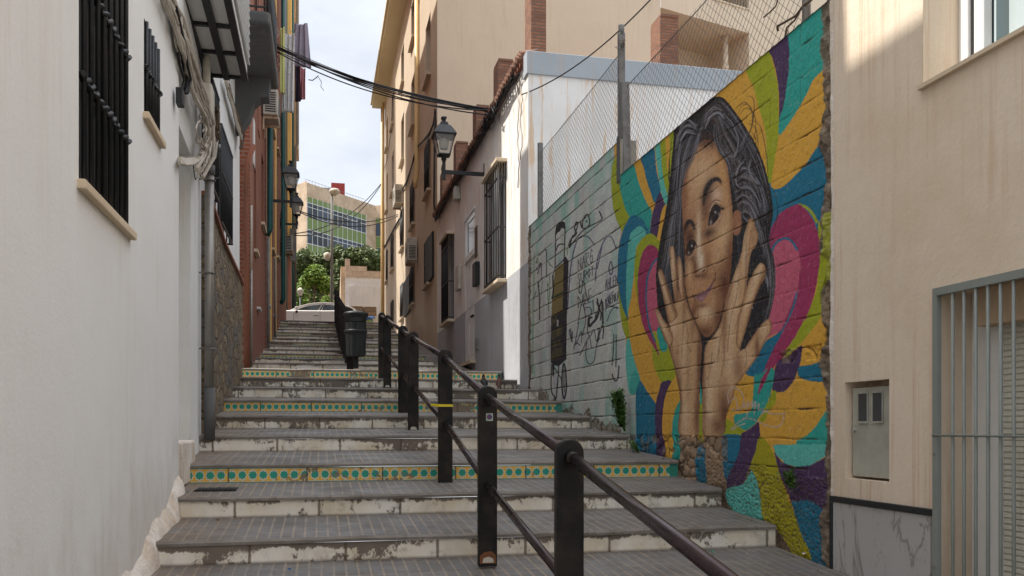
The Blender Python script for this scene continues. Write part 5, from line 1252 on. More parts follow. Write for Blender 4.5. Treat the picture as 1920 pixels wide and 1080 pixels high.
# grit, crumbs of plaster and dry leaves gathered in the corners
gd = MB(); r = random.Random(77)
def treadz(y):
    for i in range(len(YS)-1):
        if YS[i] <= y < YS[i+1]: return ZT[i]+(ZT[i+1]-.148-ZT[i])*(y-YS[i])/(YS[i+1]-YS[i])
    return None
for k in range(900):
    y = r.uniform(4.7, 13.5); i = max(j for j in range(len(YS)) if YS[j] <= y); m_ = r.random()
    if m_ < .55: x = 3.12-abs(r.gauss(0, .16))
    elif m_ < .75: x = -.95-.03*(y-5)+abs(r.gauss(0, .12))
    else: x = r.uniform(-.9, 3.0); y = YS[i+1]-.02-abs(r.gauss(0, .05)) if i+1 < len(YS) else y
    z = treadz(y)
    if z is None: continue
    s_ = r.uniform(.003, .012)*(1.6 if m_ < .1 else 1); P = [(x+s_*r.uniform(-1, 1), y+s_*r.uniform(-1, 1), z+r.uniform(0, s_)) for _ in range(4)]
    gd.face(P[:3]); gd.face([P[0], P[1], P[3]]); gd.face([P[1], P[2], P[3]])
gm_ = M('grit'); n_ = gm_.nt.nodes.new('ShaderNodeNewGeometry'); gm_.fin(gm_.mix(S(gm_, n_.outputs['Random Per Island']), lin((84, 70, 54)), lin((190, 178, 160))), .9)
tag(gd.build('grit', gm_.mat), 'grit, plaster crumbs and dry leaf bits gathered in the corners of the steps', 'grit', kind='stuff')
# ================================================================ MURAL WALL (concrete block wall, painted)
mw = T('mural_wall', 'concrete block wall painted with a colourful portrait of a smiling girl holding her face', 'wall', (XW, 9, 0))
yN, yF = 4.875, 13.08
ycol = [yN]
while ycol[-1] < yF: ycol.append(ycol[-1]+.0078+.0008*(ycol[-1]-yN))
ycol = np.array(ycol); ZLO, ZHI, DZ = -1.02, 3.12, .0066
zrow = np.arange(ZLO, ZHI+DZ, DZ); ny, nzr = len(ycol), len(zrow)
Yg, Zg = np.meshgrid(ycol, zrow)                     # rows = z
Dg = ycol*CT+XW*ST
Ucol = 960+FP*(XW*CT-ycol*ST)/Dg                     # the survey grid the paint outlines were measured in
Ug = np.broadcast_to(Ucol, Yg.shape); Vg = 800-FP*Zg/Dg
def vnoise(x, y, seed, oct=4, gain=.5):
    r = np.random.default_rng(seed); tot = np.zeros_like(x); a = 1; n = 0
    for o in range(oct):
        t = r.random((64, 64)); xi = np.floor(x).astype(int); yi = np.floor(y).astype(int); fx = x-xi; fy = y-yi
        fx = fx*fx*(3-2*fx); fy = fy*fy*(3-2*fy)
        g = lambda i, j: t[i % 64, j % 64]
        tot += a*((g(xi, yi)*(1-fx)+g(xi+1, yi)*fx)*(1-fy)+(g(xi, yi+1)*(1-fx)+g(xi+1, yi+1)*fx)*fy); n += a; a *= gain; x = x*2.03+3.1; y = y*2.03+7.7
    return tot/n
def worley(x, y, seed):
    r = np.random.default_rng(seed); jx = r.random((64, 64)); jy = r.random((64, 64)); xi = np.floor(x).astype(int); yi = np.floor(y).astype(int)
    f1 = np.full(x.shape, 9.); f2 = np.full(x.shape, 9.); cid = np.zeros(x.shape)
    for a in (-1, 0, 1):
        for b in (-1, 0, 1):
            cx, cy = xi+a, yi+b; d = np.hypot(cx+jx[cx % 64, cy % 64]-x, cy+jy[cx % 64, cy % 64]-y); c = jx[cy % 64, cx % 64]
            m = d < f1; f2 = np.where(m, f1, np.minimum(f2, d)); cid = np.where(m, c, cid); f1 = np.where(m, d, f1)
    return f1, f2, cid
C = np.zeros(Yg.shape+(3,)); 
def sl(u0, u1):      # columns between two survey abscissae (u falls as y grows)
    idx = np.where((Ucol >= u0) & (Ucol <= u1))[0]
    return (idx[0], idx[-1]+1) if len(idx) else (0, 0)
def smooth(pts, closed=True, n=6):
    pts = [np.array(p, float) for p in pts]; m = len(pts); out = []
    rng_ = range(m) if closed else range(m-1)
    for i in rng_:
        p0, p1, p2, p3 = (pts[(i-1) % m], pts[i], pts[(i+1) % m], pts[(i+2) % m]) if closed else (pts[max(i-1, 0)], pts[i], pts[i+1], pts[min(i+2, m-1)])
        for k in range(n):
            t = k/n; out.append(.5*((2*p1)+(-p0+p2)*t+(2*p0-5*p1+4*p2-p3)*t*t+(-p0+3*p1-3*p2+p3)*t**3))
    if not closed: out.append(pts[-1])
    return np.array(out)
def inside(poly):
    u0, v0 = poly.min(0)-1; u1, v1 = poly.max(0)+1; c0, c1 = sl(u0, u1)
    if c1 <= c0: return None
    U = Ug[:, c0:c1]; V = Vg[:, c0:c1]; rows = np.where(((V >= v0) & (V <= v1)).any(1))[0]
    if not len(rows): return None
    r0, r1 = rows[0], rows[-1]+1; U = U[r0:r1]; V = V[r0:r1]; ins = np.zeros(U.shape, bool); n = len(poly)
    for i in range(n):
        x1, y1 = poly[i]; x2, y2 = poly[(i+1) % n]
        if y1 == y2: continue
        c = ((y1 > V) != (y2 > V)) & (U < (x2-x1)*(V-y1)/(y2-y1)+x1); ins ^= c
    return (slice(r0, r1), slice(c0, c1)), ins
def pc(c): return np.array(lin(c))
def fill(pts, col, sm=True, a=1.0):
    p = smooth(pts) if sm else np.array(pts, float); r = inside(p)
    if r is None: return
    s, m = r; C[s][m] = C[s][m]*(1-a)+pc(col)*a
def stroke(pts, w, col, a=1.0, sm=True, soft=.5, taper=False):
    p = smooth(pts, False, 5) if (sm and len(pts) > 2) else np.array(pts, float); W0 = w if np.isscalar(w) else max(w)
    n = len(p)-1
    for i in range(n):
        ww = (w if np.isscalar(w) else np.interp(i/max(n-1, 1), np.linspace(0, 1, len(w)), w))*.5
        if taper: ww = ww*(1-.75*abs(2*i/max(n, 1)-1)**2)
        q0, q1 = p[i], p[i+1]; u0, u1 = sorted((q0[0], q1[0])); v0, v1 = sorted((q0[1], q1[1])); e = ww+soft+.8
        c0, c1 = sl(u0-e, u1+e)
        if c1 <= c0: continue
        dm = Dg[(c0+c1-1)//2]; zt_ = (800-(v0-e))*dm/FP; zb_ = (800-(v1+e))*dm/FP
        if zt_ < zb_: zt_, zb_ = zb_, zt_
        r0 = max(0, int((zb_-ZLO)/DZ)-4); r1 = min(nzr, int((zt_-ZLO)/DZ)+6)
        if r1 <= r0: continue
        U = Ug[r0:r1, c0:c1]; V = Vg[r0:r1, c0:c1]; d = q1-q0; L2 = max(d@d, 1e-9); t = np.clip(((U-q0[0])*d[0]+(V-q0[1])*d[1])/L2, 0, 1)
        dist = np.hypot(U-q0[0]-t*d[0], V-q0[1]-t*d[1]); k = np.clip((ww+soft-dist)/(soft*2), 0, 1)*a
        k = k[..., None]; C[r0:r1, c0:c1] = C[r0:r1, c0:c1]*(1-k)+pc(col)*k
def blob(u, v, ru, rv, col, a, ang=0, mask=None):
    c0, c1 = sl(u-ru*2.2, u+ru*2.2) if ang == 0 else sl(u-max(ru, rv)*2.2, u+max(ru, rv)*2.2)
    if c1 <= c0: return
    U = Ug[:, c0:c1]-u; V = Vg[:, c0:c1]-v; ca, sa = math.cos(ang), math.sin(ang); x = U*ca+V*sa; y = -U*sa+V*ca
    k = np.exp(-((x/ru)**2+(y/rv)**2))*a
    if mask is not None: k = k*mask[:, c0:c1]
    k = k[..., None]; C[:, c0:c1] = C[:, c0:c1]*(1-k)+pc(col)*k
def maskof(pts):
    m = np.zeros(Yg.shape); r = inside(smooth(pts))
    if r: m[r[0]][r[1]] = 1
    return m
YEL = (226, 172, 62); TEA = (40, 168, 156); BLU = (0, 116, 148); LIM = (166, 176, 26); PUR = (76, 50, 92); MAG = (166, 50, 98); PNK = (204, 96, 124); LTU = (96, 196, 184); OLI = (172, 164, 16); STN = (164, 138, 112); BLK = (26, 26, 32)
# bare wall on the left
n1 = vnoise(Yg*1.1, Zg*1.6, 1); n2 = vnoise(Yg*6, Zg*1.2, 2); n3 = vnoise(Yg*5, Zg*5, 3)
C[:] = pc((212, 214, 208)); C += (n1-.5)[..., None]*.16
def over(mask, col): C[:] = C*(1-mask[..., None])+pc(col)*mask[..., None]
over(np.clip((n2-.52)*5, 0, 1)*.40, (190, 178, 156)); over(np.clip((n3-.55)*6, 0, 1)*.22, (150, 160, 178))
blkc = np.floor((Yg-.0)/.2037)*7.13+np.floor((Zg-.119)/.2036)*3.7; hsh = (np.sin(blkc*12.9898)*43758.5453) % 1
tq = np.clip((np.clip(.45-Zg, 0, 1)*1.4+np.clip(Zg-2.45, 0, 1)*1.3)+(hsh-.5)*.9-.15+(n2-.5), 0, 1); over(np.clip(tq*.75+.03, 0, 1), (134, 198, 182))
over((hsh > .84)*.35, (140, 190, 180)); over((hsh < .10)*.25, (156, 150, 172))
# --- graffiti on the bare part
fill([(1000, 480), (1003, 470), (1000, 700), (996, 700)], (60, 140, 80), False, .5)
def gf(pts, w=1.6, col=(62, 50, 96), a=.92, sm=True): stroke(pts, w*1.25, tuple(x*.75 for x in col), a, sm, .45)
ox, oy, k_ = 990, 400, 1/6.
G = lambda L_: [(ox+x*k_, oy+y*k_) for x, y in L_]
fill(G([(305, 260), (310, 170), (335, 110), (380, 92), (415, 105), (420, 170), (400, 175), (380, 165), (355, 205), (335, 215), (318, 240)]), BLK)
for P, w_ in (([(310, 200), (306, 420), (302, 640)], 1.7), ([(417, 150), (412, 320), (408, 500)], 1.7), ([(312, 415), (340, 360), (375, 345), (408, 350)], 1.8), ([(308, 610), (345, 575), (410, 515)], 1.8)): gf(G(P), w_, BLK)
fill(G([(300, 640), (345, 590), (400, 555), (400, 760), (395, 960), (385, 1250), (300, 1290), (265, 1200), (270, 950), (285, 800)]), (132, 116, 66), False)
fill(G([(400, 500), (425, 485), (460, 540), (452, 760), (440, 1100), (432, 1560), (420, 1640), (380, 1640), (385, 1250), (395, 900)]), (30, 28, 38), False)
fill(G([(262, 1165), (388, 1085), (386, 1640), (430, 1590), (432, 1640), (380, 1690), (345, 1720), (300, 1710), (260, 1680), (255, 1500)]), (34, 31, 38), False)
for P, w_ in (([(275, 700), (285, 860), (270, 960)], 2.2), ([(270, 950), (400, 890)], 2.2), ([(300, 640), (278, 700), (280, 880)], 1.4), ([(275, 955), (395, 905)], 1.0)): gf(G(P), w_, BLK)
gf(G([(275, 940), (395, 880)]), 1.0, (70, 130, 60))
fill(G([(276, 1690), (300, 1715), (290, 1840), (276, 1830)]), BLK, False)
for P, w_ in (([(268, 1700), (262, 1980), (300, 2060), (320, 2060), (345, 1720)], 1.9), ([(280, 1710), (385, 1880)], 1.8), ([(395, 1700), (380, 1880), (390, 2040), (410, 2080), (430, 1960), (420, 1760), (405, 1690)], 2.4), ([(404, 1760), (400, 1900), (410, 2010)], 1.2)): gf(G(P), w_, BLK)
gf(G([(404, 1780), (412, 1900), (406, 2000)]), .8, (130, 116, 70))
FONT = {'A': [[(0, 0), (.5, 1), (1, 0)], [(.2, .4), (.8, .4)]], 'N': [[(0, 0), (0, 1), (1, 0), (1, 1)]], 'R': [[(0, 0), (0, 1), (.8, .9), (.8, .6), (0, .5), (1, 0)]], 'G': [[(1, .8), (.5, 1), (0, .5), (.4, 0), (1, .2), (.9, .5), (.5, .5)]], 'O': [[(.5, 0), (0, .5), (.5, 1), (1, .5), (.5, 0)]], 'S': [[(1, .9), (.4, 1), (.1, .7), (.9, .35), (.6, 0), (0, .1)]], 'U': [[(0, 1), (0, .2), (.5, 0), (1, .2), (1, 1)]], 'T': [[(0, 1), (1, 1)], [(.5, 1), (.5, 0)]], 'H': [[(0, 0), (0, 1)], [(1, 0), (1, 1)], [(0, .5), (1, .5)]], 'L': [[(0, 1), (0, 0), (1, 0)]], 'E': [[(1, 1), (0, 1), (0, 0), (1, 0)], [(0, .5), (.8, .5)]], 'M': [[(0, 0), (.1, 1), (.5, .3), (.9, 1), (1, 0)]], 'B': [[(0, 0), (0, 1), (.8, .8), (.1, .5), (.9, .25), (0, 0)]], 'Y': [[(0, 1), (.5, .5), (1, 1)], [(.5, .5), (.5, 0)]], 'V': [[(0, 1), (.5, 0), (1, 1)]], 'P': [[(0, 0), (0, 1), (.9, .8), (0, .5)]], 'D': [[(0, 0), (0, 1), (.9, .5), (0, 0)]], 'W': [[(0, 1), (.25, 0), (.5, .7), (.75, 0), (1, 1)]]}
def word(txt, x0, y0, x1, y1, h0, h1, w_, col):      # baseline from (x0,y0) to (x1,y1) in zoom units
    n = len(txt); r = random.Random(len(txt)*7+int(x0))
    for i, ch in enumerate(txt):
        if ch == ' ': continue
        for st_ in FONT[ch]:
            P = []
            for (a, b) in st_:
                t = (i+.08+a*.72)/n; h = h0+(h1-h0)*t; P.append((x0+(x1-x0)*t+r.uniform(-2, 2), y0+(y1-y0)*t-b*h+r.uniform(-4, 4)))
            gf(G(P), w_, col, .95, False)
word('NARG', 560, 640, 735, 560, 110, 180, 1.1, (52, 42, 84)); word('SUROT', 555, 800, 745, 690, 110, 100, 1.1, (52, 42, 84)); word('DALE', 560, 1060, 720, 990, 120, 150, 1.2, (40, 34, 66)); word('AHLEN', 870, 860, 1015, 790, 110, 100, 1.1, (52, 42, 84)); word('BARTOLA', 875, 1050, 1030, 960, 80, 90, 1.2, (44, 36, 76))
gf(G([(640, 700), (690, 640), (750, 620)]), 1.4, (40, 34, 66)); gf(G([(580, 800), (575, 880), (600, 890), (620, 760), (650, 880), (670, 990)]), 1.5, (34, 30, 56))
gf(G([(470, 390), (500, 260), (520, 250), (560, 130), (545, 100), (525, 170), (545, 230), (480, 300), (468, 380), (600, 210), (700, 140), (825, 75), (820, 20), (800, -20)]), 1.9, BLK)
gf(G([(590, 90), (600, 150), (640, 170), (690, 120), (680, 30), (650, 20), (615, 90), (610, 160)]), 1.9, BLK); gf(G([(655, 90), (660, 95)]), 2.4, BLK)
for P in ([(445, 1080), (480, 620), (540, 340), (600, 260), (680, 270), (745, 360)], [(755, 760), (780, 520), (840, 340), (890, 265), (940, 270), (990, 390)], [(830, 380), (780, 620)], [(930, 540), (910, 620), (930, 690), (955, 640), (940, 550)], [(890, 960), (960, 880)]): gf(G(P), 1.7, (96, 78, 140))
LL = [[(570, 1230), (530, 1480), (600, 1330), (600, 1460)], [(515, 1540), (520, 1480), (550, 1460), (590, 1490)], [(610, 1380), (650, 1200), (620, 1020), (640, 1090)], [(580, 1600), (640, 1480), (690, 1390), (710, 1520)], [(660, 1440), (650, 1600), (680, 1690), (740, 1660), (765, 1500), (790, 1410)], [(650, 1060), (700, 1060), (715, 1120), (680, 1180), (670, 1330), (700, 1380), (740, 1310), (770, 1440), (810, 1400)], [(870, 1100), (900, 1040), (1010, 1070)], [(890, 1210), (930, 1110), (970, 1060), (1015, 1060)], [(600, 1020), (560, 1240)], [(465, 1310), (490, 1440), (500, 1330)]]
for P in LL: gf(G(P), 1.4, (56, 44, 92))
for P, w_ in (([(780, 1000), (800, 1080), (770, 1180), (720, 1240), (690, 1270), (685, 1190), (715, 1170)], 3.2), ([(838, 1000), (842, 1240)], 3.4), ([(760, 1180), (770, 1120), (820, 1110), (815, 1200)], 1.8), ([(780, 960), (800, 1060), (830, 970)], 2.2), ([(730, 980), (735, 1100)], 1.6), ([(775, 1310), (800, 1300), (780, 1440), (830, 1270), (848, 1300), (840, 1410)], 1.8), ([(480, 1300), (495, 1450)], 1.4), ([(965, 1360), (958, 1560), (943, 1710)], 1.6), ([(992, 1370), (990, 1560), (986, 1725)], 1.6), ([(943, 1810), (965, 1870), (990, 1885), (1010, 1840), (1020, 1715)], 2.0), ([(120, 480), (170, 430), (205, 425), (207, 720)], 1.4), ([(110, 770), (125, 900), (130, 1200)], 2.0), ([(88, 640), (140, 560), (110, 680), (150, 560), (150, 700)], 1.2), ([(120, 780), (165, 720)], 1.4), ([(90, 880), (60, 960)], 1.2)): gf(G(P), w_, (30, 28, 44))
for P in ([(85, 560), (110, 500), (100, 560), (125, 540)], [(225, 540), (250, 590), (240, 570), (275, 610)], [(235, 690), (245, 780), (225, 800), (245, 850), (235, 980)], [(140, 1010), (160, 760)], [(215, 760), (225, 1000)], [(430, 410), (450, 395), (440, 470)], [(230, 1000), (235, 1100)]): gf(G(P), 1.2, (110, 170, 70), .8)
word('NO', 275, 1260, 330, 1220, 70, 70, .7, (150, 134, 70)); word('LLEVAMOS', 270, 1420, 385, 1350, 90, 90, .7, (150, 134, 70)); word('EN EL', 285, 1520, 375, 1470, 60, 60, .7, (150, 134, 70)); word('BURRO', 275, 1650, 385, 1590, 100, 100, .7, (150, 134, 70)); fill(G([(325, 1200), (342, 1195), (342, 1270), (325, 1275)]), (190, 190, 186), False)
# --- the colour field
fill([(1152, 300), (1147, 320), (1146, 345), (1149, 385), (1156, 412), (1166, 434), (1161, 455), (1158, 490), (1159, 540), (1164, 580), (1172, 625), (1174, 660), (1173, 690), (1176, 715), (1182, 735), (1192, 740), (1194, 900), (1200, 1120), (1590, 1120), (1590, -60), (1152, -60)], YEL, False)
fill([(1262, 835), (1420, 820), (1460, 960), (1530, 1120), (1240, 1120)], (132, 108, 84), False)
fill([(1152, 298), (1175, 296), (1172, 306), (1161, 335), (1162, 350), (1166, 369), (1173, 393), (1181, 407), (1174, 418), (1167, 434), (1156, 412), (1149, 385), (1146, 345), (1147, 320)], LIM)
fill([(1175, 296), (1189, 310), (1197, 340), (1207, 367), (1215, 384), (1223, 397), (1220, 420), (1219, 440), (1205, 440), (1180, 420), (1180, 407), (1173, 393), (1166, 369), (1161, 345), (1163, 320)], TEA)
fill([(1203, 295), (1225, 276), (1231, 320), (1239, 361), (1228, 380), (1220, 360), (1213, 340), (1207, 315)], BLU)
fill([(1228, 270), (1237, 262), (1241, 310), (1245, 340), (1251, 363), (1254, 378), (1251, 386), (1247, 381), (1240, 362), (1236, 340), (1232, 310)], LTU)
fill([(1238, 262), (1247, 257), (1250, 310), (1257, 340), (1257, 362), (1252, 364), (1245, 340), (1241, 310)], LIM); fill([(1256, 248), (1267, 238), (1263, 300), (1259, 350), (1255, 320), (1257, 290)], LIM)
fill([(1238, 361), (1245, 378), (1248, 382), (1242, 393), (1237, 415), (1232, 447), (1224, 441), (1219, 440), (1222, 409), (1227, 389), (1231, 374)], PUR)
fill([(1177, 602), (1166, 578), (1160, 540), (1158, 500), (1161, 460), (1168, 432), (1177, 413), (1183, 406), (1190, 403), (1198, 407), (1207, 413), (1213, 428), (1216, 442), (1192, 560)], BLU)
fill([(1178, 594), (1174, 555), (1175, 500), (1180, 446), (1188, 432), (1198, 424), (1207, 428), (1212, 440), (1200, 470), (1190, 520), (1186, 560)], LTU)
fill([(1178, 600), (1183, 560), (1188, 520), (1191, 480), (1197, 458), (1212, 470), (1205, 560), (1225, 640), (1240, 720), (1225, 730), (1195, 690)], YEL)
fill([(1160, 548), (1163, 590), (1169, 622), (1177, 638), (1180, 634), (1179, 615), (1177, 600), (1168, 578)], LIM)
fill([(1174, 640), (1180, 636), (1185, 660), (1191, 682), (1201, 714), (1194, 736), (1181, 737), (1176, 715), (1173, 680)], LTU); fill([(1182, 710), (1190, 695), (1200, 714), (1193, 738), (1182, 738)], TEA, True, .6)
fill([(1200, 712), (1214, 735), (1229, 756), (1229, 815), (1236, 870), (1190, 880), (1193, 810), (1192, 735)], BLU, False)
fill([(1203, 592), (1195, 560), (1190, 520), (1191, 480), (1200, 452), (1209, 443), (1219, 438), (1227, 441), (1235, 450), (1243, 466), (1240, 520), (1225, 600)], LIM)
fill([(1222, 645), (1225, 680), (1232, 702), (1241, 718), (1249, 720), (1257, 717), (1266, 704), (1264, 680), (1252, 650), (1240, 640), (1228, 622), (1225, 626)], LIM)
fill([(1236, 670), (1228, 655), (1218, 638), (1206, 611), (1198, 575), (1196, 540), (1197, 510), (1203, 480), (1212, 463), (1222, 459), (1232, 466), (1240, 482), (1238, 500), (1216, 560), (1221, 612), (1230, 645)], MAG)
fill([(1240, 486), (1230, 489), (1219, 508), (1214, 545), (1214, 590), (1221, 616), (1229, 622), (1235, 616), (1238, 560), (1240, 520)], PNK); stroke([(1241, 482), (1231, 487), (1220, 503), (1213, 530), (1212, 570), (1216, 605), (1222, 625), (1228, 640)], 3, BLU)
fill([(1231, 620), (1235, 640), (1238, 655), (1243, 660), (1249, 657), (1251, 648), (1246, 630), (1238, 612)], TEA)
fill([(1241, 717), (1259, 714), (1251, 732), (1245, 755), (1242, 785), (1242, 812), (1247, 856), (1230, 860), (1229, 812), (1228, 780), (1230, 752), (1235, 735)], PUR)
fill([(1276, 748), (1265, 769), (1261, 791), (1260, 812), (1262, 860), (1277, 862), (1277, 812)], TEA, False)
# right side
fill([(1399, 122), (1437, 82), (1447, 111), (1458, 157), (1460, 200), (1460, 251), (1453, 296), (1446, 340), (1441, 345), (1437, 300), (1437, 265), (1431, 227), (1422, 200), (1414, 165)], LIM)
fill([(1437, 84), (1458, 64), (1478, 46), (1480, 90), (1479, 130), (1474, 170), (1469, 200), (1461, 226), (1461, 200), (1459, 157), (1449, 111)], PUR)
fill([(1478, 50), (1500, 20), (1530, -10), (1560, -20), (1560, 120), (1545, 130), (1525, 150), (1512, 176), (1500, 198), (1478, 233), (1461, 253), (1461, 224), (1469, 200), (1474, 168), (1479, 130), (1480, 90)], TEA)
fill([(1560, 235), (1546, 247), (1533, 273), (1509, 309), (1478, 342), (1462, 353), (1449, 354), (1441, 350), (1440, 480), (1540, 470), (1560, 420)], BLU)
stroke([(1499, 384), (1512, 389), (1524, 402), (1531, 416)], 5, LIM)
fill([(1534, 420), (1549, 430), (1552, 480), (1550, 530), (1548, 560), (1537, 598), (1509, 635), (1490, 656), (1471, 672), (1466, 670), (1478, 652), (1500, 613), (1518, 580), (1530, 548), (1534, 513)], LIM)
fill([(1440, 457), (1456, 410), (1471, 394), (1493, 383), (1508, 390), (1521, 407), (1530, 425), (1537, 455), (1538, 481), (1534, 515), (1528, 549), (1517, 584), (1503, 610), (1490, 634), (1475, 655), (1460, 678), (1441, 703), (1426, 733), (1421, 738), (1424, 715), (1436, 685), (1450, 655), (1460, 620), (1440, 600)], MAG)
fill([(1503, 648), (1502, 675), (1498, 688), (1489, 712), (1474, 731), (1460, 736), (1448, 731), (1450, 705), (1455, 686), (1463, 673), (1480, 666)], PUR)
fill([(1495, 537), (1489, 565), (1478, 595), (1466, 618), (1455, 627), (1436, 640), (1428, 655), (1421, 668), (1400, 697), (1401, 703), (1415, 706), (1430, 699), (1437, 684), (1450, 656), (1460, 638), (1472, 614), (1485, 588), (1494, 560)], BLU)
fill([(1447, 470), (1456, 458), (1471, 450), (1486, 455), (1497, 473), (1501, 497), (1499, 515), (1496, 539), (1488, 561), (1473, 598), (1464, 619), (1441, 633), (1434, 640), (1428, 620), (1436, 590), (1446, 550), (1448, 510)], PNK); stroke([(1446, 472), (1455, 456), (1470, 447), (1484, 452), (1494, 468)], 4, BLU)
fill([(1415, 705), (1430, 699), (1440, 690), (1452, 694), (1450, 712), (1446, 732), (1438, 755), (1423, 783), (1413, 797), (1397, 807), (1387, 802), (1378, 797), (1378, 778), (1404, 773), (1410, 758), (1413, 729)], TEA)
fill([(1440, 690), (1454, 668), (1440, 703), (1426, 733), (1421, 738), (1426, 715)], MAG)
fill([(1455, 734), (1453, 755), (1441, 770), (1434, 788), (1423, 792), (1428, 775), (1439, 753), (1447, 736)], LIM)
fill([(1354, 800), (1362, 785), (1380, 797), (1396, 807), (1394, 816), (1350, 820)], LIM, False); fill([(1423, 789), (1408, 802), (1390, 813), (1388, 818), (1424, 818)], PUR, False)
fill([(1498, 688), (1520, 684), (1562, 674), (1562, 714), (1537, 716), (1513, 713), (1498, 706)], BLU)
fill([(1493, 826), (1513, 816), (1528, 801), (1539, 786), (1550, 768), (1570, 760), (1570, 836), (1493, 832)], TEA, False)
# lower rough part
fill([(1273, 812), (1306, 812), (1306, 905), (1278, 905)], STN, False); fill([(1352, 816), (1358, 816), (1362, 905), (1318, 905), (1318, 812)], STN, False); fill([(1304, 905), (1304, 850), (1312, 815), (1320, 850), (1326, 905)], BLU, False)
fill([(1354, 818), (1392, 818), (1386, 848), (1370, 882), (1362, 902), (1354, 860)], BLU)
fill([(1392, 812), (1424, 810), (1420, 846), (1408, 872), (1392, 906), (1376, 918), (1363, 920), (1366, 891), (1385, 850)], PUR)
fill([(1362, 918), (1392, 908), (1411, 882), (1421, 908), (1426, 935), (1434, 972), (1399, 972), (1368, 950)], LTU)
fill([(1422, 820), (1434, 824), (1448, 846), (1462, 889), (1484, 949), (1503, 1000), (1523, 1045), (1500, 1060), (1464, 1000), (1432, 972), (1426, 930), (1419, 896), (1407, 876), (1416, 846)], OLI)
fill([(1448, 834), (1454, 852), (1472, 869), (1496, 877), (1520, 872), (1544, 858), (1570, 840), (1570, 832)], LTU, False)
fill([(1450, 846), (1464, 865), (1488, 876), (1520, 872), (1545, 859), (1570, 838), (1570, 990), (1553, 970), (1537, 949), (1512, 940), (1486, 946), (1474, 915), (1460, 885)], PUR, False)
fill([(1485, 946), (1499, 939), (1514, 938), (1537, 949), (1553, 968), (1575, 993), (1575, 1080), (1530, 1075), (1521, 1041), (1503, 1000)], BLU)
# --- the girl
HAIR = [(1252, 616), (1241, 600), (1234, 580), (1231, 540), (1231, 507), (1236, 465), (1241, 433), (1250, 384), (1257, 323), (1262, 274), (1266, 236), (1290, 222), (1311, 203), (1322, 191), (1336, 183), (1350, 181), (1360, 187), (1370, 198), (1384, 217), (1401, 243), (1421, 278), (1437, 323), (1447, 368), (1449, 405), (1441, 450), (1450, 480), (1454, 510), (1453, 545), (1445, 585), (1430, 622), (1405, 650), (1387, 662), (1330, 700), (1318, 730), (1312, 742), (1290, 620)]
fill(HAIR, (30, 27, 30)); hm_ = maskof(HAIR)
FACE = [(1311, 268), (1324, 262), (1341, 268), (1349, 288), (1361, 304), (1367, 336), (1371, 375), (1374, 414), (1373, 451), (1371, 488), (1368, 525), (1365, 548), (1357, 570), (1351, 595), (1345, 613), (1335, 626), (1324, 632), (1314, 625), (1301, 603), (1290, 575), (1285, 540), (1284, 507), (1284, 470), (1281, 433), (1279, 395), (1278, 365), (1281, 342), (1288, 313), (1299, 290)]
def lerpg(a, b, n=14): return [tuple(np.array(a)*(1-i/n)+np.array(b)*i/n) for i in range(n+1)]
def strands(ga, gb, n, seed, cols, wr=(.5, 1.5), a=(.3, .8), jit=2.2, m=None):
    r = random.Random(seed); ga = np.array(ga, float); gb = np.array(gb, float)
    for _ in range(n):
        t = r.random(); P = ga*(1-t)+gb*t; ph = r.uniform(0, 6); k0 = r.randint(0, max(0, len(P)-4)); k1 = r.randint(k0+3, len(P))
        P = P[k0:k1]; Q = [(p[0]+jit*math.sin(ph+i*.9)+r.uniform(-.6, .6), p[1]+r.uniform(-2, 2)) for i, p in enumerate(P)]
        stroke(Q, r.uniform(*wr), r.choice(cols), r.uniform(*a), True, .4, True)
HC = [(158, 158, 166), (112, 110, 118), (74, 66, 64), (18, 17, 22), (16, 15, 20), (132, 136, 152), (60, 50, 48), (22, 20, 26)]
HB = [(122, 100, 86), (86, 66, 56), (18, 16, 20), (24, 22, 26), (110, 104, 108)]
strands([(1308, 245), (1290, 262), (1276, 300), (1268, 350), (1258, 400), (1248, 450), (1238, 510), (1236, 570)], [(1312, 250), (1304, 280), (1292, 312), (1282, 350), (1280, 400), (1281, 450), (1283, 500), (1282, 545)], 150, 1, HC)
strands([(1306, 232), (1290, 232), (1276, 246), (1268, 270), (1264, 310), (1260, 350)], [(1311, 246), (1300, 256), (1290, 276), (1282, 306), (1278, 340), (1276, 380)], 60, 2, HC, (.7, 2.0))
strands([(1312, 244), (1318, 214), (1332, 196), (1350, 186), (1366, 200), (1386, 224), (1404, 256), (1424, 296), (1440, 345), (1446, 390)], [(1316, 246), (1326, 232), (1338, 228), (1346, 246), (1350, 280), (1360, 306), (1370, 330), (1378, 370), (1386, 400), (1390, 420)], 190, 3, HC+HB, (.6, 1.9))
strands([(1345, 240), (1356, 262), (1366, 282), (1376, 292), (1384, 284), (1392, 262), (1400, 240)], [(1338, 252), (1346, 280), (1358, 300), (1372, 306), (1384, 300), (1396, 280), (1410, 262)], 40, 4, HC+[(120, 124, 140)])
strands([(1376, 320), (1390, 314), (1404, 318), (1418, 330), (1430, 356), (1438, 392)], [(1372, 360), (1382, 352), (1396, 356), (1410, 370), (1420, 396), (1428, 430)], 70, 5, HC+[(140, 144, 156)], (.6, 1.7), (.4, .9), 3)
strands([(1386, 380), (1396, 372), (1410, 382), (1420, 402), (1430, 440), (1438, 480)], [(1380, 400), (1392, 396), (1402, 408), (1408, 430), (1416, 460), (1420, 490)], 50, 6, HC)
strands([(1441, 400), (1444, 440), (1450, 480), (1452, 530), (1446, 580), (1432, 618)], [(1424, 440), (1428, 470), (1436, 500), (1436, 540), (1426, 590), (1408, 640)], 60, 7, HC[:4]+[(40, 40, 48)], (.5, 1.2), (.3, .6))
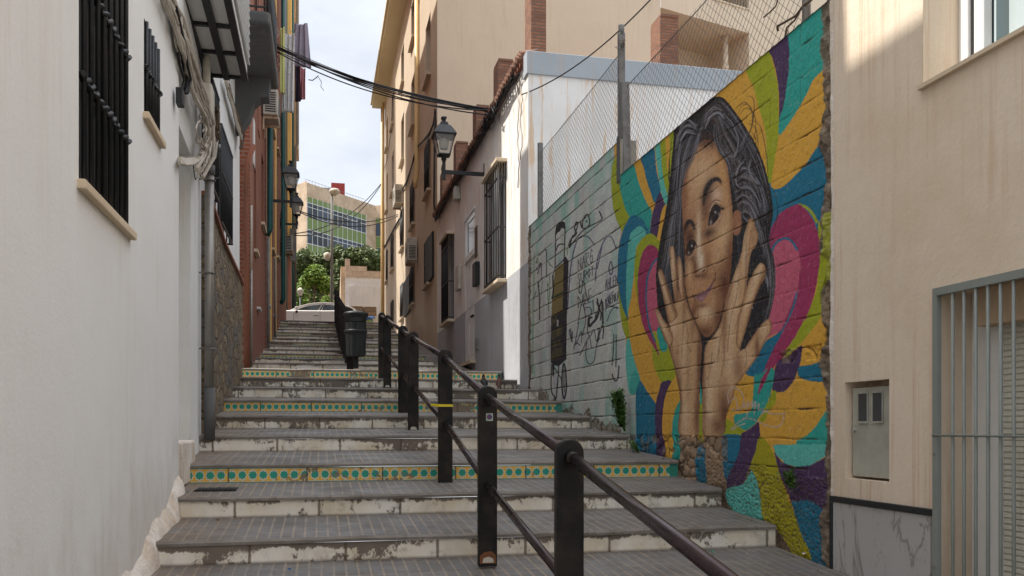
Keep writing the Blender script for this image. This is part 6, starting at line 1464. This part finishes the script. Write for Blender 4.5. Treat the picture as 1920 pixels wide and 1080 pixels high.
strands([(1232, 500), (1234, 540), (1240, 580), (1250, 610)], [(1262, 480), (1262, 520), (1264, 560), (1268, 575)], 40, 8, [(70, 74, 86), (20, 20, 26)], (.5, 1.1), (.3, .6))
strands([(1376, 440), (1382, 480), (1378, 520), (1370, 550)], [(1395, 430), (1392, 460), (1388, 490), (1380, 520)], 30, 9, [(70, 74, 86), (20, 20, 26)], (.5, 1.1), (.3, .6))
for P in ([(1384, 218), (1390, 200), (1402, 196), (1410, 208), (1410, 232), (1400, 262), (1388, 284)], [(1388, 216), (1396, 204), (1408, 206), (1416, 222), (1416, 250), (1404, 280)], [(1398, 180), (1410, 182), (1414, 196), (1412, 226), (1406, 250)], [(1376, 208), (1386, 198), (1398, 192), (1408, 204)], [(1400, 232), (1414, 236), (1420, 256), (1422, 282)], [(1406, 226), (1424, 234), (1432, 262), (1438, 300), (1441, 335)], [(1404, 242), (1416, 258), (1420, 296), (1432, 330)], [(1448, 350), (1456, 372), (1458, 402), (1452, 428), (1441, 452)], [(1282, 250), (1276, 300), (1272, 340)], [(1262, 250), (1255, 300), (1256, 345), (1262, 360)], [(1256, 315), (1253, 330), (1258, 345), (1262, 338)]):
    stroke(P, 1.5, (34, 33, 42), .9, True, .4, True)
blob(1330, 212, 14, 12, (84, 66, 56), .35, 0, hm_)
for P in ([(1372, 332), (1384, 318), (1400, 316), (1414, 328)], [(1375, 346), (1391, 334), (1409, 341), (1424, 360)], [(1379, 362), (1395, 351), (1413, 361), (1428, 386)], [(1377, 378), (1393, 366), (1411, 377), (1424, 404)], [(1386, 353), (1378, 340), (1386, 324)], [(1398, 299), (1386, 312), (1379, 332)], [(1410, 300), (1404, 318), (1413, 338), (1424, 346)], [(1386, 403), (1397, 396), (1409, 410), (1416, 438)], [(1388, 404), (1404, 418), (1410, 446), (1424, 468)], [(1318, 234), (1326, 213), (1341, 203), (1354, 208)], [(1322, 242), (1330, 222), (1346, 212), (1358, 222)], [(1305, 240), (1290, 226), (1276, 240)], [(1306, 244), (1288, 236), (1272, 254), (1268, 280)], [(1304, 250), (1288, 248), (1276, 266)], [(1360, 216), (1374, 234), (1384, 262), (1380, 288)], [(1350, 262), (1360, 284), (1374, 294), (1384, 284)], [(1430, 500), (1438, 530), (1436, 566), (1424, 600)], [(1420, 558), (1428, 564), (1434, 580)], [(1412, 572), (1416, 600), (1419, 616)]):
    r = random.Random(int(P[0][0]*7+P[0][1]))
    stroke([(x+1.5, y+2.5) for x, y in P], 5, (16, 14, 18), .7, True, 1.5)
    for q in range(4): stroke([(x+r.uniform(-2.5, 2.5), y+r.uniform(-3, 3)) for x, y in P], r.uniform(.8, 1.7), r.choice([(168, 170, 180), (140, 140, 150), (120, 108, 102)]), r.uniform(.55, .95), True, .4, True)
# ear, face
fill([(1375, 400), (1383, 394), (1389, 404), (1389, 424), (1385, 438), (1377, 441), (1373, 430)], (164, 112, 82)); blob(1383, 420, 4, 12, (190, 140, 106), .6)
fill(FACE, (200, 150, 106)); fm = maskof(FACE)
blob(1316, 330, 26, 42, (232, 196, 152), .75, 0, fm); blob(1326, 266, 24, 15, (112, 76, 56), .9, 0, fm); blob(1356, 318, 12, 50, (214, 166, 104), .7, 0, fm); blob(1284, 370, 6, 60, (150, 96, 66), .8, 0, fm)
blob(1354, 436, 18, 44, (236, 198, 150), .85, 0, fm); blob(1360, 535, 18, 48, (92, 46, 28), .95, 0, fm); blob(1368, 480, 8, 50, (120, 68, 42), .8, 0, fm); blob(1346, 596, 13, 24, (104, 56, 34), .9, 0, fm); blob(1320, 622, 24, 13, (112, 64, 42), .9, 0, fm)
blob(1327, 360, 11, 26, (84, 50, 46), .9, .25, fm); blob(1322, 392, 8, 26, (104, 62, 50), .8, 0, fm); blob(1342, 402, 14, 24, (150, 104, 80), .75, 0, fm); blob(1329, 437, 14, 10, (70, 40, 36), .9, -.5, fm); blob(1344, 365, 9, 12, (236, 204, 180), .8, 0, fm)
blob(1293, 446, 13, 28, (92, 50, 38), .95, 0, fm); blob(1296, 486, 10, 9, (100, 58, 46), .8, 0, fm); blob(1288, 400, 7, 16, (190, 140, 104), .6, 0, fm)
blob(1310, 450, 4.5, 50, (240, 216, 184), .95, 0, fm); blob(1314, 488, 6, 16, (250, 232, 206), .95, 0, fm); blob(1303, 502, 5, 16, (120, 74, 50), .85, 0, fm); blob(1327, 486, 7, 20, (160, 108, 76), .8, 0, fm); blob(1291, 508, 6, 22, (224, 182, 136), .85, 0, fm); blob(1344, 478, 12, 22, (220, 178, 134), .6, 0, fm)
blob(1317, 517, 12, 7, (120, 72, 50), .85, 0, fm); blob(1322, 588, 13, 14, (236, 206, 168), .9, 0, fm); blob(1316, 573, 9, 4, (112, 66, 46), .8, -.3, fm); blob(1299, 585, 7, 24, (120, 68, 46), .85, .3, fm); blob(1336, 566, 5, 14, (214, 176, 134), .5, 0, fm)
for w0_, a0_ in ((9, .35), (6, .6), (3, .6)): stroke([(1319, 384), (1321, 364), (1327, 348), (1336, 338), (1346, 336), (1351, 342)], [w0_*.3, w0_*.9, w0_, w0_, w0_*.8, w0_*.4], (40, 30, 34), a0_, True, 2.0)
for w0_, a0_ in ((8, .35), (5, .6), (3, .6)): stroke([(1283, 440), (1286, 424), (1292, 415), (1298, 419), (1302, 430)], [w0_*.3, w0_, w0_, w0_*.8, w0_*.4], (40, 30, 34), a0_, True, 2.0)
fill([(1330, 420), (1332, 404), (1337, 391), (1344, 387), (1350, 393), (1349, 403), (1343, 413), (1336, 421)], (40, 28, 30)); blob(1332.5, 417, 2.2, 4, (200, 186, 178), .8); blob(1348, 402, 1.6, 4, (190, 176, 168), .6); blob(1341, 398, 1.6, 2.2, (210, 212, 220), .9)
stroke([(1329, 422), (1331, 402), (1336, 389), (1343, 385), (1350, 390), (1356, 392)], 3.0, (22, 17, 20)); stroke([(1331, 396), (1335, 384), (1342, 378), (1350, 381)], 1.4, (226, 196, 166), .7); stroke([(1330, 390), (1335, 380), (1342, 375), (1350, 377)], 1.4, (78, 48, 44), .8); stroke([(1336, 424), (1344, 416), (1352, 404)], 1.6, (214, 180, 150), .8)
for q in range(8): stroke([(1338+q*2.0, 389+q*.7), (1340+q*2.5, 379+q*1.3)], 1.1, (22, 17, 20), .9, False)
fill([(1287, 476), (1289, 461), (1295, 452), (1302, 456), (1302, 465), (1297, 474), (1291, 480)], (40, 28, 30)); blob(1291, 474, 1.8, 3, (190, 172, 164), .8); blob(1297, 461, 1.4, 2.0, (200, 200, 208), .9); stroke([(1286, 478), (1288, 461), (1294, 451), (1301, 452), (1306, 461)], 2.6, (22, 17, 20)); stroke([(1287, 453), (1292, 444), (1300, 443)], 1.3, (70, 42, 38), .85); stroke([(1291, 483), (1299, 478), (1305, 466)], 1.4, (206, 164, 132), .8)
stroke([(1318, 509), (1321, 506)], 2.6, (60, 38, 34)); stroke([(1304, 517), (1308, 519), (1311, 516)], 1.8, (84, 54, 44)); stroke([(1303, 492), (1302, 504), (1306, 517)], 1.2, (130, 86, 64), .7); stroke([(1325, 500), (1326, 508), (1321, 513)], 1.1, (120, 80, 60), .7)
fill([(1300, 557), (1306, 553), (1312, 549), (1318, 545), (1321, 546), (1328, 538), (1336, 530), (1339, 524), (1334, 541), (1327, 552), (1321, 560), (1315, 566), (1309, 563), (1304, 559)], (160, 114, 120)); stroke([(1300, 556), (1308, 554), (1315, 552), (1322, 550), (1331, 540), (1339, 523)], 1.6, (92, 54, 62), .9); blob(1316, 559, 4, 3, (196, 156, 160), .7, -.4)
stroke([(1298, 552), (1301, 558), (1304, 566)], 1.4, (60, 36, 34), .8); stroke([(1340, 528), (1341, 520), (1340, 512)], 1.3, (84, 50, 40), .8); stroke([(1331, 492), (1338, 502), (1342, 514)], 1.6, (150, 104, 76), .7)
for q in range(28):
    r = random.Random(q); x = 1312+r.uniform(-2, 28); stroke([(x, 245+r.uniform(0, 8)), (x+r.uniform(-3, 4), 260), (x+r.uniform(-6, 8), 270+r.uniform(0, 10))], .9, (74, 50, 44), .6)
strands([(1311, 246), (1304, 268), (1294, 296), (1284, 326), (1279, 360)], [(1313, 250), (1310, 268), (1302, 288), (1292, 312), (1285, 336)], 26, 12, HC, (.6, 1.4))
strands([(1338, 232), (1340, 262), (1350, 288), (1362, 306), (1370, 340)], [(1345, 232), (1350, 262), (1360, 284), (1370, 302), (1376, 330)], 40, 13, HC, (.6, 1.6))
# hands
def edgeshade(m, w_, col, a):
    cols = np.where(m.any(0))[0]
    if not len(cols): return
    c0, c1 = cols[0], cols[-1]+1; mm = m[:, c0:c1]; cov = np.zeros(mm.shape); uu = Ucol[c0:c1]; ks = np.linspace(-w_, w_, 9)
    for k in ks:
        j = np.interp(-(uu+k), -Ucol, np.arange(ny)); cov += m[:, np.clip(np.round(j).astype(int), 0, ny-1)]
    k = (np.clip((1-cov/len(ks))*2, 0, 1)*a*mm)[..., None]; C[:, c0:c1] = C[:, c0:c1]*(1-k)+pc(col)*k
edgeshade(fm, 7, (128, 78, 50), .55)
SK = (210, 168, 124); SHD = (112, 66, 42); LT_ = (240, 212, 176)
def hand(pts):
    fill(pts, SK); q_ = maskof(pts); edgeshade(q_, 5, (132, 80, 50), .85); return q_
FB = [(1269, 488), (1273, 480), (1277, 488), (1282, 515), (1285, 545), (1288, 592), (1276, 592), (1272, 530)]; m_ = hand(FB); blob(1275, 520, 3, 40, LT_, .6, 0, m_); blob(1282, 530, 3, 50, SHD, .8, 0, m_)
FA = [(1255, 468), (1259, 462), (1264, 465), (1269, 500), (1274, 540), (1282, 590), (1270, 590), (1262, 540), (1258, 500)]; m_ = hand(FA); blob(1261, 500, 3, 50, LT_, .7, 0, m_); blob(1270, 530, 3, 60, SHD, .8, 0, m_)
PALM = [(1250, 604), (1251, 588), (1258, 575), (1267, 566), (1276, 560), (1284, 556), (1288, 568), (1292, 581), (1303, 605), (1312, 627), (1315, 650), (1313, 690), (1311, 740), (1311, 814), (1273, 814), (1275, 754), (1271, 722), (1262, 682), (1250, 642), (1245, 624)]; m_ = hand(PALM)
for b in ((1262, 610, 8, 26, LT_, .6), (1280, 660, 8, 50, LT_, .5), (1310, 680, 5, 80, SHD, .8), (1285, 780, 8, 40, LT_, .6), (1306, 780, 5, 50, SHD, .8), (1274, 740, 4, 50, SHD, .7), (1255, 660, 4, 24, SHD, .6), (1290, 700, 4, 60, (184, 148, 112), .6), (1268, 700, 5, 40, SHD, .45), (1298, 612, 5, 26, SHD, .5), (1283, 580, 4, 24, SHD, .5)): blob(*b, 0, m_)
FCc = [(1235, 511), (1239, 504), (1244, 511), (1250, 528), (1257, 552), (1265, 575), (1270, 592), (1256, 606), (1250, 592), (1247, 575), (1243, 555), (1238, 530)]; m_ = hand(FCc); blob(1243, 535, 3, 30, LT_, .7, -.3, m_); blob(1258, 565, 3, 30, SHD, .6, -.3, m_)
FD = [(1228, 582), (1231, 576), (1236, 583), (1245, 601), (1255, 613), (1262, 636), (1256, 650), (1249, 643), (1243, 630), (1235, 607)]; m_ = hand(FD); blob(1240, 606, 4, 24, LT_, .6, -.4, m_); blob(1238, 620, 3, 22, SHD, .7, -.4, m_)
fill([(1246, 602), (1250, 606), (1256, 615), (1252, 598), (1247, 580), (1243, 560), (1238, 545), (1239, 580)], (28, 26, 32))
for P in ([(1255, 614), (1252, 600), (1251, 590)], [(1268, 581), (1266, 572), (1264, 560)], [(1280, 590), (1281, 620), (1278, 650), (1279, 672)], [(1286, 600), (1290, 630), (1288, 645), (1296, 660)], [(1272, 648), (1268, 664)], [(1258, 640), (1262, 662), (1266, 690)]): stroke(P, 1.2, (128, 84, 60), .7)
RH = [(1316, 708), (1317, 680), (1319, 659), (1325, 641), (1337, 630), (1347, 614), (1352, 598), (1357, 572), (1366, 541), (1376, 515), (1384, 492), (1390, 470), (1394, 444), (1400, 420), (1406, 409), (1413, 413), (1416, 426), (1421, 437), (1420, 450), (1416, 460), (1408, 475), (1404, 494), (1400, 540), (1398, 560), (1397, 600), (1392, 650), (1398, 652), (1408, 636), (1424, 613), (1440, 598), (1447, 606), (1446, 621), (1436, 637), (1423, 665), (1413, 680), (1400, 696), (1390, 711), (1380, 726), (1374, 748), (1362, 781), (1356, 814), (1318, 814), (1316, 754)]
m_ = hand(RH)
F2 = [(1393, 563), (1399, 541), (1406, 522), (1418, 501), (1426, 493), (1433, 497), (1436, 508), (1434, 522), (1425, 537), (1415, 563), (1406, 595), (1397, 628), (1388, 655), (1380, 640), (1384, 600)]
for b in ((1396, 470, 5, 40, LT_, .6), (1411, 445, 4, 24, (176, 130, 96), .7), (1380, 545, 5, 50, LT_, .6), (1366, 560, 5, 44, SHD, .4), (1370, 600, 6, 40, LT_, .6), (1358, 610, 5, 60, SHD, .55), (1345, 640, 6, 30, LT_, .5), (1340, 690, 10, 40, LT_, .5), (1368, 680, 12, 40, LT_, .55), (1385, 690, 10, 26, SHD, .55), (1400, 665, 10, 20, LT_, .4), (1420, 655, 5, 30, SHD, .8), (1432, 620, 7, 16, LT_, .4), (1330, 760, 8, 50, LT_, .7), (1358, 770, 12, 40, SHD, .95), (1345, 800, 14, 16, SHD, .8), (1321, 770, 3, 60, SHD, .5), (1318, 680, 3, 40, SHD, .7), (1398, 500, 2.5, 60, SHD, .5)): blob(*b, 0, m_)
m2 = hand(F2); blob(1420, 515, 5, 24, LT_, .6, .4, m2); blob(1405, 560, 5, 40, LT_, .5, .3, m2); blob(1414, 570, 3, 50, SHD, .8, .3, m2); blob(1430, 522, 3, 18, SHD, .6, .4, m2)
fill([(1388, 658), (1392, 640), (1400, 615), (1408, 592), (1417, 562), (1424, 545), (1436, 530), (1440, 560), (1432, 600), (1420, 615), (1407, 634), (1397, 651)], (30, 28, 34)); fill([(1404, 496), (1408, 478), (1416, 464), (1420, 455), (1430, 470), (1426, 488), (1416, 500), (1406, 520), (1401, 536)], (30, 28, 34))
for P in ([(1386, 520), (1380, 560), (1372, 590), (1367, 622), (1364, 660)], [(1393, 563), (1386, 590), (1379, 613)], [(1374, 530), (1362, 575), (1357, 610), (1350, 640), (1344, 680)], [(1408, 432), (1405, 460), (1402, 480)], [(1357, 640), (1358, 670), (1352, 705)], [(1398, 654), (1400, 675), (1397, 690)], [(1386, 656), (1382, 670)], [(1335, 660), (1330, 700), (1324, 712)]): stroke(P, 1.3, (128, 84, 60), .65)
fill([(1313, 626), (1324, 634), (1338, 630), (1326, 641), (1320, 660), (1317, 700), (1315, 744), (1313, 744), (1314, 690), (1316, 655)], (32, 28, 34)); stroke([(1284, 538), (1288, 560), (1294, 582), (1304, 606), (1313, 626)], 1.8, (40, 30, 32), .9); stroke([(1346, 614), (1352, 598), (1358, 570)], 1.6, (60, 38, 34), .7)
fill([(1312, 728), (1316, 742), (1316, 814), (1317, 830), (1310, 830), (1311, 780)], LIM, False); fill([(1312, 715), (1316, 742), (1315, 758), (1312, 758)], TEA, False)
# signature
Sg = lambda L_: [(1300+x*.352, 700+y*.352) for x, y in L_]
for P in ([(190, 160), (182, 110), (205, 80), (240, 85), (266, 125), (262, 170), (236, 198), (205, 190)], [(200, 150), (225, 130), (235, 190)], [(268, 150), (270, 185), (290, 150), (282, 230), (262, 240)], [(295, 175), (312, 150), (312, 180), (330, 150), (322, 215)], [(325, 180), (350, 165), (345, 195), (375, 190), (365, 215), (395, 190)], [(380, 200), (430, 218), (490, 212)], [(200, 300), (235, 265), (280, 240), (330, 250), (380, 275), (440, 285), (470, 265), (480, 225)], [(205, 300), (240, 280), (275, 268)]): stroke(Sg(P), 2.0, (196, 176, 168), .85)
# ---------------------------------------------------------------- relief
CZ, CP, Y0J = .119, .2036, 5.483
kz = (Zg-CZ)/CP; row = np.floor(kz+.0); wob = (vnoise(Yg*2.3, Zg*2.3, 5)-.5)*.016+(vnoise(Yg*14, Zg*14, 15)-.5)*.008
dh = np.abs((Zg+wob-CZ)-np.round((Zg+wob-CZ)/CP)*CP)
off = (np.mod(row+1, 2))*.2037; yj = Yg-Y0J+off+(vnoise(Yg*9, Zg*9, 6)-.5)*.006; dv = np.abs(yj-np.round(yj/.4074)*.4074)
qn = vnoise(Yg*3.1, Zg*.8+row*5.3, 7, 3); qv = (np.sin(row*91.7+np.round(yj/.4074)*47.3)*43758.5) % 1
gh = np.exp(-(dh/.0056)**2)*(.18+.95*np.clip((qn-.50)*5, 0, 1)); gv = np.exp(-(dv/.0040)**2)*(qv > .45)*.7
left = Yg > 8.85
gh = np.where(left, np.exp(-(dh/.0070)**2)*(.45+.5*np.clip((qn-.4)*4, 0, 1)), gh)
gv = gv*np.where(left, .4, 1)
jitZ = vnoise(Yg*3, Zg*3, 8)
zr_ = np.where(Yg < 6.35, np.where(Yg < 5.75, -.34, -.30), -.085)+(vnoise(Yg*5, Zg*0, 9)-.5)*.05
zr_ = np.where(left, -9+Zg*0, zr_); rough = (Zg < zr_)
kk = np.clip(Yg-8.85, 0, 9); baseL = -.02+.145*(Yg-8.85)+(vnoise(Yg*4, Zg*4, 19)-.5)*.36; rough |= left & (Zg < baseL-.02)
edge = (Yg < 5.005+(vnoise(Zg*5, Zg*0+3, 10, 4)-.5)*.17) | (Yg > 12.93+(vnoise(Zg*5, Zg*0+9, 20, 4)-.5)*.14)
patch = (np.abs(Zg-.49) < .045) & (Yg < 5.55) & (vnoise(Yg*8, Zg*8, 11) > .3)
rough |= patch; gh = gh*(~rough); gv = gv*(~rough)
f1, f2, cid = worley(Yg*7.5+vnoise(Yg*9, Zg*9, 12)*1.6, Zg*10+vnoise(Yg*9, Zg*9, 32)*1.4, 3); g1, g2, gc = worley(Yg*48, Zg*48, 4)
disp = -(gh*.013+gv*.008)+(vnoise(Yg*26, Zg*26, 13, 3)-.5)*.005+(vnoise(Yg*1.3, Zg*1.3, 14)-.5)*.012
gran = (Zg < -.28) & (Yg < 6.9) 
st_d = (np.clip((f2-f1)*2.2, 0, 1)*.032-.028+cid*.026+(vnoise(Yg*30, Zg*30, 16)-.5)*.014)
gr_d = (.5-g1)*.016+(vnoise(Yg*12, Zg*12, 17)-.5)*.02
disp = np.where(rough, np.where(gran, gr_d, np.where(left, st_d*.45-.01, st_d*.5-.008)), disp); disp = np.where(edge, -.004+(vnoise(Yg*16, Zg*16, 18, 4)-.5)*.075, disp)
# unpainted crevices, dirt and bare stone (the darkness of deep gaps is put into the colour)
hole = np.clip(gh*2.0-.55, 0, 1)*np.clip((vnoise(Yg*7, Zg*7, 21)-.42)*8, 0, 1); over(np.clip(hole*2.6, 0, .95), (34, 27, 24)); over(np.clip(gh*.3, 0, .22), (130, 106, 80)); over(np.clip((gv-.35)*1.3, 0, .7), (66, 54, 46))
over(np.where(left, np.clip(gh-.45, 0, 1)*1.1*np.clip(.4+(vnoise(Yg*9, Zg*9, 25)-.4)*4, 0, 1), 0), (112, 84, 62))
over(np.where(rough & gran, np.clip((g1-.42)*2.6, 0, .75), 0), (96, 84, 72)); over(np.where(rough & ~gran, np.clip((.16-(f2-f1))*6, 0, .85), 0), (62, 50, 42)); over(np.where(rough & ~gran & (vnoise(Yg*9, Zg*9, 26) > .62), .5, 0), (150, 128, 104))
over(np.where(edge, .96, 0), (132, 116, 98)); over(np.where(edge & (vnoise(Yg*14, Zg*14, 22) > .56), .7, 0), (84, 72, 60)); over(np.where(edge & (Yg < 5) & (np.abs(Zg-1.15) < .22) & (vnoise(Yg*6, Zg*6, 27) > .36), .85, 0), (164, 172, 50)); over(np.where(edge & (Yg < 5) & (vnoise(Yg*30, Zg*30, 28) > .7), .4, 0), (176, 160, 140))
over(np.where(rough & left, .6, 0), (140, 112, 86))
over(np.clip((vnoise(Yg*60, Zg*60, 23, 2)-.66)*3, 0, .22), (60, 54, 50)); over(np.clip((vnoise(Yg*50, Zg*50, 24, 2)-.74)*4, 0, .10), (220, 214, 200))
# ---------------------------------------------------------------- mesh
top = np.where(ycol < 8.86, 2.725, 3.11)+(np.sin(ycol*37)*.006)
bot = np.interp(ycol, [4.8, 5.5, 7.2, 9.8, 13.2], [-1.0, -.95, -.50, -.12, .50])
jt_ = np.minimum(((top-ZLO)/DZ).astype(int), nzr-1); jb_ = np.maximum(((bot-ZLO)/DZ).astype(int), 0)
cellok = np.zeros((nzr-1, ny-1), bool)
for i in range(ny-1): cellok[jb_[i]:min(jt_[i], jt_[i+1]), i] = True
vi = np.arange(nzr*ny).reshape(nzr, ny); q = np.stack([vi[:-1, :-1], vi[1:, :-1], vi[1:, 1:], vi[:-1, 1:]], -1)[cellok]
used = np.unique(q); remap = -np.ones(nzr*ny, int); remap[used] = np.arange(len(used)); q = remap[q]
co = np.stack([(XW-disp.ravel()-9*0)[used]-XW, Yg.ravel()[used]-9, Zg.ravel()[used]], -1).astype(np.float32)
me = bpy.data.meshes.new('painted_face'); me.vertices.add(len(co)); me.vertices.foreach_set('co', co.ravel()); me.loops.add(q.size); me.loops.foreach_set('vertex_index', q.ravel().astype(np.int32)); me.polygons.add(len(q)); me.polygons.foreach_set('loop_start', np.arange(0, q.size, 4, dtype=np.int32)); me.polygons.foreach_set('loop_total', np.full(len(q), 4, np.int32)); me.polygons.foreach_set('use_smooth', np.ones(len(q), bool)); me.update(calc_edges=True)
ca = me.color_attributes.new('paint', 'FLOAT_COLOR', 'POINT'); cc = np.ones((len(used), 4), np.float32); cc[:, :3] = np.clip(C.reshape(-1, 3)[used], 0.004, 1); ca.data.foreach_set('color', cc.ravel())
m = M('painted_blocks'); at_ = m.nt.nodes.new('ShaderNodeAttribute'); at_.attribute_name = 'paint'; p = m.pos(); f = m.noise(p, 120, 2, .6); g_ = m.noise(p, 35, 3, .6)
col = m.mix(f.sm(.4, .8)*.22, S(m, at_.outputs['Color']), lin((40, 36, 34))); me.materials.append(m.fin(col, .82, m.bump(f+g_, .55, .006)))
o = bpy.data.objects.new('painted_face', me); scene.collection.objects.link(o); o.parent = mw; W[o.name] = W[mw.name]
mb = MB(); mb.box(XW+.03, XW+.18, yN, 8.85, -1.2, 2.715); mb.box(XW+.03, XW+.18, 8.853, yF, -1.2, 3.10); mb.face([(XW-.01, yN, 2.716), (XW+.03, yN, 2.716), (XW+.03, 8.85, 2.716), (XW-.01, 8.85, 2.716)]); mb.face([(XW-.01, 8.85, 3.101), (XW+.03, 8.85, 3.101), (XW+.03, yF, 3.101), (XW-.01, yF, 3.101)]); mb.face([(XW-.005, 8.852, 2.6), (XW+.04, 8.852, 2.6), (XW+.04, 8.852, 3.11), (XW-.005, 8.852, 3.11)]); mb.build('block_core', plaster('block_grey', (150, 146, 136), (124, 120, 110), amt=.6, bump=.6), mw)
mb = MB(); yq = yX(1160); mb.box(XW-.012, XW+.06, yq-.045, yq+.045, 2.65, 3.16); mb.build('brick_stub', MT['dkgrey'], mw, bevel=.01)
